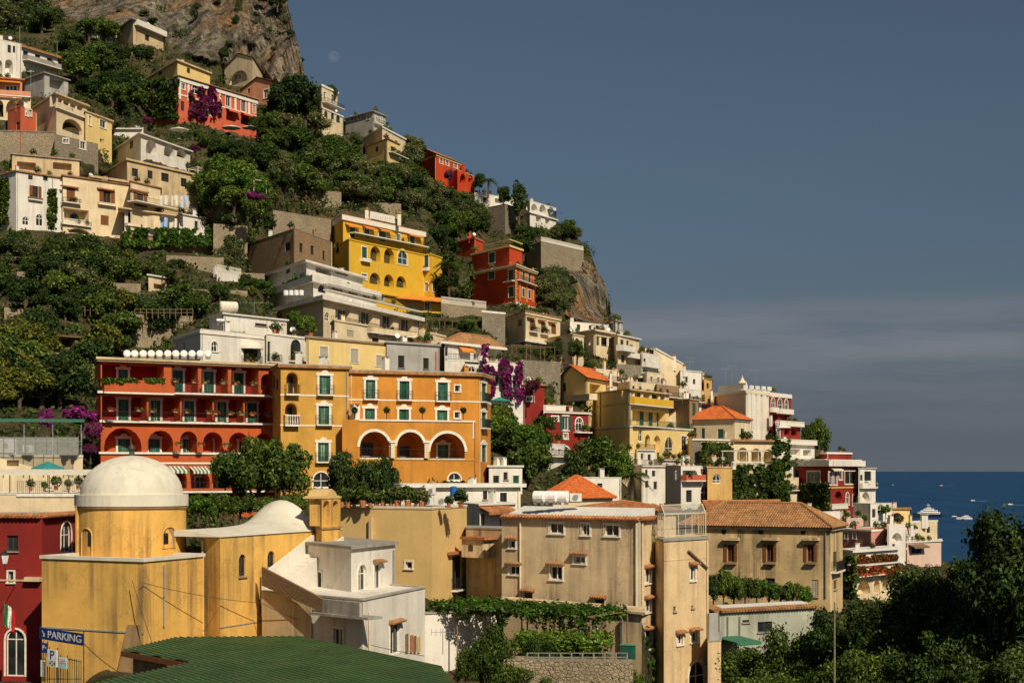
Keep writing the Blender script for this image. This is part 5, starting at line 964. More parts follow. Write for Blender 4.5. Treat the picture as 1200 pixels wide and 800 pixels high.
# grey timber stair roof slanting down in front
p0, p1 = P(308, 664, 111.5), P(379, 703, 106.0); mb = MB(); fs = Face((p0.x, p0.y), (p1.x, p1.y), p1.z-0.4); L2 = fs.W; h2 = p0.z - p1.z
mb.hexa([fs.pt(0, h2-0.9, -0.1), fs.pt(L2, -0.4, -0.1), fs.pt(L2, -0.4, 0.1), fs.pt(0, h2-0.9, 0.1), fs.pt(0, h2+0.4, -0.1), fs.pt(L2, 0.5, -0.1), fs.pt(L2, 0.5, 0.1), fs.pt(0, h2+0.4, 0.1)]); o = mb.build('stair_screen', WOODM, None, org=p1); tag(o, 'weathered grey plank screen slanting down beside the white house', 'screen')
mb = MB(); mb.hexa([fs.pt(L2-0.01, -0.4, -0.1), fs.pt(L2+4.2, -0.4, -0.1), fs.pt(L2+4.2, -0.4, 0.1), fs.pt(L2-0.01, -0.4, 0.1), fs.pt(L2-0.01, 0.5, -0.1), fs.pt(L2+4.2, 0.5, -0.1), fs.pt(L2+4.2, 0.5, 0.1), fs.pt(L2-0.01, 0.5, 0.1)]); mb.build('parapet', CONC, o)
# --- garden wall right of the white house
b = Bld('garden_wall', 'low white wall beside the white house with a television aerial', 'wall', WHITE, [(497, 116), (582, 119)], 719, 775, T=1.0); b.slab(0.1, 0.1, CONC); b.done()
# --- ochre-tan blank building
b = Bld('blank_house', 'plain tan yellow house with one small window and roof garden', 'house', TANY, [(396, 132), (506, 128), (547, 136)], 595, 700, k=1, found=2)
b.win('white', 475.5, 658, 483, 666); b.win('dark', 530, 651, 541, 690, name='door'); b.part_box('hood', 529, 543, 646, 649, 0.01, 0.4, TILE); b.balcony_uv(1, *[b.faces[1].uv(x, 690)[0] for x in (529, 542)], b.faces[1].uv(535, 690)[1], 0.5, 1.0); b.win('dark', 532, 696, 541, 707); b.part_box('vent', 432, 435, 607, 636, 0.02, 0.35, CREAM2, fi=0)
b.strip(None, 0.12, 0.05, CREAM2, 'coping'); b.parapet(0.5); b.done()
# oriel and dark stained wall
b = Bld('stained_wall', 'dark water-stained wall with jutting box oriel between two houses', 'house', TAN2, [(546, 134), (592, 131)], 619, 706, T=5, found=3); b.slab(0.05, 0.12, CONC)
b.part_box('oriel', 541, 566, 632, 653, 0.01, 1.4, TAN, fi=0); b.part_box('oriel_roof', 539, 568, 629, 632, 0.01, 1.6, TILE, fi=0); o = b.part_box('oriel_window', 549, 554, 638, 645, 1.41, 1.44, FRAMEB, fi=0); b.done()
# --- tower house
b = Bld('tower_house', 'stained tan house with small tile-hooded windows and corner downpipes', 'house', TAN, [(588, 127.5), (750, 120), (771, 124)], 609.5, 722, k=1, found=8)
b.wins('white', [(644, 612.5, 660.5, 625), (682, 613.5, 691, 627), (709, 614.5, 725.5, 628)]); b.wins('white', [(645, 663, 659, 679), (673, 651, 686, 660), (597, 662.5, 609, 673), (597, 633, 604, 642)], hood=True); b.wins('dark', [(614, 694, 624, 703), (697, 702, 708, 713)], hood=True)
b.win('white', 756, 666, 763, 683, hood=True); b.win('white', 756, 702, 763, 717, hood=True); b.win('white', 756, 738, 764, 760, hood=True)
for x in (610.5, 746.5, 751.5): b.pipe(x, 611, 720, 0.08, CREAM)
b.pipe(767, 620, 790, 0.07, CREAM); b.tile_eave(TILE, 0.4)
mb = MB(); pl = offset_poly(b.poly, -0.2); zz = [b.z1+0.16, b.z1+0.16, b.z1+0.85, b.z1+0.85]; mb.hexa([(p[0], p[1], b.z1-0.3) for p in pl] + [(p[0], p[1], z_) for p, z_ in zip(pl, zz)]); mb.build('roof', ROOFW, b.root); b.roofdone = True
for x0, x1 in ((644, 660.5), (682, 691), (709, 725.5), (645, 659)): b.part_box('streak_trim', x0-1.2, x0-0.2, 612, 626, 0.003, 0.05, CREAM, fi=0)
b.part_box('white_strip', 744.5, 749.8, 612, 722, 0.01, 0.06, WHITE, fi=0); b.done()
b = Bld('stair_tower', 'sandy square tower with three small hooded windows and arched garage door', 'tower', SANDT, [(768.5, 122.6), (778, 120.6), (829.5, 125)], 631, 815, k=1, found=8)
b.wins('white', [(809, 663, 814.5, 680), (793.5, 743, 800, 755), (809.5, 740, 817, 752)], hood=True); b.wins('hole', [(789, 710, 792, 716), (810, 709, 812.5, 712)]); b.win('archw', 807, 774, 827, 806, name='garage_door'); b.pipe(828, 634, 800, 0.07, CREAM); b.strip(None, 0.2, 0.1, CONC, 'coping'); b.strip(655, 0.05, 0.03, SANDT)
mb = MB(); prism(mb, offset_poly(b.poly, -0.1), b.z1-0.2, b.z1-0.02); mb.build('roof', ROOFG, b.root); b.roofdone = True
f = b.faces[1]; mb = MB(); u0, v0 = f.uv(807, 645, 0.15); u1, v1 = f.uv(829, 665, 0.15); mb.tube([f.pt(u0, v0, 0.15), f.pt(u1, v1, 0.15)], 0.09, 6); mb.build('handrail', WOODM, b.root); b.done(); TW = b
b = Bld('lower_house', 'low tan annex under a concrete slab roof in front of the tower house', 'house', TAN, [(590, 122), (752, 112.5)], 706, 790, T=4, found=3); b.wins('white', [(681, 737, 699, 757)]); b.slab(0.25, 0.16, TAN); b.part_box('prop', 727, 729, 725, 770, 0.1, 0.25, STEEL); b.done()
# glass house on the tower
g = TW; pl = offset_poly(g.poly, -0.15); z = g.z1 + 0.1; gh = empty('rooftop_greenhouse', (pl[1][0], pl[1][1], z), 'glazed iron-framed rooftop shelter on top of the sandy tower', 'greenhouse'); h = 1.75; hr = 2.45; mb = MB()
C4 = [Vector((p[0], p[1], z)) for p in pl[:4]]; T4 = [c + Vector((0,0,h)) for c in C4]; ra, rb_ = (T4[0]+T4[1])/2 + Vector((0,0,hr-h)), (T4[2]+T4[3])/2 + Vector((0,0,hr-h))
for a, c in zip(C4, T4): mb.tube([a, c], 0.045, 4)
for k in range(4):
    mb.tube([T4[k], T4[(k+1) % 4]], 0.04, 4); mb.tube([C4[k], C4[(k+1) % 4]], 0.04, 4)
    for t in (0.33, 0.66): mb.tube([C4[k].lerp(C4[(k+1) % 4], t), T4[k].lerp(T4[(k+1) % 4], t)], 0.03, 4)
mb.tube([ra, rb_], 0.04, 4)
for a, r_ in ((T4[0], ra), (T4[1], ra), (T4[2], rb_), (T4[3], rb_)): mb.tube([a, r_], 0.04, 4)
mb.build('frame', CREAM, gh)
clear, n_, l_, b_ = _new('clear_glazing'); b_.inputs['Base Color'].default_value = (0.5, 0.52, 0.48, 1); b_.inputs['Roughness'].default_value = 0.12
t_ = n_.new('ShaderNodeBsdfTransparent'); m_ = n_.new('ShaderNodeMixShader'); m_.inputs[0].default_value = 0.28; l_.new(t_.outputs[0], m_.inputs[1]); l_.new(b_.outputs[0], m_.inputs[2]); l_.new(m_.outputs[0], n_['Material Output'].inputs[0])
for k in range(4):
    if k == 1: continue
    mb = MB(); mb.poly([C4[k], C4[(k+1) % 4], T4[(k+1) % 4], T4[k]]); mb.build('pane', clear, gh)
for a, c in ((0, 3), (1, 2)): mb = MB(); mb.poly([T4[a], T4[c], rb_, ra]); mb.build('roof_pane', clear, gh)
# tiled pitched roof behind the tower house
b = Bld('tile_roof_house', 'low house with broad brown tile roof behind the tower house', 'house', TAN, [(672, 141), (692, 131), (792, 137)], 601, 625, k=1); b.hip(0.75, TILE, 0.5); b.done()
b = Bld('orange_roof_house', 'low house with sloping orange tile roof behind white water tanks', 'house', CREAM, [(634, 172), (648, 163), (718, 170)], 585, 612, k=1); b.hip(2.3, TILEO, 0.4); b.done()
b = Bld('long_house', 'long weathered tan house with hipped brown tile roof and three tall windows', 'house', TAN2, [(800, 168), (972, 160), (987.5, 167)], 618.5, 715, k=1, found=6)
for x in (851, 897, 944.5): b.win('brown', x+1.2, 637.5, x+9, 658); b.part_box('hood', x-4, x+14, 629.5, 633, 0.01, 0.55, CREAM2, fi=0); b.part_box('sill', x-1, x+11, 658.5, 661, 0.01, 0.4, ROUGHB, fi=0)
for x in (848, 891, 941): 
    fi, f, u0, u1, v0, v1 = b.rect(x-3, 619.8, x+3.5, 626); mb = MB(); mb.lathe((0, 0, 0), [(0.01, 0), (0.28, 0)], 14); c = f.pt((u0+u1)/2, (v0+v1)/2, 0.012); mb.v = [tuple(c + f.d*vx + Vector((0,0,vy))) for vx, vy, _ in mb.v]; mb.build('oculus', DARK, b.root)
b.win('dark', 976.5, 646, 981, 664); b.balcony(974, 984, 668, 0.6, 1.0); b.win('dark', 977, 679, 981, 690); b.win('dark', 897, 677, 908, 685); b.win('greyc', 951, 679, 959, 699); b.pipe(968, 622, 700, 0.08); b.strip(None, 0.3, 0.3, CREAM2, 'cornice'); b.hip(2.3, TILEB, 0.5, row=0.36, pitch=0.28); b.done()
b = Bld('tile_roof_house', 'low house with reddish tile roof behind the long weathered house', 'house', TAN, [(820, 186), (832, 180), (918, 184)], 600, 625, k=1); b.hip(1.1, TILE, 0.4, gable=True); b.done()
b = Bld('flat_house', 'low pale green house with white flat roof and tile edge', 'house', plaster('pale_green_plaster', (0.40, 0.41, 0.32), 0.8, (0.15, 0.13, 0.09), 0.2), [(831, 136), (843, 132), (955, 137)], 717, 765, k=1, found=3)
b.tile_eave(TILEB, 0.4); mb = MB(); prism(mb, offset_poly(b.poly, -0.2), b.z1-0.2, b.z1+0.25); mb.build('roof', ROOFW, b.root); b.roofdone = True; b.pipe(866, 722, 746); b.pipe(852, 722, 746); b.wins('dark', [(870, 726, 878, 729), (888, 728, 905, 740)]); b.awning(838, 866, 745, 3.0, 0.2, CANVASG); b.done()
b = Bld('low_block', 'sandy low block at the foot of the tower beside the trees', 'house', SANDT, [(829.5, 121), (845, 122)], 752, 815, T=6, found=5); b.slab(0.05, 0.1, CONC); b.part_box('blue_panel', 831, 842, 718, 751, -0.3, -0.1, GREYP); b.done()
# --- flat roofs and little white houses between the tan house and the hotels
b = Bld('flat_house', 'long white flat-roofed house below the orange hotel terrace', 'house', WHITE, [(458, 158), (470, 150), (610, 154)], 571, 600, k=1); b.slab(0.5, 0.35, ROOFW); b.wins('dark', [(586, 577, 594, 589), (566, 575, 571, 585)]); b.done()
b = Bld('small_white_house', 'little white house with tiled awning under the white flat roof', 'house', WHITE, [(538, 148), (562, 141), (604, 146)], 592, 625, k=1); b.wins('white', [(563, 601, 570, 618), (585, 600, 593, 617)]); b.awning(560, 594, 592, 1.2, 0.5, TILE); b.slab(0.2, 0.15, ROOFW); b.done()
b = Bld('shop_house', 'white house with green shutters glimpsed below the orange hotel corner', 'house', WHITE, [(573, 184), (612, 187)], 547, 578, T=6); b.win('green', 601, 557, 608, 566); b.wins('dark', [(578, 557, 585, 566), (590, 553, 595, 562)]); b.slab(0.2, 0.2, ROOFW); b.done()
b = Bld('white_shed', 'low white flat-roofed house behind the orange tile slope', 'house', WHITE, [(664, 196), (675, 190), (728, 194)], 560, 590, k=1); b.parapet(0.4); b.wins('dark', [(700, 566, 706, 575)]); b.done()
b = Bld('cellar_wall', 'rubble wall under the vine pergola', 'wall', STONE, [(588, 103), (742, 101)], 772, 835, T=2); b.done()
# --- deep red building with roof terrace
b = Bld('red_house', 'deep red house with white arched window and tile eave beside the church', 'house', DEEPR, [(-40, 113), (49, 112), (93, 119)], 606, 800, k=1, found=3)
b.win('archw', 71.5, 611, 83.5, 647, name='window'); b.win('dark', 8, 627, 21, 645.5); b.win('white', 10, 669, 16, 682); b.tile_eave(TILE, 0.4)
mb = MB(); prism(mb, offset_poly(b.poly, -0.2), b.z1-0.2, b.z1+0.2); mb.build('roof', ROOFG, b.root); b.roofdone = True
b.win('archw', 7, 737, 29, 792, name='door'); b.strip(680, 0.12, 0.08, CREAM2, at=49); b.part_box('ledge', 28, 46, 676, 681, 0.02, 0.5, CREAM2, fi=0); b.done()
b = Bld('roof_terrace', 'cluttered white roof terrace on the deep red house with steel railings', 'terrace', CREAM, [(-40, 122), (96, 121)], 579, 606, T=10, found=0.5); b.parapet(0.3); b.balcony(20, 95, 579, 0.1, 1.0, 'iron', STEEL); b.done()
b = Bld('terrace_cafe', 'cream cafe terrace with glass screens and green canopy beside purple bougainvillea', 'terrace', CREAM, [(-40, 140), (97, 143)], 534, 580, T=9); b.balcony(-30, 96, 533, 0.1, 1.3, 'iron', STEEL); b.loggia([(8, 539, 22, 546)], 0.6, False); b.parapet(0.3); b.done()
# ================================================================ hillside, rock and sea
CTRL += [(-100, 0, 470), (0, 0, 462), (100, 0, 450), (200, 0, 440), (330, 0, 425), (-100, -90, 520), (100, -90, 500), (330, -90, 470),
    (-100, 30, 425), (0, 30, 415), (60, 34, 410), (130, 50, 404), (200, 66, 398), (255, 78, 396), (330, 86, 398), (362, 100, 400), (100, 70, 370), (60, 60, 375), (130, 90, 358), (150, 120, 345),
    (300, 165, 345), (300, 200, 325), (260, 190, 322), (400, 190, 365), (350, 170, 358), (450, 220, 365), (500, 240, 385), (560, 270, 400), (430, 200, 385), (480, 190, 410), (560, 225, 430), (610, 270, 420), (655, 266, 440), (690, 300, 432), (700, 330, 426), (712, 345, 424), (712, 378, 415),
    (540, 300, 372), (520, 270, 372), (640, 330, 380), (660, 320, 400), (650, 355, 350), (680, 375, 380), (530, 340, 335), (560, 350, 330),
    (0, 300, 258), (100, 300, 258), (200, 305, 262), (0, 350, 236), (100, 350, 236), (200, 345, 240), (300, 310, 268), (270, 250, 290), (300, 360, 238), (50, 400, 212), (100, 420, 208), (50, 470, 192), (0, 510, 172), (90, 500, 182), (-100, 450, 200), (-100, 300, 260), (-100, 150, 320),
    (600, 510, 215), (640, 520, 220), (620, 480, 238), (585, 480, 225), (650, 460, 262), (680, 550, 215), (720, 545, 220), (600, 560, 196), (700, 580, 192), (650, 410, 292), (600, 412, 280), (700, 430, 305), (560, 380, 300),
    (870, 597, 236), (900, 598, 240), (960, 525, 360), (945, 500, 372), (1000, 622, 312), (1060, 668, 290), (1110, 670, 300), (1200, 720, 270), (1300, 760, 240), (940, 622, 300),
    (900, 700, 150), (990, 730, 135), (1200, 800, 100), (1000, 820, 100), (800, 830, 100), (600, 830, 100), (680, 790, 103), (560, 770, 112), (400, 800, 92), (300, 805, 90), (100, 806, 92), (0, 806, 95), (-100, 806, 95), (-100, 600, 130),
    (-100, 1000, 60), (200, 1000, 60), (600, 1000, 60), (900, 1000, 62), (1300, 1000, 62)]
_c = np.array(CTRL, dtype=float)
_k = np.unique((_c[:, :2]/6).round().astype(int), axis=0, return_index=True)[1]; _c = _c[_k]      # drop near duplicates
S_ = 200.0
def _tps(d2): return np.where(d2 > 1e-12, d2*np.log(np.maximum(d2, 1e-12))*0.5, 0.0)
_x = _c[:, :2]/S_; _n = len(_x); _A = np.zeros((_n+3, _n+3)); _d2 = ((_x[:, None]-_x[None])**2).sum(-1)
_A[:_n, :_n] = _tps(_d2) + np.eye(_n)*0.004; _A[:_n, _n] = 1; _A[:_n, _n+1:] = _x; _A[_n, :_n] = 1; _A[_n+1:, :_n] = _x.T
_w = np.linalg.solve(_A, np.concatenate([np.log(_c[:, 2]), np.zeros(3)]))
FACES = []                                                                                        # visible walls: keep the hillside behind them
for _b in BLDS:
    for _a, _e in zip(_b.chain, _b.chain[1:]): FACES.append((_a[0], _e[0], HY-(_b.z1-ZC)/_a[1]*F, HY-(_b.z1-ZC)/_e[1]*F, HY-(_b.zb-ZC)/_a[1]*F, HY-(_b.zb-ZC)/_e[1]*F, _a[1], _e[1]))
def depth_at(px, py, push=True):
    p = np.stack([np.asarray(px, float).ravel(), np.asarray(py, float).ravel()], 1)/S_
    out = np.empty(len(p))
    for i in range(0, len(p), 4000):
        q = p[i:i+4000]; d2 = ((q[:, None]-_x[None])**2).sum(-1); out[i:i+4000] = _tps(d2) @ _w[:_n] + _w[_n] + q @ _w[_n+1:]
    D = np.exp(np.clip(out, math.log(50), math.log(620)))
    if push:
        X, Y = p[:, 0]*S_, p[:, 1]*S_
        for x0, x1, t0, t1, b0, b1, d0, d1 in FACES:
            k = np.clip((X-x0)/max(x1-x0, 0.1), 0, 1); m = (X > x0-4) & (X < x1+4) & (Y > t0+(t1-t0)*k-4) & (Y < b0+(b1-b0)*k-2)
            D = np.where(m, np.maximum(D, d0+(d1-d0)*k+1.5), D)
    return D.reshape(np.shape(px))
# skyline of the hill in photo pixels
SKY_X = [-140, 300, 334, 343, 352, 358, 366, 400, 430, 470, 490, 545, 560, 600, 640, 662, 680, 690, 700, 708, 713, 716, 720, 735, 760, 800, 838, 900, 935, 960, 985, 1010, 1030, 1060, 1100, 1150, 1200, 1320]
SKY_Y = [-90, -80, -6, 30, 62, 92, 112, 140, 160, 178, 185, 205, 225, 238, 255, 266, 280, 292, 318, 330, 345, 365, 385, 405, 425, 452, 475, 500, 515, 528, 548, 570, 600, 630, 655, 680, 700, 730]
def skyline(px): return np.interp(px, SKY_X, SKY_Y)
NC, NR = 520, 340
gx = np.linspace(-130, 1320, NC); top = skyline(gx) + np.array([mnoise.noise((x*0.08, 3.1, 0))*3.5 + mnoise.noise((x*0.25, 8.1, 0))*1.5 for x in gx])
tt = np.linspace(0, 1, NR)**1.3; GX = np.repeat(gx[None], NR, 0); GY = top[None] + (1000-top[None])*tt[:, None]
GD = depth_at(GX, GY)
def in_poly(X, Y, poly):
    r = np.zeros(np.shape(X), bool); n = len(poly)
    for i in range(n):
        x0, y0 = poly[i]; x1, y1 = poly[(i+1) % n]
        c = ((y0 > Y) != (y1 > Y)); xx = (x1-x0)*(Y-y0)/((y1-y0) if abs(y1-y0) > 1e-9 else 1e-9) + x0; r ^= c & (X < xx)
    return r
ROCKS = [[(-140, -100), (330, -100), (350, 40), (366, 112), (330, 100), (300, 82), (250, 72), (215, 62), (190, 46), (150, 34), (110, 30), (70, 22), (20, 12), (-140, 0)],
         [(672, 300), (700, 310), (716, 345), (718, 385), (690, 378), (664, 372), (660, 350), (676, 330)], [(660, 312), (684, 312), (684, 325), (660, 330)]]
rock = np.zeros(GX.shape)
for pl in ROCKS: rock = np.maximum(rock, in_poly(GX, GY, pl).astype(float))
XW, ZW = (GX-CX)/F*GD, ZC-(GY-HY)/F*GD
disp = np.zeros(GX.shape)
for r_ in range(NR):
    for c_ in range(NC):
        x, z = XW[r_, c_], ZW[r_, c_]
        if rock[r_, c_] > 0:
            v = 0; 
            for o_, (s1, s2, a) in enumerate(((0.05, 0.02, 9.0), (0.12, 0.04, 6.0), (0.3, 0.08, 3.2), (0.7, 0.25, 1.5), (1.7, 0.7, 0.8))): v += (0.5-abs(mnoise.noise((x*s1, GD[r_, c_]*0.03, z*s2+o_*7)))*1.6)*a
            disp[r_, c_] = -v
        else: disp[r_, c_] = mnoise.noise((x*0.12, GD[r_, c_]*0.12, z*0.12))*1.0 * min(1, GD[r_, c_]/200)
GD2 = GD + disp; GD2 = np.where(GD2 < GD-0.5, np.where(rock > 0, GD2, GD-0.5), GD2)
V = np.stack([(GX-CX)/F*GD2, GD2, ZC-(GY-HY)/F*GD2], -1)
# the far side of the ridge falls away behind the skyline
back = []
for k in range(1, 8):
    q = V[0]*(1 + 0.012*k*k); q[:, 2] = np.maximum(V[0][:, 2] - k*1.0 - np.where(gx < 340, 0, k*k*2.2), -5 - k); back.append(q)
V = np.concatenate([np.stack(back[::-1]), V], 0); NR2 = V.shape[0]
ii = np.arange(NR2*NC).reshape(NR2, NC); faces = np.stack([ii[:-1, :-1], ii[1:, :-1], ii[1:, 1:], ii[:-1, 1:]], -1).reshape(-1, 4)
hm, n, l, bs = _new('hillside')
at = n.new('ShaderNodeAttribute'); at.attribute_name = 'rock'
t1 = _noise(n, l, 0.12, 6, 0.6); t2 = _noise(n, l, 1.2, 6, 0.65); t3 = _noise(n, l, 0.09, 8, 0.7, stretch=(1.4, 1.0, 0.35)); t4 = _noise(n, l, 0.05, 4, 0.6)
rk = _mix(n, l, _ramp(n, l, t3.outputs[0], 0.36, 0.66), (0.21, 0.18, 0.135), (0.50, 0.42, 0.30)); rk = _mix(n, l, _ramp(n, l, t4.outputs[0], 0.46, 0.60, 0, 0.8), rk, (0.48, 0.26, 0.10)); t6 = _noise(n, l, 0.30, 8, 0.75, stretch=(1.0, 1.0, 0.14)); rk = _mix(n, l, _ramp(n, l, t6.outputs[0], 0.47, 0.58, 0, 0.9), rk, (0.075, 0.065, 0.05)); t7 = _noise(n, l, 0.16, 6, 0.7); rk = _mix(n, l, _ramp(n, l, t7.outputs[0], 0.56, 0.66, 0, 0.8), rk, (0.11, 0.085, 0.035)); rk = _mix(n, l, _ramp(n, l, t2.outputs[0], 0.5, 0.72, 0, 0.7), rk, (0.10, 0.085, 0.065))
so_ = _mix(n, l, _ramp(n, l, t1.outputs[0], 0.4, 0.62), (0.055, 0.06, 0.02), (0.15, 0.115, 0.055)); so_ = _mix(n, l, _ramp(n, l, t2.outputs[0], 0.45, 0.7, 0, 0.6), so_, (0.24, 0.19, 0.12))
l.new(_mix(n, l, at.outputs['Fac'], so_, rk), bs.inputs['Base Color']); bs.inputs['Roughness'].default_value = 0.95; bs.inputs['Specular IOR Level'].default_value = 0.1
bp = n.new('ShaderNodeBump'); bp.inputs['Strength'].default_value = 1.0; bp.inputs['Distance'].default_value = 2.2; t5 = _noise(n, l, 0.5, 8, 0.7, stretch=(1, 1, 0.5)); l.new(t5.outputs[0], bp.inputs['Height']); vg = n.new('ShaderNodeNewGeometry'); vm = n.new('ShaderNodeMapping'); vm.inputs['Scale'].default_value = (0.30, 0.30, 0.10); va = n.new('ShaderNodeVectorMath'); va.operation = 'MULTIPLY_ADD'; l.new(t2.outputs['Color'], va.inputs[0]); va.inputs[1].default_value = (2.5, 2.5, 2.5); l.new(vg.outputs['Position'], va.inputs[2]); l.new(va.outputs[0], vm.inputs[0]); vo = n.new('ShaderNodeTexVoronoi'); vo.feature = 'DISTANCE_TO_EDGE'; vo.inputs['Scale'].default_value = 1.0; l.new(vm.outputs[0], vo.inputs['Vector']); b3_ = n.new('ShaderNodeBump'); b3_.inputs['Strength'].default_value = 1.0; b3_.inputs['Distance'].default_value = 2.0; l.new(_ramp(n, l, vo.outputs['Distance'], 0.0, 0.12), b3_.inputs['Height']); l.new(at.outputs['Fac'], b3_.inputs['Strength']); l.new(bp.outputs[0], b3_.inputs['Normal']); bp = b3_
t8 = _noise(n, l, 1.5, 6, 0.7, stretch=(1, 1, 0.3)); b2_ = n.new('ShaderNodeBump'); b2_.inputs['Strength'].default_value = 0.9; b2_.inputs['Distance'].default_value = 0.9; l.new(t8.outputs[0], b2_.inputs['Height']); l.new(bp.outputs[0], b2_.inputs['Normal']); l.new(b2_.outputs[0], bs.inputs['Normal'])
me = np_mesh('hillside', V.reshape(-1, 3), faces, hm); a = me.attributes.new('rock', 'FLOAT', 'POINT')
a.data.foreach_set('value', np.concatenate([np.repeat(rock[:1], 7, 0), rock], 0).astype(np.float32).ravel()); me.polygons.foreach_set('use_smooth', [True]*len(me.polygons))
tag(link(bpy.data.objects.new('hillside', me)), 'steep coastal hillside with bare limestone cliff at its top', None, None, 'structure')
# sea
mb = MB(); mb.poly([(-90000, -400, 0), (90000, -400, 0), (90000, 90000, 0), (-90000, 90000, 0)])
sm, n, l, bs = _new('sea_water'); t1 = _noise(n, l, 0.012, 5, 0.6, stretch=(1, 0.35, 1)); t2 = _noise(n, l, 0.25, 6, 0.65, stretch=(1, 0.6, 1))
l.new(_mix(n, l, _ramp(n, l, t1.outputs[0], 0.35, 0.7), (0.004, 0.032, 0.085), (0.010, 0.058, 0.130)), bs.inputs['Base Color']); bs.inputs['Roughness'].default_value = 0.45; bs.inputs['Specular IOR Level'].default_value = 0.25; bs.inputs['IOR'].default_value = 1.33
bp = n.new('ShaderNodeBump'); bp.inputs['Strength'].default_value = 1.0; bp.inputs['Distance'].default_value = 1.0; l.new(t2.outputs[0], bp.inputs['Height']); l.new(bp.outputs[0], bs.inputs['Normal'])
tag(mb.build('sea', sm), 'open blue sea reaching to the horizon', None, None, 'structure')
# street in front of the church
mb = MB(); mb.poly([P(-120, 800, 96), P(-120, 800, 78), P(140, 800, 78), P(140, 800, 96)]); mb.v = [(x, y, 46.65) for x, y, z in mb.v]
tag(mb.build('street', paint('asphalt', (0.055, 0.052, 0.05), 0.9)), 'narrow asphalt street by the church', None, None, 'structure')
# ================================================================ vegetation
def leaf_cloud(centers, radii, n, size, seed, shell=0.55, up=0.3, aspect=0.55):
    """n leaf faces spread through the outer volume of overlapping lobes"""
    g = np.random.default_rng(seed); centers = np.asarray(centers, float); radii = np.asarray(radii, float)
    if radii.ndim == 1: radii = np.repeat(radii[:, None], 3, 1)
    w = radii.prod(1)**(2/3); k = g.choice(len(centers), n, p=w/w.sum())
    d = g.normal(size=(n, 3)); d /= np.linalg.norm(d, axis=1, keepdims=True); r = (shell + (1-shell)*g.random(n)**0.6)[:, None]*(0.85+0.2*g.random((n, 1))+0.55*g.random((n, 1))**6)
    p = centers[k] + d*radii[k]*r
    nrm = d + g.normal(scale=0.65, size=(n, 3)) + np.array([0, 0, up]); nrm /= np.linalg.norm(nrm, axis=1, keepdims=True)
    t = np.cross(nrm, g.normal(size=(n, 3))); t /= np.linalg.norm(t, axis=1, keepdims=True); bt = np.cross(nrm, t)
    s = (size*(0.6+0.8*g.random(n)))[:, None]; a = t*s; b = bt*s*aspect
    bend = nrm*s*0.18
    v = np.stack([p-a, p-b*1.0+bend, p+a, p+b*1.0+bend], 1).reshape(-1, 3); f = np.arange(n*4).reshape(-1, 4)
    return v, f
def lobes(seed, n, rx, ry, rz, lr=(0.28, 0.45), flat=0.0):
    g = np.random.default_rng(seed); c = []; r = []
    for i in range(n):
        d = g.normal(size=3); d /= np.linalg.norm(d); d[2] = d[2] if d[2] > -0.5 else -d[2]*0.6; k = 0.30+0.60*g.random()
        c.append([d[0]*rx*k, d[1]*ry*k, d[2]*rz*k]); q = g.uniform(*lr); r.append([q*rx*1.1, q*ry*1.1, q*rz*(1-flat)])
    return np.array(c), np.array(r)
def tree_proto(name, seed, rx, rz, zc, n, size, mat, nl=16, trunk=0.18, lr=(0.15, 0.40), flat=0.0, limbs=9, shell=0.55, aspect=0.55):
    c, r = lobes(seed, nl, rx, rx, rz, lr, flat); c[:, 2] += zc; v, f = leaf_cloud(c, r, n, size, seed+1, shell, aspect=aspect)
    cm = np_mesh('crown', v, f, mat); g = random.Random(seed); mb = MB()
    top = (g.uniform(-.1, .1)*rx, g.uniform(-.1, .1)*rx, zc); mb.tube([(0, 0, -0.6), (top[0]*0.3, top[1]*0.3, zc*0.35), (top[0]*0.7, top[1]*0.7, zc*0.7), top], [trunk*1.3, trunk, trunk*0.8, trunk*0.5], 7)
    for i in range(min(limbs, nl)):
        s0 = (top[0]*0.5, top[1]*0.5, zc*(0.35+0.3*g.random())); e = c[i]; md = [(s0[k]+e[k])/2 + (0, 0, 0.1*rz)[k] for k in range(3)]; mb.tube([s0, md, tuple(e)], [trunk*0.55, trunk*0.35, trunk*0.12], 5)
    tm = bpy.data.meshes.new('trunk'); tm.from_pydata(mb.v, [], mb.f); tm.materials.append(BARK); return cm, tm, zc+rz*1.05, rx*2.1
# (crown mesh, trunk mesh, height, width) of each kind
KINDS = {
    'dark': [tree_proto('d%d' % i, 10+i, 2.3, 2.2, 2.6, 6000, 0.17, L_DARK, nl=30) for i in range(3)],
    'mid': [tree_proto('m%d' % i, 20+i, 2.3, 2.1, 2.5, 6000, 0.17, L_MID, nl=30) for i in range(3)],
    'olive': [tree_proto('o%d' % i, 30+i, 2.3, 1.9, 2.3, 5200, 0.15, L_OLIVE, nl=30) for i in range(3)],
    'yel': [tree_proto('y%d' % i, 40+i, 2.3, 2.0, 2.4, 4800, 0.17, L_YEL, nl=22) for i in range(2)],
    'vine': [tree_proto('v%d' % i, 44+i, 2.3, 2.0, 2.4, 4800, 0.17, L_VINE, nl=22) for i in range(2)],
    'cyp': [tree_proto('c%d' % i, 50+i, 1.0, 4.2, 4.4, 3200, 0.22, L_DARK, nl=26, lr=(0.35, 0.55)) for i in range(2)],
    'boug': [tree_proto('b%d' % i, 55+i, 2.0, 1.8, 1.9, 2600, 0.20, L_BOUG) for i in range(2)],
    'bougd': [tree_proto('bd', 58, 2.0, 1.8, 1.9, 2600, 0.20, L_BOUGD)],
}
NT = [0]
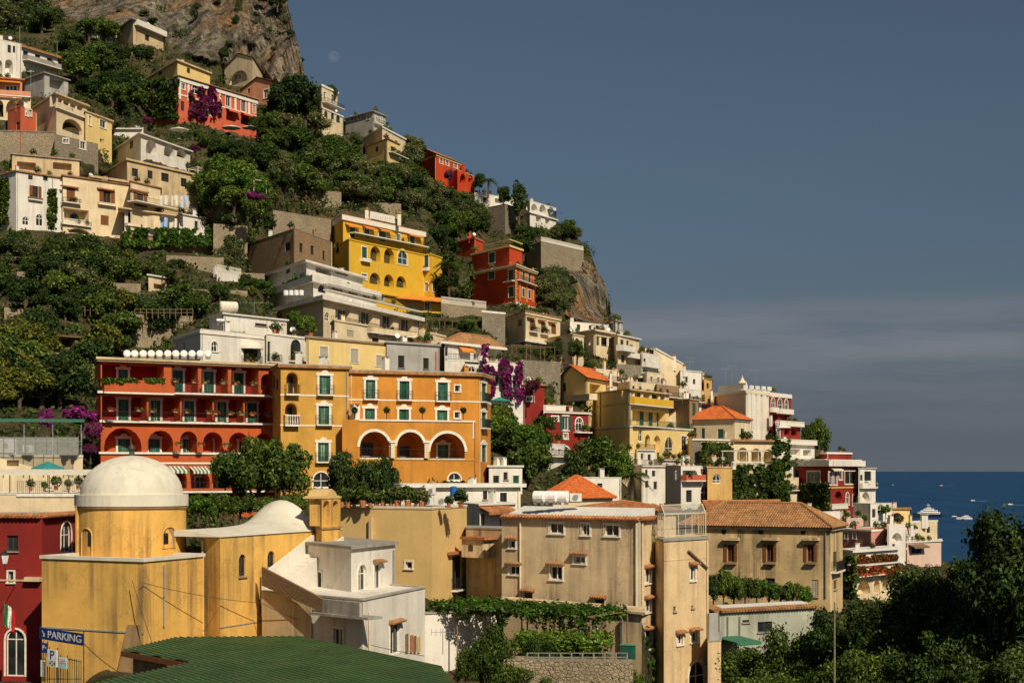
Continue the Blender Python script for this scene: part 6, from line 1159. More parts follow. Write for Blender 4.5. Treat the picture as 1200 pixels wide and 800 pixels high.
def tree(px, yb, yt, kind, label, wpx=None, D=None, name='tree', cat='tree', group=None, sink=0.0):
    if D is None: D = float(depth_at([px], [yb], False)[0])
    p = P(px, yb, D); k = KINDS[kind][NT[0] % len(KINDS[kind])]; NT[0] += 1
    h = (yb-yt)/F*D; sz = h/k[2]; sx = sz if wpx is None else wpx/F*D/k[3]
    r = empty(name, (p.x, p.y, p.z-sink), label, cat, group); r.scale = (sx, sx, sz); r.rotation_euler = (0, 0, random.uniform(0, 6.28))
    link(bpy.data.objects.new('crown', k[0]), r); link(bpy.data.objects.new('trunk', k[1]), r); return r
def free(px, py, pad=0):
    """is this photo position clear of visible walls?"""
    for x0, x1, t0, t1, b0, b1, d0, d1 in FACES:
        if x0-pad < px < x1+pad:
            k = (px-x0)/max(x1-x0, 0.1); k = min(max(k, 0), 1)
            if t0+(t1-t0)*k-pad < py < b0+(b1-b0)*k+pad*0.3: return False
    return True
ADJ = {'dark': 'dark', 'mid': 'mid-green', 'olive': 'grey-green', 'yel': 'yellowish', 'vine': 'bright green'}
def kl(kind, h, hr_, lab):
    q = (h-hr_[0])/(hr_[1]-hr_[0]); return kind, ('small ' if q < 0.33 else 'tall ' if q > 0.67 else 'middling ') + ADJ[kind] + ' ' + lab
ZONES = [   # polygon in photo pixels, count, tree height range (m), kinds, label, group
    ([(20, 22), (110, 34), (180, 60), (175, 70), (160, 105), (175, 140), (150, 150), (110, 120), (70, 85), (68, 55)], 34, (4, 8), ['dark', 'dark', 'mid'], 'evergreen tree in the wood under the cliff', 'trees under the cliff'),
    ([(-20, 8), (60, 22), (110, 32), (70, 45), (-20, 36)], 14, (5, 9), ['dark', 'olive'], 'bushy tree at the foot of the cliff face', 'trees at the cliff foot'),
    ([(310, 150), (375, 150), (420, 155), (470, 185), (520, 215), (565, 240), (570, 275), (545, 275), (500, 262), (420, 240), (380, 240), (330, 235), (300, 190), (230, 160), (230, 148)], 95, (4, 7.5), ['dark', 'mid', 'olive', 'olive', 'mid'], 'evergreen tree on the wooded slope above yellow hotel', 'trees on the wooded slope'),
    ([(455, 172), (485, 172), (500, 200), (470, 195)], 6, (4, 6), ['dark', 'olive'], 'tree on the skyline between cream and red villas', 'skyline trees'),
    ([(520, 262), (545, 250), (565, 262), (555, 285), (535, 282), (530, 350), (555, 358), (545, 362), (522, 352), (505, 300)], 26, (4, 7), ['dark', 'mid'], 'tree between yellow hotel and scarlet house', 'trees beside scarlet house'),
    ([(600, 262), (650, 266), (682, 284), (640, 280), (610, 282), (590, 275)], 18, (3, 5), ['dark', 'olive', 'mid'], 'tree in the garden over the headland', 'headland garden trees'),
    ([(630, 308), (660, 300), (672, 330), (660, 372), (632, 352)], 18, (4, 7), ['dark', 'olive'], 'shaggy evergreen on the rocky headland slope', 'headland slope trees'),
    ([(0, 262), (70, 268), (140, 285), (250, 300), (320, 290), (300, 250), (320, 262), (330, 300), (310, 345), (320, 365), (250, 375), (205, 385), (150, 388), (0, 380), (-20, 300)], 66, (3.0, 6.6), ['mid', 'dark', 'mid', 'olive', 'dark', 'dark', 'yel'], 'leafy fruit tree in the terraced orchard', 'orchard trees'),
    ([(0, 400), (110, 408), (200, 385), (200, 410), (118, 420), (116, 470), (90, 478), (0, 485), (-20, 440)], 40, (4, 7), ['mid', 'yel', 'olive', 'dark', 'mid'], 'tree on the terraces beside the red hotel', 'trees beside the red hotel'),
    ([(235, 205), (255, 210), (300, 232), (315, 262), (290, 265), (250, 262), (235, 245)], 16, (4, 7), ['vine', 'mid'], 'citrus tree beside the beige house', 'citrus trees'),
    ([(580, 470), (612, 455), (645, 475), (640, 500), (650, 540), (600, 545), (580, 530)], 24, (3, 6), ['mid', 'vine', 'dark', 'yel'], 'lush garden tree beside orange hotel corner', 'garden trees by orange hotel'),
    ([(500, 372), (560, 370), (600, 390), (640, 405), (660, 415), (640, 425), (600, 412), (560, 392), (505, 382)], 28, (2, 4), ['mid', 'dark', 'vine'], 'leafy vine bush on the pergola terraces below yellow hotel', 'pergola bushes'),
    ([(655, 418), (690, 414), (722, 418), (724, 436), (690, 436), (665, 428)], 14, (2.5, 4.5), ['mid', 'dark'], 'bush on the slope under the cream veranda house', 'slope bushes'),
    ([(590, 300), (620, 282), (640, 285), (640, 305), (628, 310)], 8, (3, 5), ['dark'], 'shrub between scarlet house and bastion', 'bastion shrubs'),
    ([(225, 150), (300, 150), (330, 200), (330, 232), (300, 215), (260, 190), (225, 172)], 24, (3, 5), ['mid', 'dark'], 'ivy-covered bush below the coral palazzo', 'palazzo garden bushes'),
]
for pi, (poly, cnt, hr_, kinds, lab, grp) in enumerate(ZONES):
    pp = np.array(poly, float); lo_, hi_ = pp.min(0), pp.max(0); done_ = []; tries = 0; g = random.Random(100+pi)
    while len(done_) < cnt and tries < cnt*40:
        tries += 1; x, y = g.uniform(lo_[0], hi_[0]), g.uniform(lo_[1], hi_[1])
        if not in_poly(np.array([x]), np.array([y]), poly)[0] or not free(x, y, 1): continue
        if any((x-a)**2 + ((y-c)*1.6)**2 < 36 for a, c in done_): continue
        done_.append((x, y)); D = float(depth_at([x], [y], False)[0]); h = g.uniform(*hr_)
        for q_ in range(4):
            if free(x, y-h*0.85/D*F, 0) and free(x, y-h*0.5/D*F, 0): break
            h *= 0.72
        tree(x, y, y-h/D*F, *kl(g.choice(kinds), h, hr_, lab), wpx=h*g.uniform(0.85, 1.3)/D*F, D=D, group=grp, name='tree' if hr_[0] > 3.5 else 'bush', cat='tree' if hr_[0] > 3.5 else 'bush', sink=0.5)
for x, y, h, w in ((280, 22, 24, 10), (277, 34, 18, 9), (282, 10, 16, 10), (325, 12, 22, 22), (308, 6, 16, 16), (316, 40, 9, 9), (228, 24, 14, 12), (232, 14, 10, 12), (262, 72, 16, 14), (268, 60, 14, 12), (340, 44, 10, 10), (334, 30, 9, 10), (352, 78, 12, 10), (300, 22, 8, 10), (255, 6, 9, 12), (170, 20, 9, 12), (180, 30, 10, 12), (140, 18, 8, 10), (320, 62, 8, 8)):
    D = float(depth_at([x], [y], False)[0]); tree(x, y, y-h, 'dark' if h > 9 else 'olive', ('tall ' if h > 15 else 'small ') + 'scrubby bush clinging to the bare cliff face', w, D-3.0, 'bush', 'bush', 'bushes on the cliff')
# single trees that stand out
tree(345, 150, 84, 'dark', 'big dark spreading pine beside the salmon gabled house', 64, 366, 'pine_tree')
tree(330, 150, 100, 'dark', 'dark pine crown merging with the big spreading pine', 40, 362, 'pine_tree')
tree(358, 146, 96, 'dark', 'dark pine crown in front of the tall beige villa', 38, 368, 'pine_tree')
tree(608, 262, 210, 'cyp', 'slim dark cypress beside the white arcaded villa', 16, 424, 'cypress_tree')
tree(590, 246, 219, 'dark', 'rounded dark tree beside the slim cypress', 20, 428)
tree(562, 226, 200, 'dark', 'dark palm-like tree beside the red annex', 16, 434)
tree(388, 128, 116-18, 'dark', 'roof garden shrub on the beige top storey', 18, 404, 'shrub', 'shrub')
tree(276, 604, 519, 'mid', 'round garden tree in front of the red hotel arcade', 60, 152); tree(304, 606, 514, 'mid', 'tall leafy tree between red and amber hotels', 64, 154); tree(333, 604, 511, 'mid', 'broad leafy tree in front of the amber hotel wing', 66, 153)
tree(400, 600, 531, 'dark', 'clipped dark tree before the orange arched terrace', 42, 152); tree(430, 600, 530, 'dark', 'dark round tree under the orange arches', 44, 153); tree(452, 598, 532, 'dark', 'dark round tree beside the white flat roof', 30, 153)
tree(620, 588, 512, 'mid', 'broad dark crowned tree at the corner of the orange hotel', 62, 196); tree(700, 570, 512, 'mid', 'spreading green tree below the deep red house', 60, 205); tree(725, 572, 522, 'vine', 'feathery green tree below the big yellow house', 44, 206); tree(676, 572, 528, 'dark', 'dark tree below the deep red house', 40, 203)
tree(958, 545, 491, 'mid', 'lone green pine rising behind the seaside hotel terraces', 36, 372); tree(947, 535, 494, 'mid', 'smaller pine beside the balustraded terraces', 24, 368)
tree(232, 612, 575, 'vine', 'bright green bush behind the church dome', 34, 128, 'bush', 'bush'); tree(243, 614, 585, 'vine', 'bright green bush under the red hotel terrace', 26, 130, 'bush', 'bush')
tree(360, 395, 366, 'vine', 'bright green tree beside the white rooftop penthouse', 26, 236); tree(300, 345, 326, 'vine', 'green tree under the stepped white hotel', 30, 262); tree(345, 382, 362, 'vine', 'green tree below the white hotel side wall', 24, 248)
tree(676, 428, 396, 'mid', 'round tree in front of the low arched cream block', 26, 298); tree(650, 424, 400, 'dark', 'dark tree beside the beige house', 24, 300)
tree(1038, 606, 590, 'vine', 'pale green bush beside the white cube house', 12, 318, 'bush', 'bush'); tree(1014, 612, 602, 'vine', 'small green bush on the white roof by the water', 9, 315, 'bush', 'bush')
# bougainvillea
tree(98, 508, 470, 'boug', 'magenta bougainvillea mass beside the red hotel', 50, 168, 'bougainvillea', 'bougainvillea'); tree(108, 522, 492, 'boug', 'magenta bougainvillea hanging lower down by the red hotel', 26, 166, 'bougainvillea', 'bougainvillea'); tree(106, 540, 516, 'boug', 'lowest magenta bougainvillea clump by the red hotel', 22, 164, 'bougainvillea', 'bougainvillea'); tree(56, 510, 476, 'boug', 'small magenta bougainvillea behind the green canopy', 20, 152, 'bougainvillea', 'bougainvillea')
tree(300, 240, 222, 'boug', 'purple bougainvillea below the citrus trees', 24, 288, 'bougainvillea', 'bougainvillea'); tree(172, 148, 136, 'boug', 'small purple bougainvillea in the garden above arched white villa', 14, 330, 'bougainvillea', 'bougainvillea'); tree(229, 182, 168, 'bougd', 'dark purple bougainvillea beside the arched white villa', 14, 322, 'bougainvillea', 'bougainvillea')
tree(331, 90, 64, 'bougd', 'dark purple bougainvillea climbing the cliff foot', 10, 404, 'bougainvillea', 'bougainvillea'); tree(525, 216, 196, 'bougd', 'dark purple bougainvillea on the red ridge annex', 12, 426, 'bougainvillea', 'bougainvillea'); tree(625, 468, 440, 'bougd', 'dark red bougainvillea on the brown tile lean-to', 20, 254, 'bougainvillea', 'bougainvillea'); tree(622, 520, 500, 'bougd', 'dark pink bougainvillea in the garden by orange hotel', 14, 214, 'bougainvillea', 'bougainvillea')
tree(1052, 614, 600, 'boug', 'purple bougainvillea on the yellow cube house', 20, 330, 'bougainvillea', 'bougainvillea'); tree(828, 484, 470, 'bougd', 'dark bougainvillea beside the pinkish tall block', 14, 336, 'bougainvillea', 'bougainvillea')
# creepers on walls
def creeper(bx0, by0, bx1, by1, D0, D1, n, size, mat, label, name='creeper', cat='creeper', thick=0.35, mask=None):
    g = np.random.default_rng(int(abs(bx0)*7+by0)); px, py = g.uniform(bx0, bx1, n), g.uniform(by0, by1, n)
    if mask is not None: k = mask(px, py); px, py = px[k], py[k]
    wob = np.array([mnoise.noise((a*0.12, c*0.12, 1.7)) for a, c in zip(px, py)]); k = wob > -0.28 + 0.0*px; px, py, wob = px[k], py[k], wob[k]
    t = (px-bx0)/(bx1-bx0); D = D0+(D1-D0)*t - thick*(0.5+wob*1.2) - g.random(len(px))*thick
    c = np.stack([(px-CX)/F*D, D, ZC-(py-HY)/F*D], 1); org = c.mean(0); org[2] = c[:, 2].min(); v, f = leaf_cloud(c-org, np.full(len(c), size*0.5), len(c)*3, size, int(abs(bx0)), 0.2)
    o = bpy.data.objects.new(name, np_mesh(name, v, f, mat)); o.location = org; link(o); return tag(o, label, cat)
creeper(180, 92, 209, 138, 354, 345, 900, 0.5, L_MID, 'green ivy covering the side of the coral palazzo', 'ivy', 'ivy', 0.5)
creeper(222, 102, 259, 141, 348, 357, 1100, 0.45, L_BOUGD, 'dark purple bougainvillea spread over the coral palazzo front', 'bougainvillea', 'bougainvillea', 0.8, lambda x, y: np.hypot((x-241)/18.5, (y-124)/21) + 0.25*np.sin(x*0.5) < 1.0)
creeper(857, 546, 923, 592, 245.5, 253, 2600, 0.42, L_DARK, 'dense dark ivy curtain over the tall garden wall', 'ivy', 'ivy', 0.6)
creeper(906, 516, 925, 592, 250, 253, 900, 0.42, L_MID, 'green ivy column at the corner of the tall garden wall', 'ivy', 'ivy', 0.7)
creeper(936, 566, 972, 606, 338, 328, 1000, 0.5, L_DARK, 'dark ivy climbing the red seaside hotel', 'ivy', 'ivy', 0.7)
creeper(823, 519, 858, 548, 287, 294, 900, 0.42, L_MID, 'green creeper hanging round the wide archway', 'creeper', 'creeper', 0.5, lambda x, y: np.hypot((x-840)/12, (y-546)/19) > 1)
creeper(560, 404, 613, 470, 246.5, 253.5, 2600, 0.36, L_BOUG, 'purple bougainvillea trained along the white house front', 'bougainvillea', 'bougainvillea', 0.4, lambda x, y: (np.abs(y-(434+3*np.sin(x*0.25))) < 3.2) & (x < 600) | (np.abs(x-569) < 3) & (y < 440) | (np.abs(x-(592+0.12*(y-430))) < 4.5) & (y > 421) | (np.abs(x-609) < 3) & (y > 425) | (y > 455) & (x > 592) & (y < 466) | (np.abs(x-577) < 2) & (y > 436))
creeper(1003, 650, 1052, 660, 270, 280, 700, 0.35, L_RED, 'upper red flowering ledge on the white roofed terrace', 'flower_ledge', 'flowers', 0.6); creeper(1001, 664, 1053, 674, 265, 277, 800, 0.35, L_RED, 'lower red flowering ledge over the pale arches', 'flower_ledge', 'flowers', 0.6); creeper(988, 652, 1003, 700, 268, 265, 500, 0.4, L_MID, 'green climber with blossoms at the end of the flower terraces', 'creeper', 'creeper', 0.6)
creeper(56, 222, 66, 268, 286, 287, 420, 0.4, L_MID, 'green creeper column on the white row house', 'creeper', 'creeper', 0.4); creeper(-5, 210, 10, 262, 285, 283, 420, 0.45, L_MID, 'ivy hanging beside the white row house corner', 'ivy', 'ivy', 0.4)
creeper(145, 268, 250, 288, 282, 294, 1300, 0.4, L_VINE, 'ragged vine trailing along the brown terrace wall', 'vine', 'vine', 0.6)
# undergrowth over the whole slope: nobody could count it
g = np.random.default_rng(5); N = 30000; px = g.uniform(-60, 1120, N); py = g.uniform(0, 800, N); m = py > skyline(px)+1
for pl in ROCKS[:1]: m &= ~(in_poly(px, py, pl) & (g.random(N) < 0.93))
for pl in ROCKS[1:]: m &= ~(in_poly(px, py, pl) & (g.random(N) < 0.75))
m &= ~((px > 30) & (py > 640) & (px < 560)); px, py = px[m], py[m]; D = depth_at(px, py, False); fr_ = np.array([free(a, c, 2) for a, c in zip(px, py)]); px, py, D = px[fr_], py[fr_], D[fr_]
for nm, mat, sel, lab in (('undergrowth', L_DARK, 0, 'dark scrub covering the steep slope'), ('green_undergrowth', L_MID, 1, 'green scrub covering the steep slope'), ('dry_undergrowth', L_DRY, 2, 'dry straw coloured scrub and grass on the slope')):
    kk = np.array([int(mnoise.noise((a*0.02, c*0.02, 4.4))*2.5 + r_*3) % 3 for a, c, r_ in zip(px, py, g.random(len(px)))]); k = kk == sel
    if sel == 2: k &= g.random(len(px)) < 0.4
    c = np.stack([(px-CX)/F*D, D, ZC-(py-HY)/F*D], 1)[k]; r = np.repeat((D[k]/330*(0.8+1.0*g.random(k.sum())))[:, None], 3, 1)*np.array([1.2, 1.2, 0.8])
    v, f = leaf_cloud(c, r, len(c)*22, 0.30, 60+sel, 0.3); s = np.repeat(D[k].mean(), 1); o = bpy.data.objects.new(nm, np_mesh(nm, v, f, mat)); tag(link(o), lab, 'undergrowth', None, 'stuff')
# ================================================================ foreground roof, sign, props
# --- green corrugated roof
GP = [(206, 748, 99.6), (352, 748, 100.2), (517, 791, 85), (540, 840, 72), (60, 840, 74), (136, 799, 80), (224, 784, 86.5), (142, 763, 92.5)]
W2 = [((x-CX)/F*D, D) for x, y, D in GP]; zr = 49.45; gr = empty('green_roof_shed', (W2[2][0], W2[2][1], 45.5), 'green corrugated metal roofed shed in front of the church', 'shed')
dv = Vector((W2[2][0]-W2[1][0], W2[2][1]-W2[1][1])).normalized(); nv = Vector((-dv.y, dv.x)); S = [nv.x*x+nv.y*y for x, y in W2]; Tt = [dv.x*x+dv.y*y for x, y in W2]
def spans(s):
    r = []
    for i in range(len(W2)):
        j = (i+1) % len(W2)
        if (S[i] > s) != (S[j] > s): k = (s-S[i])/(S[j]-S[i]); r.append(Tt[i]+(Tt[j]-Tt[i])*k)
    return sorted(r)
smin, smax = min(S)+0.005, max(S)-0.005; pitch = 0.40; mb = MB(); prof = ((0.0, 0.0), (0.45, 0.0), (0.55, 0.10), (0.80, 0.10), (0.9, 0.0)); ss = []
k = 0
while smin+k*pitch < smax:
    for a, h in prof: ss.append((smin+(k+a)*pitch, h))
    k += 1
ss = [q for q in ss if q[0] < smax]; prev = None
def gp(s, t, h): return (dv.x*t+nv.x*s, dv.y*t+nv.y*s, zr+h)
for s, h in ss:
    sp = spans(s)
    if prev and len(sp) == len(prev[1]):
        for i in range(0, len(sp)-1, 2): mb.poly([gp(prev[0], prev[1][i], prev[2]), gp(prev[0], prev[1][i+1], prev[2]), gp(s, sp[i+1], h), gp(s, sp[i], h)])
    prev = (s, sp, h)
gm, n, l, bs = _new('green_sheet_metal'); t1 = _noise(n, l, 0.5, 5, 0.6); t2 = _noise(n, l, 5, 4, 0.6); c = _mix(n, l, _ramp(n, l, t1.outputs[0], 0.35, 0.7), (0.042, 0.095, 0.026), (0.075, 0.150, 0.040)); c = _mix(n, l, _ramp(n, l, t2.outputs[0], 0.55, 0.75, 0, 0.5), c, (0.10, 0.12, 0.05)); t3 = _noise(n, l, 0.9, 7, 0.7, stretch=(0.5, 1.6, 1)); c = _mix(n, l, _ramp(n, l, t3.outputs[0], 0.52, 0.70, 0, 0.75), c, (0.13, 0.11, 0.06)); l.new(c, bs.inputs['Base Color']); bs.inputs['Roughness'].default_value = 0.5; bs.inputs['Specular IOR Level'].default_value = 0.3
mb.build('roof_sheet', gm, gr)
for k in range(1, 7):                                        # lap joints across the sheets
    t0 = min(Tt) + (max(Tt)-min(Tt))*k/7; mb = MB(); pts_ = [s for s, h in ss[::5] if any(sp_[i] < t0 < sp_[i+1] for sp_ in [spans(s)] for i in range(0, len(sp_)-1, 2))]
    for s in pts_:
        if s+pitch < smax: mb.hexa([gp(s, t0-0.06, 0.005), gp(s, t0+0.06, 0.005), gp(s+pitch*0.98, t0+0.06, 0.005), gp(s+pitch*0.98, t0-0.06, 0.005), gp(s, t0-0.06, 0.045), gp(s, t0+0.06, 0.045), gp(s+pitch*0.98, t0+0.06, 0.045), gp(s+pitch*0.98, t0-0.06, 0.045)])
    if mb.f: mb.build('lap_joint', gm, gr)
for i in range(len(W2)):
    j = (i+1) % len(W2); f = Face(W2[i], W2[j], zr-0.32) ; mb = MB(); mb.fbox(f, 0, f.W, 0, 0.30, -0.03, 0.03); mb.build('fascia', BROWNS if i in (2, 5, 6) else CONC, gr)
pin = offset_poly(W2[::-1], -0.6); mb = MB()
for i in range(len(pin)): a, c = pin[i], pin[(i+1) % len(pin)]; mb.poly([(a[0], a[1], 45), (c[0], c[1], 45), (c[0], c[1], zr-0.05), (a[0], a[1], zr-0.05)])
mb.build('wall', ROUGHB, gr)
# --- parking sign and gate
def text(body, loc, size, rot, mat, parent=None, name='lettering', ext=0.004, align='CENTER'):
    cu = bpy.data.curves.new(name, 'FONT'); cu.body = body; cu.size = size; cu.extrude = ext; cu.align_x = align; cu.align_y = 'CENTER'; cu.materials.append(mat); cu.offset = size*0.012
    tmp = bpy.data.objects.new('tmp', cu); COL.objects.link(tmp); me = bpy.data.meshes.new_from_object(tmp.evaluated_get(bpy.context.evaluated_depsgraph_get())); bpy.data.objects.remove(tmp); me.materials.clear(); me.materials.append(mat)
    o = bpy.data.objects.new(name, me); link(o, parent); o.location = Vector(loc) - (world_org(parent) if parent else Vector()); o.rotation_euler = (R(90), 0, rot); return o
def board(name, label, x0, x1, y0, y1, D0, D1, mat, cat='sign', posts=True, th=0.06, base=46.7):
    """flat board between two photo columns at two depths; y0/y1 are its top and bottom rows at its first edge"""
    A, B = P(x0, y1, D0), P(x1, y1, D1); f = Face((A.x, A.y), (B.x, B.y), A.z); H = zat(y0, D0)-A.z; r = empty(name, ((A.x+B.x)/2, (A.y+B.y)/2, base), label, cat); mb = MB(); mb.fbox(f, 0, f.W, 0, H, -th, 0); mb.build('board', mat, r)
    if posts:
        for u in (0.08, f.W-0.08): a = f.pt(u, 0, -th-0.05); mb = MB(); mb.tube([(a.x, a.y, base), (a.x, a.y, A.z+H+0.12)], 0.035, 6); mb.build('post', IRON, r)
    return r, f, H
def face_text(body, f, u, v, size, mat, parent, sx=1.0):
    o = text(body, f.pt(u, v, 0.008), size, math.atan2(f.d.y, f.d.x), mat, parent); o.scale = (sx, 1, 1); return o
r, f, H = board('parking_sign', 'dark blue PARKING sign with white arrow on two posts', 46, 97, 734.5, 748, 100.5, 96.5, BLUEP)
o = face_text('PARKING', f, f.W*0.585, H*0.48, H*0.86, WHITEP, r); o.data.transform(__import__('mathutils').Matrix.Diagonal((f.W*0.76/max(o.dimensions.x, 0.1), 1, 1, 1)) if o.dimensions.x > 0.1 else __import__('mathutils').Matrix.Identity(4))
mb = MB(); q = lambda a, c: f.pt(f.W*0.10+a, H*0.5+c, 0.01); mb.poly([q(-0.20, 0.16), q(-0.12, 0.24), q(0.10, 0.0), q(0.02, -0.08)]); mb.build('arrow', WHITEP, r); mb = MB(); mb.poly([q(0.20, -0.20), q(0.19, 0.10), q(-0.10, -0.16)]); mb.build('arrow_head', WHITEP, r)
r, f, H = board('hours_sign', 'white P H24 parking sign with big blue letter', 55.5, 66.5, 760, 780, 98.2, 97.6, WHITEP); face_text('P', f, f.W*0.5, H*0.66, H*0.72, BLUEP, r, 1.25); face_text('H24', f, f.W*0.5, H*0.19, H*0.42, FRAMEB, r, 0.9)
r, f, H = board('parking_plate', 'narrow blue plate with white P and small cross', 48, 55, 752.5, 764, 99.6, 99.2, BLUEP); face_text('P', f, f.W*0.42, H*0.5, H*0.75, WHITEP, r); face_text('+', f, f.W*0.82, H*0.5, H*0.4, WHITEP, r)
r, f, H = board('notice_board', 'pale teal notice with red scrawl on the gate', 68.5, 78, 769, 782, 97.8, 97.2, paint('teal_white', (0.40, 0.66, 0.62)), 'notice'); mb = MB(); mb.fbox(f, 0.06, f.W-0.06, H*0.45, H*0.92, 0.004, 0.01); mb.build('paper', WHITEP, r)
for k in range(3): mb = MB(); mb.fbox(f, 0.1+0.03*k, f.W-0.12, H*(0.50+0.13*k), H*(0.55+0.13*k), 0.012, 0.014); mb.build('print', paint('red_print', (0.5, 0.05, 0.04)), r)
r, f, H = board('notice_plate', 'tall white plate below the narrow blue P', 47.5, 51.5, 773, 792, 99.4, 99.2, FRAMEW, 'notice')
ga, gb_ = P(53, 764, 98.6), P(95, 800, 98.6); gt = empty('gate', ((ga.x+gb_.x)/2, 98.6, 46.65), 'dark green iron bar gate under the PARKING sign', 'gate'); nb = 16
for k in range(nb+1):
    x = ga.x+(gb_.x-ga.x)*k/nb; mb = MB(); mb.tube([(x, 98.6, 46.65), (x, 98.6, ga.z-0.10*k*0.3)], 0.022, 5); mb.build('bar', GREENS, gt)
mb = MB(); mb.tube([(ga.x, 98.6, ga.z-0.1), (gb_.x, 98.6, ga.z-0.58)], 0.03, 5); mb.build('rail', GREENS, gt); mb = MB(); mb.tube([(ga.x, 98.6, 47.0), (gb_.x, 98.6, 47.0)], 0.03, 5); mb.build('rail', GREENS, gt)
# --- flag, lantern, poles, cables
p = P(3.5, 733, 108); fl = empty('flag', (p.x, p.y, p.z), 'green white and red striped flag on a wall pole', 'flag'); mb = MB(); e = P(5.5, 704, 107.6); mb.tube([p, e], 0.025, 5); mb.build('pole', STEEL, fl)
for k, (nm, cc) in enumerate((('green', (0.02, 0.20, 0.06)), ('white', (0.75, 0.73, 0.68)), ('red', (0.5, 0.02, 0.02)))):
    mb = MB()
    for i in range(4):
        for j in range(6):
            q = lambda i, j: P(5 + (k*4+i)*1.05 + 0.4*math.sin(j*1.1), 706 + j*4.4 + (k*4+i)*0.75 + 0.8*math.sin((k*4+i)*0.8), 107.6 + 0.12*math.sin((k*4+i)*1.1+j*0.5))
            mb.poly([q(i, j), q(i+1, j), q(i+1, j+1), q(i, j+1)])
    mb.build('stripe', paint('flag_'+nm, cc, 0.8), fl)
p = P(5.5, 660, 108); ln = empty('street_lantern', (p.x, p.y+0.3, p.z-0.4), 'small old wall lantern on the deep red house', 'lantern'); mb = MB(); mb.lathe(p, [(0.05, -0.05), (0.16, 0.0), (0.28, 0.55), (0.30, 0.6)], 6); mb.build('glass', WHITEP, ln); mb = MB(); mb.lathe(p, [(0.33, 0.6), (0.12, 0.85), (0, 0.95)], 6); mb.build('cap', IRON, ln); mb = MB(); mb.tube([(p.x, p.y, p.z-0.05), (p.x, p.y, p.z-0.4), (p.x, p.y+3.0, p.z-0.6)], 0.03, 5); mb.build('bracket', IRON, ln)
a, c = P(978, 880, 66), P(978, 705, 66); mb = MB(); mb.tube([a, c], [0.05, 0.035], 7); o = mb.build('utility_pole', paint('pale_pole', (0.20, 0.17, 0.10), 0.8), None, org=a); tag(o, 'slender pale utility pole rising among the dark trees', 'pole')
a, c = P(1122, 840, 80), P(1122, 783, 80); mb = MB(); mb.tube([a, c], 0.05, 7); o = mb.build('post', STEEL, None, org=a); o.name = 'marker_pole'; tag(o, 'short steel pole in front of the dark trees', 'pole')
def cable(p0, p1, sag, label, r=0.025):
    mb = MB(); mb.tube([p0.lerp(p1, t/10) - Vector((0, 0, sag*4*(t/10)*(1-t/10))) for t in range(11)], r, 4); tag(mb.build('cable', FRAMEB, None, org=p0), label, 'cable')
cable(P(166, 682, 102.6), P(306, 706, 111), 0.2, 'thin cable slung across the yellow church wall'); cable(P(306, 706, 111), P(497, 768, 103), 0.5, 'thin cable sagging past the white house'); cable(P(97, 752, 98), P(146, 790, 92), 0.2, 'cable drooping from the PARKING sign'); cable(P(155, 680, 102.8), P(178, 752, 101), 0.1, 'cable hanging at the corner of the church')
# --- water tanks
def tank(c, r, L, rz, label, group, mat=WHITEP, up=False, cat='water tank'):
    t = empty('water_tank', c, label, cat, group); mb = MB(); d = Vector((math.cos(rz), math.sin(rz), 0)) if not up else Vector((0, 0, 1)); cc = Vector(c) + Vector((0, 0, r+0.15 if not up else 0.15+L/2))
    mb.tube([cc - d*L*0.5, cc - d*L*0.47, cc - d*L*0.42, cc + d*L*0.42, cc + d*L*0.47, cc + d*L*0.5], [r*0.55, r*0.85, r, r, r*0.85, r*0.55], 14); mb.build('body', mat, t, smooth=False)
    mb = MB(); s = Vector((-d.y, d.x, 0)) if not up else Vector((1, 0, 0))
    for k in (-0.3, 0.3): mb.box(cc + (d*L*k if not up else s*r*k) - Vector((0, 0, (r if not up else L/2)+0.05)), 0.12, r*1.5, 0.22, rz)
    mb.build('cradle', STEEL, t); return t
for k, x in enumerate((146, 155, 165, 174.5, 184, 194, 203.5, 213, 222.5, 232, 241.5)):
    D = 171.5 + (x-146)*0.055; p = P(x, 418.5, D); tank((p.x, p.y+1.2, p.z-0.1), 0.40, 1.1, R(-80), 'round white water tank in the row along the red hotel roof', 'tanks on the red hotel')
for x, y, lab in ((632, 587, 'first white barrel tank beside the orange tile roof'), (646, 587, 'middle white barrel tank between two others on the tower house roof'), (659.5, 587, 'white barrel tank next to the cooling unit on the tower house roof')):
    p = P(x, y+4, 126.5); tank((p.x, p.y, p.z), 0.48, 1.0, R(-20), lab, 'tanks on the tower house')
p = P(268, 367, 222); tank((p.x, p.y, p.z), 0.75, 2.6, R(20), 'long cream water tank on the white rooftop penthouse', None, CANVASW); p = P(258, 381, 213); tank((p.x, p.y, p.z), 0.4, 1.2, R(20), 'small grey tank beside the rooftop penthouse', None, STEEL)
for k, x in enumerate((335, 341, 347, 353)): p = P(x, 347.5, 262 - k*1.8); tank((p.x, p.y, p.z), 0.42, 0.9, 0, 'squat white tank in the row on the stepped white hotel', 'tanks on the white hotel', up=True)
p = P(531.5, 584, 134); tank((p.x, p.y, p.z), 0.3, 0.9, 0, 'blue plastic barrel on the roof garden', None, BLUEPL, True)
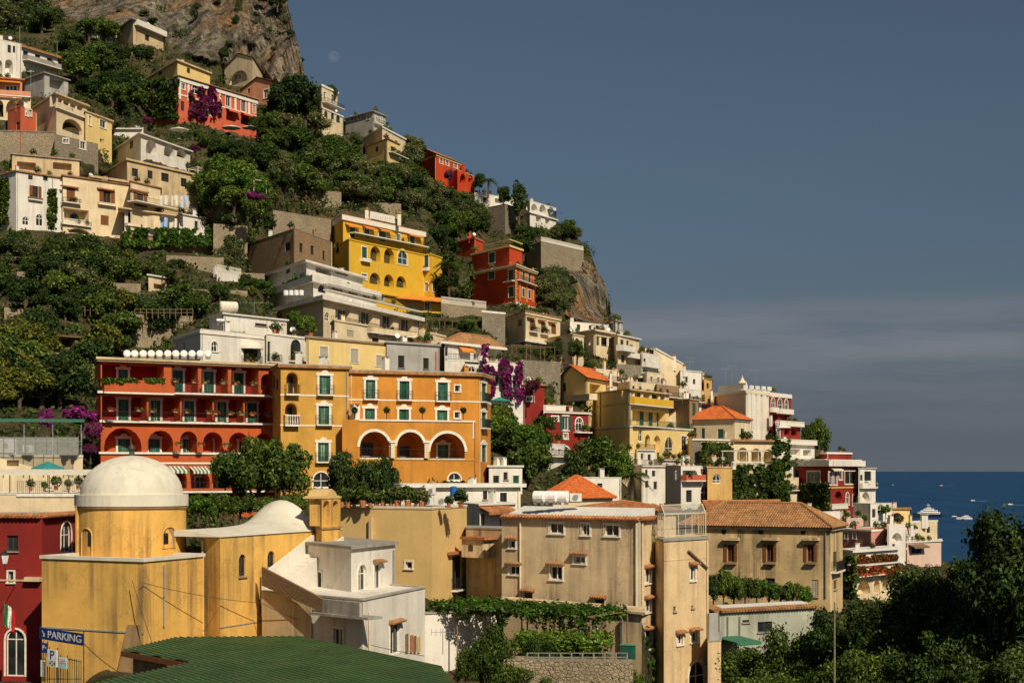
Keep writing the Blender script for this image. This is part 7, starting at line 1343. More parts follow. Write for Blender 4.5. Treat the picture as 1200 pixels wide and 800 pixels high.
def box_unit(px, py, D, label, w=0.9, h=0.65, group=None, base_dy=0):
    p = P(px, py, D); t = empty('cooling_unit', p, label, 'cooling unit', group); mb = MB(); mb.box((p.x, p.y, p.z+h/2+0.08), w, 0.4, h, R(-10)); mb.build('case', FRAMEW, t); mb = MB(); mb.lathe((0, 0, 0), [(0.02, 0), (0.24, 0)], 14); c = Vector((p.x-0.03, p.y-0.21, p.z+h/2+0.08)); mb.v = [tuple(c + Vector((x, -0.02, y))) for x, y, _ in mb.v]; mb.build('fan_grille', STEEL, t); mb = MB(); mb.box((p.x, p.y, p.z+0.04), w*0.8, 0.3, 0.08, R(-10)); mb.build('feet', IRON, t)
box_unit(675, 588.5, 126.5, 'white cooling unit beside the barrel tanks'); box_unit(502, 593, 130, 'white cooling unit among the roof garden pots'); box_unit(518, 593, 131, 'second white cooling unit on the roof garden'); box_unit(505, 580, 150, 'cooling unit on the long white flat roof'); box_unit(8, 531, 141, 'boxy cooling unit on the cafe terrace', 1.6, 1.2); box_unit(33, 531, 141, 'small cooling unit by the cafe glass screens')
# aerials
def aerial(px, y1, y0, D, label, n=5, w=0.9):
    a, c = P(px, y1, D), P(px, y0, D); t = empty('television_aerial', a, label, 'aerial'); mb = MB(); mb.tube([a, c], 0.03, 5); mb.build('mast', STEEL, t); mb = MB(); mb.tube([c + Vector((-w, 0, -0.2)), c + Vector((w, 0, -0.2))], 0.02, 4)
    for k in range(n): x = -w + 2*w*k/(n-1); mb.tube([c + Vector((x, 0, -0.45)), c + Vector((x, 0, 0.05))], 0.018, 4)
    mb.build('antenna', STEEL, t)
aerial(519, 766, 737, 109, 'television aerial standing on the low wall beside the white house', 6, 0.8); aerial(850, 457, 431, 350, 'thin mast on the pinkish tall block'); aerial(858, 456, 428, 351, 'thinner mast beside the tall block turret'); aerial(885, 456, 433, 345, 'broad aerial next to the tall block turret'); aerial(771, 416, 404, 344, 'aerial over the blank gable house'); aerial(808, 436, 423, 352, 'aerial over the skyline steps'); aerial(298, 367, 353, 224, 'slanting aerial on the white penthouse', 4, 2.0); aerial(809, 425, 418, 360, 'small dish aerial on the skyline'); aerial(444, 340, 310, 318, 'bare mast in front of yellow hotel', 3, 1.0); aerial(23, 50, 31, 330, 'mast behind the highest white house', 3, 0.5); aerial(67, 68, 48, 342, 'mast beside the bluish white house', 3, 0.4); aerial(36, 105, 82, 308, 'thin pole on the salmon house terrace', 3, 0.3)
# --- planters and topiary
def pot_plant(px, py, D, h, label, mat=L_MID, group=None, r=None, pot=TERRA, n=260, name='potted_plant'):
    p = P(px, py, D); r = r or h*0.38; t = empty(name, p, label, 'potted plant', group); mb = MB(); ph = h*0.3; mb.lathe(p, [(0.0, 0.0), (ph*0.38, 0.0), (ph*0.55, ph), (0.0, ph)], 9); mb.build('pot', pot, t)
    v, f = leaf_cloud([(0, 0, ph+r*0.9), (r*0.4, 0, ph+r*0.6), (-r*0.4, 0.1, ph+r*0.7)], [r*0.8, r*0.6, r*0.6], n, max(0.07, h*0.09), int(px)); link(bpy.data.objects.new('foliage', np_mesh('foliage', v, f, mat)), t); return t
for i, (x, lab) in enumerate(((415.5, 'ball topiary beside the amber hotel wing'), (453, 'ball topiary between the first two orange hotel windows'), (495, 'ball topiary between the last two orange hotel windows'), (543, 'ball topiary by the small square hotel window'))):
    D = 172.8 + (x-420)*0.037; p = P(x, 491.5, D+0.5); t = empty('topiary', p, lab, 'topiary', 'ball topiaries'); mb = MB(); mb.tube([p, p+Vector((0, 0, 0.9))], 0.05, 6); mb.build('stem', BARK, t); v, f = leaf_cloud([(0, 0, 1.05)], [0.32], 500, 0.08, i, 0.75); link(bpy.data.objects.new('foliage', np_mesh('foliage', v, f, L_DARK)), t)
FB = [(130, 481, 167), (163, 481, 169), (179, 482, 170), (206, 482.5, 171.5), (219.5, 483, 172), (245, 484, 173.5), (253, 484.5, 174), (270, 485, 175), (283, 485.5, 176), (296, 486, 176.5), (314, 486.5, 177.5), (206, 447, 171.5), (228, 448, 173), (241, 448.5, 173.5), (262, 449, 175), (277, 450, 176), (297, 450.5, 177), (210, 521, 171.5), (236, 521.5, 173), (266, 522, 175)]
for i, (x, y, D) in enumerate(FB):
    p = P(x, y, D-0.75); t = empty('flower_box', p, 'small flower box hanging on the red hotel balconies', 'flower box', 'flower boxes on the red hotel'); mb = MB(); mb.box((p.x, p.y, p.z), 0.55, 0.22, 0.2, R(30)); mb.build('box', TERRA, t); v, f = leaf_cloud([(-0.2, 0, 0.15), (0.2, 0.1, 0.12)], [0.26, 0.26], 110, 0.10, i, 0.3); link(bpy.data.objects.new('flowers', np_mesh('flowers', v, f, L_OLIVE if i % 3 else L_RED)), t)
creeper(119, 443.5, 193, 448, 166.8, 170.8, 500, 0.16, L_VINE, 'trailing green hedge along the red hotel roof gallery parapet', 'hedge', 'hedge', 0.25)
gp_ = random.Random(3)
for i, x in enumerate((400, 408, 415, 425, 434, 441, 449, 458, 466, 478, 487, 494, 526, 540)):
    pot_plant(x, 594.5, 130.5+gp_.uniform(0, 1.2) - (x-400)*0.02, gp_.uniform(1.0, 2.2), ('spiky' if i % 3 == 0 else 'bushy') + ' potted plant on the tan yellow house roof garden', (L_MID, L_DARK, L_OLIVE)[i % 3], 'roof garden pots', n=420)
# --- umbrellas
def parasol(px, py, D, r, h, mat, label, group=None):
    p = P(px, py, D); t = empty('parasol', p, label, 'parasol', group); mb = MB(); mb.tube([p, p+Vector((0, 0, h))], 0.04, 6); mb.build('pole', STEEL, t); mb = MB(); mb.lathe((p.x, p.y, p.z+h), [(r, -0.6), (r*0.97, -0.5), (0.02, 0.05)], 8); mb.build('canopy', mat, t); mb = MB(); mb.box((p.x, p.y, p.z+0.05), 0.6, 0.6, 0.1); mb.build('foot', CONC, t)
for a in ((210, 163, 320, 2.0, 2.4, CANVASW, 'cream parasol on the garden beside the arched white villa'), (271, 160, 344, 2.2, 2.4, CANVASW, 'pale parasol below the coral palazzo'), (294, 160, 346, 2.0, 2.4, CANVASW, 'pale parasol beside the palm below the palazzo'), (343, 176, 350, 2.2, 2.2, CORAL, 'reddish parasol on the wooded slope'), (586, 481, 236, 1.6, 2.0, CANVAST, 'teal parasol under the bougainvillea wall'), (756, 452, 322, 1.8, 2.2, CANVASW, 'white parasol on the terrace over big yellow house'), (918, 512, 337, 1.7, 2.6, WHITEP, 'round white parasol on the red terrace'), (56, 572, 131, 1.4, 2.2, CANVAST, 'teal parasol on the cafe terrace')): parasol(*a)
# --- washing on lines
for x0, x1, y0, y1, D, m, lab in ((188, 198, 229, 240, 293.5, CANVASW, 'white sheet drying on the upper balcony'), (201, 210, 229, 241, 295, CANVASW, 'pale towel drying beside the white sheet'), (212, 221, 229, 243, 296.5, paint('pale_blue_cloth', (0.45, 0.50, 0.55)), 'pale blue towel drying on the upper balcony'), (167, 187, 253, 267, 293.6, CREAM, 'wide beige sheet drying in the lower gallery'), (188, 197, 255, 266, 296.5, paint('light_blue_cloth', (0.30, 0.42, 0.58)), 'light blue towel drying in the lower gallery'), (198.5, 207.5, 256, 267, 297.8, CANVASW, 'white towel drying next to the light blue one')):
    mb = MB()
    for i in range(6):
        for j in range(4):
            q = lambda i, j: P(x0+(x1-x0)*i/6, y0+(y1-y0)*j/4 + 0.4*math.sin(i*1.3), D - 1.3 + 0.18*math.sin(i*1.7+x0)*(0.3+j/4)); mb.poly([q(i, j), q(i+1, j), q(i+1, j+1), q(i, j+1)])
    tag(mb.build('laundry', m, None, org=P((x0+x1)/2, y1, D)), lab, 'laundry')
# --- orchard terraces: rubble walls, pergolas, fences
for x0, x1, y0, h, lab in ((8, 60, 300, 2.2, 'crumbling rubble wall in the upper orchard near white row house'), (100, 165, 330, 2.0, 'middle orchard rubble wall beneath the garden hut'), (200, 290, 338, 1.8, 'rubble wall below the balustraded garden terrace'), (20, 80, 318, 1.8, 'rubble wall above the timber pergola'), (100, 200, 352, 1.8, 'long rubble wall crossing the orchard'), (5, 45, 360, 2.0, 'short rubble wall below the orchard pergola'), (240, 310, 318, 2.0, 'rubble wall near the stepped white hotel'), (120, 200, 395, 2.2, 'rubble wall above the red hotel tanks'), (50, 110, 440, 2.0, 'rubble wall over the magenta bougainvillea'), (340, 400, 222, 2.0, 'low rubble wall in dry grass on the wooded slope'), (420, 470, 236, 1.8, 'rubble wall among trees above yellow hotel'), (560, 600, 250, 2.0, 'rubble wall under the blunt stone tower')):
    D = float(depth_at([(x0+x1)/2], [y0+4], False)[0]) - 1.5; b = Bld('terrace_wall', lab, 'wall', STONE, [(x0, D-1), (x1, D+2)], y0, y0+h/D*F, T=2.0, ctrl=False); b.done()
for x0, x1, y0, y1, D, lab in ((50, 92, 340, 352, 238, 'rubble terrace wall under the orchard pergola'), (70, 150, 366, 378, 228, 'rubble terrace wall below the rustic fence'), (150, 226, 368, 380, 228, 'rubble terrace wall with railing near the penthouse'), (85, 142, 303, 313, 254, 'crumbling terrace wall in the upper orchard'), (195, 262, 299, 306, 268, 'low pale terrace wall under the vine trellis'), (250, 290, 262, 276, 292, 'grey ramp wall beside the citrus trees'), (40, 100, 412, 420, 205, 'dry stone ledge beside the bougainvillea')):
    b = Bld('terrace_wall', lab, 'wall', STONE, [(x0, D), (x1, D+3)], y0, y1, T=2.0, ctrl=False); b.done()
def pergola(x0, x1, y0, y1, D0, D1, dep, nposts, label, mat=WOODM, nb=7, name='pergola'):
    A, B = P(x0, y0, D0), P(x1, y0, D1); f = Face((A.x, A.y), (B.x, B.y), zat(y1, D0)); H = zat(y0, D0)-zat(y1, D0); t = empty(name, f.O, label, 'pergola')
    for k in range(nposts):
        for w in (0, -dep): u = f.W*k/(nposts-1); mb = MB(); mb.tube([f.pt(u, -0.5, w), f.pt(u, H, w)], 0.06, 5); mb.build('post', mat, t)
    for w in (0, -dep): mb = MB(); mb.tube([f.pt(-0.3, H, w), f.pt(f.W+0.3, H, w)], 0.06, 5); mb.build('beam', mat, t)
    for k in range(nb): u = f.W*k/(nb-1); mb = MB(); mb.tube([f.pt(u, H+0.08, 0.4), f.pt(u, H+0.08, -dep-0.4)], 0.045, 4); mb.build('rafter', mat, t)
    return t, f, H
pergola(44, 92, 324, 342, 236, 238, 3, 4, 'grey timber pergola in the orchard'); pergola(0, 50, 380, 398, 212, 214, 3, 3, 'rickety pole pergola by the tiny yellow shed'); pergola(500, 560, 372, 386, 300, 306, 3, 5, 'bean pole pergola below the yellow hotel'); pergola(600, 650, 404, 418, 288, 294, 3, 4, 'light pole pergola below the beige house')
pergola(866, 908, 528, 548, 249, 253, 4, 4, 'white pergola over the ivy wall terrace', STUCCO); pergola(268, 312, 206, 226, 300, 306, 3, 4, 'white columned pergola on the slope below the palazzo', STUCCO); pergola(232, 258, 196, 206, 310, 314, 3, 3, 'white pergola beside the beige house roof', STUCCO)
def fence(x0, x1, y0, D0, D1, h, n, label, mat=WOODM):
    A, B = P(x0, y0, D0), P(x1, y0, D1); t = empty('fence', A, label, 'fence'); up = Vector((0, 0, h))
    for k in range(n+1): p = A.lerp(B, k/n); mb = MB(); mb.tube([p - up*0.4, p+up], 0.06, 4); mb.build('post', mat, t)
    for z in (0.45, 0.95): mb = MB(); mb.tube([A+up*z, B+up*z], 0.04, 4); mb.build('rail', mat, t)
fence(75, 124, 367, 226, 228, 1.0, 8, 'rustic wooden fence on the orchard terrace'); fence(158, 226, 370, 226, 229, 1.0, 10, 'long rustic wooden fence near the penthouse')

# --- cafe terrace: green canopy, glass screens, pale frames
def canopy(x0, x1, y0, y1, D0, D1, dep, mat, label, n=5, fmat=STEEL):
    A, B = P(x0, y0, D0), P(x1, y0, D1); f = Face((A.x, A.y), (B.x, B.y), zat(y1, D0)); H = zat(y0, D0)-zat(y1, D0); t = empty('canopy', f.O, label, 'canopy'); mb = MB(); q = f.pt
    mb.hexa([q(-0.3, H-0.35, 0.3), q(f.W+0.3, H-0.35, 0.3), q(f.W+0.3, H, -dep), q(-0.3, H, -dep), q(-0.3, H-0.27, 0.3), q(f.W+0.3, H-0.27, 0.3), q(f.W+0.3, H+0.08, -dep), q(-0.3, H+0.08, -dep)]); mb.build('cover', mat, t)
    for k in range(n):
        for w in (0, -dep+0.2): u = f.W*k/(n-1); mb = MB(); mb.tube([q(u, 0, w), q(u, H-0.3, w)], 0.045, 5); mb.build('post', fmat, t)
canopy(-40, 95, 489, 534, 141, 143.5, 4.5, CANVASG, 'green canopy roof over the cafe terrace'); canopy(-20, 98, 551, 580, 123, 124, 3.0, CANVASW, 'faded awning frame over the cluttered roof terrace', 6, FRAMEW)
cs = empty('glass_screen', P(40, 533, 140.5), 'row of pale glass wind screens along the cafe terrace', 'screen')
for k in range(9): a, c = P(-20+k*12.5, 533, 140.6), P(-20+(k+1)*12.5-0.8, 512, 140.6); mb = MB(); mb.box(((a.x+c.x)/2, 140.6, (a.z+c.z)/2), c.x-a.x, 0.02, c.z-a.z); mb.build('pane', clear, cs)
for k in range(10): a = P(-20+k*12.5-0.4, 533, 140.6); mb = MB(); mb.tube([a, a+Vector((0, 0, 1.75))], 0.03, 4); mb.build('post', STEEL, cs)
for i, (x, y, D, h) in enumerate(((36, 575, 121.6, 1.0), (52, 575, 121.6, 0.8), (66, 574, 121.8, 1.2), (80, 574, 121.8, 0.9), (92, 573, 122, 1.1), (78, 531, 141.5, 1.6), (88, 531, 141.8, 1.3))): pot_plant(x, y, D, h, 'leafy tub plant on the ' + ('cluttered roof terrace' if y > 550 else 'cafe terrace'), (L_MID, L_VINE)[i % 2], 'terrace tub plants')

# utility cabinet and railing on the cellar wall
p = P(736, 772, 111.0); t = empty('utility_cabinet', p, 'dark green utility cabinet beside the sandy tower', 'cabinet'); mb = MB(); mb.box((p.x, p.y, p.z+0.5), 0.95, 0.5, 1.0, R(-20)); mb.build('case', GREENS, t); mb = MB(); mb.box((p.x, p.y, p.z+1.03), 1.05, 0.6, 0.05, R(-20)); mb.build('lid', GREENL, t)
fence(618, 735, 774, 103.4, 103.0, 0.55, 9, 'thin steel railing along the rubble cellar wall', STEEL)
# blurred lettering on the yellow hotel roof board
f = bu.faces[1]; g = random.Random(4)
for k in range(9):
    x = 438 + k*2.7; u, v = f.uv(x, 254.3+k*0.35, 0.2); mb = MB(); mb.fbox(f, u-0.10, u+0.02, v-0.38, v+0.38, 0.202, 0.215)
    if k % 2: mb.fbox(f, u+0.03, u+0.22, v+0.25-0.3*(k % 3 == 0), v+0.36-0.3*(k % 3 == 0), 0.202, 0.215)
    mb.build('letter_mark', GREYS, bu.root)
# ================================================================ vine pergola, lemon garden, big trees, palms, boats, moon
pv, f, H = pergola(500, 692, 710, 775, 117.5, 108.5, 4.6, 6, 'vine-covered pergola in front of the tower house', WOODM, 12)
g = np.random.default_rng(9); n = 900; cu = np.stack([g.uniform(0, f.W, n), H + 0.1 + g.normal(0, 0.13, n), -g.uniform(-0.5, 4.9, n)], 1); cu[:, 1] += np.array([mnoise.noise((q[0]*0.7, q[2]*0.7, 2))*0.5 for q in cu]); cu[::6, 1] -= g.uniform(0, 0.9, len(cu[::6])); cw = np.array([tuple(f.pt(*q)) for q in cu]); org = np.array(f.O)
v, fa = leaf_cloud(cw-org, np.full(n, 0.32), 15000, 0.13, 91, 0.1, 0.8); link(bpy.data.objects.new('vine_foliage', np_mesh('vine_foliage', v, fa, L_VINE)), pv)
pv, f, H = pergola(604, 706, 756, 790, 108.0, 106.5, 3.2, 5, 'lower vine pergola over the rubble cellar wall', WOODM, 9)
n = 700; cu = np.stack([g.uniform(0, f.W, n), H + 0.2 + g.normal(0, 0.2, n), -g.uniform(-0.6, 3.4, n)], 1); cu[:, 1] += np.array([mnoise.noise((q[0]*0.7, q[2]*0.7, 5))*0.7 for q in cu]); cu[::5, 1] -= g.uniform(0, 1.1, len(cu[::5])); cw = np.array([tuple(f.pt(*q)) for q in cu]); org = np.array(f.O)
v, fa = leaf_cloud(cw-org, np.full(n, 0.38), 13000, 0.13, 92, 0.1, 0.8); link(bpy.data.objects.new('vine_foliage', np_mesh('vine_foliage', v, fa, L_VINE)), pv)
KINDS['big'] = [tree_proto('big%d' % i, 70+i, 3.4, 3.6, 6.0, 24000, 0.105, L_DARK, nl=44, trunk=0.22, lr=(0.12, 0.27), limbs=14, shell=0.35) for i in range(3)]
KINDS['bigm'] = [tree_proto('bigm%d' % i, 80+i, 3.0, 2.8, 4.4, 20000, 0.095, L_MID, nl=30, trunk=0.16, lr=(0.2, 0.34), limbs=14, shell=0.35) for i in range(2)]
KINDS['bush'] = [tree_proto('bush%d' % i, 90+i, 2.2, 1.8, 1.9, 9000, 0.085, L_MID, nl=22, trunk=0.08, lr=(0.22, 0.38), shell=0.35) for i in range(2)]
for px, yb, yt, w, D, k, lab in (
    (885, 900, 742, 110, 92, 'bigm', 'leafy tree in front of the low pale green house'), (935, 900, 722, 120, 88, 'bigm', 'leafy tree beside the slender utility pole'), (988, 905, 700, 120, 86, 'big', 'tall dark tree right behind the slender utility pole'.replace('right ', '')),
    (1046, 910, 692, 140, 82, 'big', 'tall dark tree below the flower terraces'), (1098, 915, 622, 135, 82, 'big', 'dark tree crown below the low white beach house'), (1160, 930, 630, 150, 76, 'big', 'dark tree with thinning top before the open sea'), (1208, 940, 574, 200, 72, 'big', 'tallest dark tree standing against the sea'),
    (1020, 930, 745, 130, 76, 'bigm', 'lower leafy tree among the tall dark trees'), (1100, 950, 730, 150, 72, 'big', 'broad dark tree filling the hollow below the sea view'), (1180, 960, 735, 160, 68, 'big', 'broad dark tree overhanging the hollow'), (900, 930, 775, 120, 80, 'bigm', 'bushy tree at the foot of the sandy tower'), (960, 940, 770, 120, 78, 'bigm', 'bushy tree below the slender utility pole'),
    (1064, 790, 694, 50, 190, 'mid', 'green tree at the foot of the pale arches'), (1085, 760, 668, 70, 210, 'mid', 'green tree beside the low white beach house')):
    tree(px, yb, yt, k, lab, w, D)
for px, yb, yt, w, lab in ((570, 822, 728, 74, 'dense green bush beside the vine pergola'), (546, 812, 752, 40, 'smaller bush at the end of the white garden wall'), (608, 818, 768, 60, 'bush growing under the rubble cellar wall'), (660, 826, 780, 60, 'bush spilling over the rubble cellar wall'), (720, 830, 772, 60, 'bush beneath the sandy tower'), (632, 800, 740, 46, 'bush rising through the lower vine pergola'), (592, 836, 762, 50, 'tangled bush at the end of the rubble cellar wall'), (640, 838, 783, 54, 'low bush before the rubble cellar wall'), (690, 838, 780, 56, 'low bush under the steel railing'), (742, 840, 776, 44, 'low bush at the foot of the sandy tower')):
    tree(px, yb, yt, 'bush', lab, w, 103 if yb > 805 else 107, 'bush', 'bush')
for i, (x, yb, yt) in enumerate(((836, 712, 668), (848, 712, 664), (860, 712, 668), (873, 712, 671), (887, 712, 676), (901, 712, 677), (915, 712, 681), (929, 712, 680), (943, 712, 683))):
    tree(x, yb, yt, ('dark', 'mid', 'vine')[i % 3], ('dark', 'mid-green', 'bright green')[i % 3] + ' lemon tree in the row below the long weathered house', 28, 150, group='lemon trees', name='lemon_tree')
# made-up pines out of view, added to shade the dark trees in the hollow
KINDS['pine'] = [tree_proto('pine', 99, 4.6, 6.0, 20.0, 16000, 0.33, L_DARK, nl=40, trunk=0.5, limbs=12, shell=0.3)]
for i, (x, y) in enumerate(((32, 63), (37, 73), (43, 66))):
    k = KINDS['pine'][0]; r = empty('pine_tree', (x, y, 46.0), 'tall umbrella pine beside the viewpoint', 'tree', 'pines beside the viewpoint'); r.rotation_euler = (0, 0, i*1.3); link(bpy.data.objects.new('crown', k[0]), r); link(bpy.data.objects.new('trunk', k[1]), r)
for i, (x, w) in enumerate(((256, 34), (282, 40), (312, 40), (342, 36))): tree(x, 612, 578, 'mid', ('low hedge bush at the foot of the red hotel garden', 'low hedge bush under the round garden tree', 'low hedge bush between the garden trees', 'low hedge bush under the broad leafy tree')[i], w, 147, 'bush', 'bush')
# --- palms
def palm(px, yb, yt, D, spread, label, seed):
    a = P(px, yb, D); h = (yb-yt)/F*D; t = empty('palm_tree', a, label, 'palm'); g = random.Random(seed); mb = MB(); mb.tube([a, a+Vector((0.1, 0, h*0.4)), a+Vector((0, 0, h*0.8))], [0.28, 0.22, 0.2], 7); mb.build('trunk', BARK, t); c = a+Vector((0, 0, h*0.8))
    for k in range(22):
        th = 2*math.pi*k/22 + g.uniform(-.1, .1); el = g.uniform(-0.15, 1.1); d = Vector((math.cos(th), math.sin(th), 0)); pts = []
        for j in range(7): s = j/6; pts.append(c + d*(spread*s*math.cos(el*0.6)) + Vector((0, 0, spread*(math.sin(el)*s*0.75 - 0.65*s*s))))
        mb = MB(); mb.tube(pts, [0.04]*6+[0.01], 4); side = d.cross(Vector((0, 0, 1)))
        for j in range(1, 7):
            for m_ in (0, 0.5):
                if j == 6 and m_: continue
                p = pts[j].lerp(pts[min(j+1, 6)], m_); L = spread*0.26*(1-0.4*abs(j/6-0.4))
                for sg in (-1, 1): q = p + side*sg*L + d*L*0.5 - Vector((0, 0, L*0.45)); w_ = d*L*0.13; mb.poly([p-w_, p+w_, q])
        mb.build('frond', L_MID, t)
palm(311, 166, 132, 344, 3.6, 'palm tree below the big spreading pine', 1); palm(740, 585, 550, 196, 2.6, 'palm tree in front of the white stepped cottage', 2); palm(526, 345, 300, 338, 3.4, 'palm tree between the yellow hotel and the scarlet house', 3); palm(572, 232, 206, 430, 2.8, 'palm tree beside the red ridge annex', 4); palm(1142, 760, 638, 120, 1.6, 'shaggy palm top among the dark trees', 5)
# --- boats
HULLN = paint('navy_hull', (0.012, 0.018, 0.035), 0.3); HULLW = paint('white_hull', (0.78, 0.76, 0.72), 0.3)
def boat(px, py, L, heading, label, mat, decks, name='motor_boat', mast=False):
    D = ZC*F/(py-HY); p = Vector(((px-CX)/F*D, D, 0)); t = empty(name, p, label, 'boat'); ca, sa = math.cos(heading), math.sin(heading); tr = lambda x, y, z: (p.x+x*ca-y*sa, p.y+x*sa+y*ca, z)
    st = [(-0.5, 0.09, 0.10), (-0.3, 0.105, 0.10), (0.0, 0.11, 0.105), (0.25, 0.09, 0.115), (0.42, 0.045, 0.13), (0.5, 0.004, 0.14)]; mb = MB()
    for x, w, h in st:
        for y, z in ((-w, h), (-w*0.8, 0), (-w*0.3, -0.03), (w*0.3, -0.03), (w*0.8, 0), (w, h)): mb.v.append(tr(x*L, y*L, z*L))
    for i in range(5):
        for j in range(5): mb.f.append((i*6+j, i*6+j+1, (i+1)*6+j+1, (i+1)*6+j))
        mb.f.append((i*6, (i+1)*6, (i+1)*6+5, i*6+5))
    mb.f.append(tuple(range(6))); mb.build('hull', mat, t); z = 0.10
    for k, (x0, x1, w, h) in enumerate(decks):
        mb = MB(); z0, z1 = z*L, (z+h)*L
        mb.hexa([tr(x0*L, -w*L, z0), tr(x1*L, -w*L, z0), tr(x1*L, w*L, z0), tr(x0*L, w*L, z0), tr(x0*L, -w*0.9*L, z1), tr((x1-h*0.9)*L, -w*0.85*L, z1), tr((x1-h*0.9)*L, w*0.85*L, z1), tr(x0*L, w*0.9*L, z1)]); d = mb.build('deck_house', HULLW, t)
        mb = MB(); mb.hexa([tr((x0+0.02)*L, -w*1.01*L, z0+h*0.35*L), tr((x1-h*0.5)*L, -w*1.01*L, z0+h*0.35*L), tr((x1-h*0.3)*L, w*1.01*L, z0+h*0.35*L), tr((x0+0.02)*L, w*1.01*L, z0+h*0.35*L), tr((x0+0.02)*L, -w*0.96*L, z0+h*0.75*L), tr((x1-h*0.75)*L, -w*0.96*L, z0+h*0.75*L), tr((x1-h*0.7)*L, w*0.96*L, z0+h*0.75*L), tr((x0+0.02)*L, w*0.96*L, z0+h*0.75*L)]); mb.build('window_band', GLASS, d)
        z += h + 0.003
    if mast: mb = MB(); mb.tube([tr(-0.02*L, 0, z*L), tr(-0.05*L, 0, (z+0.09)*L)], 0.012*L, 6); mb.box(tr(-0.04*L, 0, (z+0.05)*L), 0.08*L, 0.12*L, 0.012*L, heading); mb.build('mast', HULLW, t)
    return t, p, D
boat(1086, 606, 44, R(205), 'large motor yacht with dark hull and stacked white decks', HULLN, [(-0.42, 0.30, 0.085, 0.055), (-0.34, 0.20, 0.075, 0.05), (-0.22, 0.10, 0.06, 0.045), (-0.12, 0.02, 0.04, 0.035)], 'motor_yacht', True)
boat(1130, 608, 19, R(170), 'white cabin cruiser near the large yacht', HULLW, [(-0.35, 0.2, 0.085, 0.09), (-0.25, 0.05, 0.06, 0.06)]); boat(1118, 605, 7.5, R(20), 'small white tender between the yacht and cabin cruiser', HULLW, [(-0.2, 0.1, 0.06, 0.06)]); boat(1103, 568.8, 13, R(10), 'tiny white boat far out toward the horizon', HULLW, [(-0.3, 0.1, 0.06, 0.1)]); boat(1046, 568.5, 12, R(90), 'tiny distant sail-like boat beyond the white stepped house', HULLW, [(-0.3, 0.1, 0.06, 0.25)]); boat(1140, 586.5, 10, R(15), 'small distant white boat in open water', HULLW, [(-0.3, 0.1, 0.06, 0.1)]); boat(1184, 591, 11, R(20), 'distant white boat beside the tallest dark tree', HULLW, [(-0.3, 0.15, 0.06, 0.1)])
FOAM = paint('sea_foam', (0.42, 0.47, 0.52), 0.8, 0, 0.5, 0.3)
for px, py, L, lab in ((1121, 605.5, 18, 'short pale wake behind the small white tender'), (1144, 587, 40, 'pale wake behind the small distant boat'), (1190, 591.5, 40, 'pale wake behind the distant boat by the tree'), (1107, 569, 60, 'thin wake of the tiny boat far out')):
    D = ZC*F/(py-HY); x = (px-CX)/F*D; mb = MB(); mb.poly([(x-L*0.5, D, 0.05), (x+L*0.5, D-L*0.12, 0.05), (x+L*0.5, D+L*0.2, 0.05)]); tag(mb.build('wake', FOAM, None, org=(x, D, 0.05)), lab, 'wake')
# --- day moon
D = 60000.0; p = P(391, 67, D); mm, n, l, bs = _new('moon_dust'); df = n.new('ShaderNodeBsdfDiffuse'); tr_ = n.new('ShaderNodeBsdfTransparent'); ad = n.new('ShaderNodeAddShader'); t1 = _noise(n, l, 0.004, 4); l.new(_mix(n, l, _ramp(n, l, t1.outputs[0], 0.35, 0.65), (0.010, 0.011, 0.013), (0.030, 0.030, 0.030)), df.inputs['Color']); l.new(df.outputs[0], ad.inputs[0]); l.new(tr_.outputs[0], ad.inputs[1]); l.new(ad.outputs[0], n['Material Output'].inputs[0])
mb = MB(); rr = 7.0/F*D; mb.blob((p.x, p.y, p.z), rr, rr, rr, 32, 16); tag(mb.build('moon', mm, None, org=p, smooth=True), 'faint pale day moon in the sky beside the cliff', 'moon')

# ================================================================ everyday clutter on roofs and walls
g = random.Random(21); POTS = []
for i in range(4):
    v, f_ = leaf_cloud([(0, 0, 0.75), (0.2, 0.1, 0.55), (-0.2, 0, 0.6)], [0.42, 0.3, 0.3], 160, 0.12, 300+i); POTS.append(np_mesh('foliage', v, f_, (L_MID, L_DARK, L_VINE, L_OLIVE)[i]))
_pb = MB(); _pb.lathe((0, 0, 0), [(0, 0), (0.16, 0), (0.24, 0.36), (0, 0.36)], 8); POTM = bpy.data.meshes.new('pot'); POTM.from_pydata(_pb.v, [], _pb.f); POTM.materials.append(TERRA)
_db = MB(); _db.lathe((0, 0, 0), [(0.0, 0.0), (0.2, 0.03), (0.38, 0.12), (0.42, 0.16)], 12); DISHM = bpy.data.meshes.new('reflector'); DISHM.from_pydata([(x, -z, y) for x, y, z in _db.v], [], _db.f); DISHM.materials.append(WHITEP)
_mb = MB(); _mb.tube([(0, 0.02, -0.9), (0, 0.02, 0)], 0.035, 5); DISHP = bpy.data.meshes.new('mast'); DISHP.from_pydata(_mb.v, [], _mb.f); DISHP.materials.append(STEEL)
SKIP = ('wall', 'tower', 'stair', 'shed', 'hut', 'chapel')
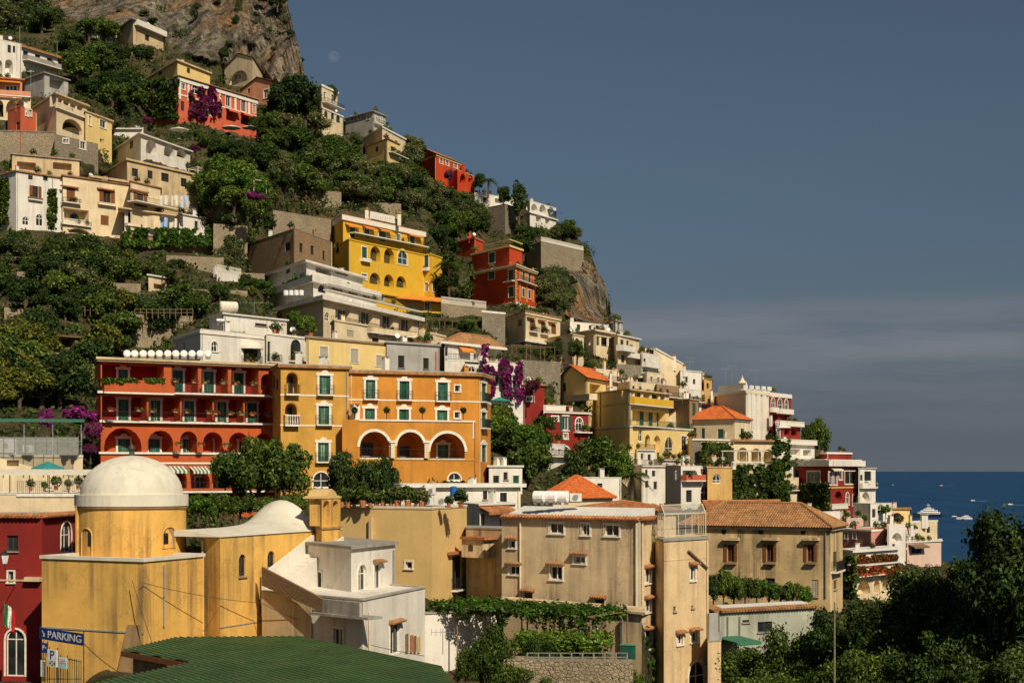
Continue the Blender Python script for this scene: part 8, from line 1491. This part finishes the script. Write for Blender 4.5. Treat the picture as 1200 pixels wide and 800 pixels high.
for b in BLDS:
    cat = b.root.get('category'); lab = b.root.get('label', '')
    if cat is None or cat in SKIP or b.D < 140: continue
    short = ' '.join(lab.split()[:8])
    while short.split()[-1] in ('with', 'and', 'of', 'the', 'a', 'in', 'on', 'to', 'by', 'from', 'under', 'above', 'below', 'beside', 'behind', 'between', 'its', 'two', 'one', 'big', 'over', 'beneath', 'next', 'onto'): short = ' '.join(short.split()[:-1])
    flat = not any(c.name.startswith('ridge_tiles') for ch in b.root.children for c in ch.children)
    for fi in range(b.nv):                                     # rainwater pipes, small vents and side windows
        f = b.faces[fi]
        if f.W > 4 and g.random() < 0.6:
            u = g.choice((0.25, f.W-0.25)); mb = MB(); mb.tube([f.pt(u, 0.5, 0.07), f.pt(u, b.H-0.1, 0.07)], 0.06, 5); mb.build('downpipe', g.choice((STEEL, CREAM, FRAMEB)), b.root)
        if fi == 0 and b.nv >= 2 and f.W > 5 and not b.holes[fi] and b.H > 6 and g.random() < 0.0: pass
    if flat:
        top = b.z1 + 0.1
        for k in range(g.choice((0, 1, 1, 2))):
            f = b.faces[g.randrange(b.nv)]; c = f.pt(g.uniform(0.2, 0.8)*f.W, 0, -g.uniform(1.2, 2.6)); w = g.uniform(0.45, 0.8); h = g.uniform(0.8, 1.6); mb = MB(); mb.box((c.x, c.y, top+h/2-0.4), w, w, h+0.8, g.uniform(0, 1.5)); o = mb.build('chimney', g.choice((b.mat, WHITE)), b.root); mb = MB(); mb.box((c.x, c.y, top+h+0.06), w*1.25, w*1.25, 0.12); mb.build('cap', g.choice((TILE, CONC)), o)
        if g.random() < 0.22 and b.D > 190:
            f = b.faces[b.nv-1]; c = f.pt(g.uniform(0.15, 0.85)*f.W, 0, -0.8); t = empty('satellite_dish', (c.x, c.y, top+0.9), 'satellite dish on the roof of ' + short, 'satellite dish', 'roof dishes'); t.rotation_euler = (R(-20), 0, g.uniform(0.2, 0.9)); link(bpy.data.objects.new('reflector', DISHM), t); link(bpy.data.objects.new('mast', DISHP), t)
        for k in range(g.choice((0, 1, 2, 3, 4)) if b.D > 190 else 0):
            f = b.faces[g.randrange(b.nv)]; c = f.pt(g.uniform(0.06, 0.94)*f.W, 0, -g.uniform(0.15, 0.5)); t = empty('potted_shrub', (c.x, c.y, top), 'potted shrub on the roof edge of ' + short, 'potted plant', 'shrubs on roof edges'); s = g.uniform(0.8, 1.5); t.scale = (s, s, s); link(bpy.data.objects.new('foliage', g.choice(POTS)), t); link(bpy.data.objects.new('pot', POTM), t)
for o in [o for o in bpy.data.objects if o.type == 'MESH' and o.name.startswith('balcony') and o.parent is not None and world_org(o).y > 195]:   # plants standing on balconies
    if g.random() < 0.45: continue
    org = world_org(o); vs = [v.co + org for v in o.data.vertices]; z = max(v.z for v in vs); c = sum(vs, Vector())/8; ax = max(((a-b_) for a in vs for b_ in vs), key=lambda q: q.length); lab = ' '.join(o.parent.get('label', 'house').split()[:8])
    while lab.split()[-1] in ('with', 'and', 'of', 'the', 'a', 'in', 'on', 'to', 'by', 'from', 'under', 'above', 'below', 'beside', 'behind', 'between', 'its', 'two', 'one', 'big', 'over', 'beneath', 'next', 'onto'): lab = ' '.join(lab.split()[:-1])
    for k in range(1 if ax.length < 3 else g.choice((1, 2, 3))):
        p = c + ax*g.uniform(-0.42, 0.42); p.z = z; t = empty('potted_shrub', p, 'potted shrub on a balcony of ' + lab, 'potted plant', 'shrubs on balconies'); s = g.uniform(0.7, 1.25); t.scale = (s, s, s); link(bpy.data.objects.new('foliage', g.choice(POTS)), t); link(bpy.data.objects.new('pot', POTM), t)
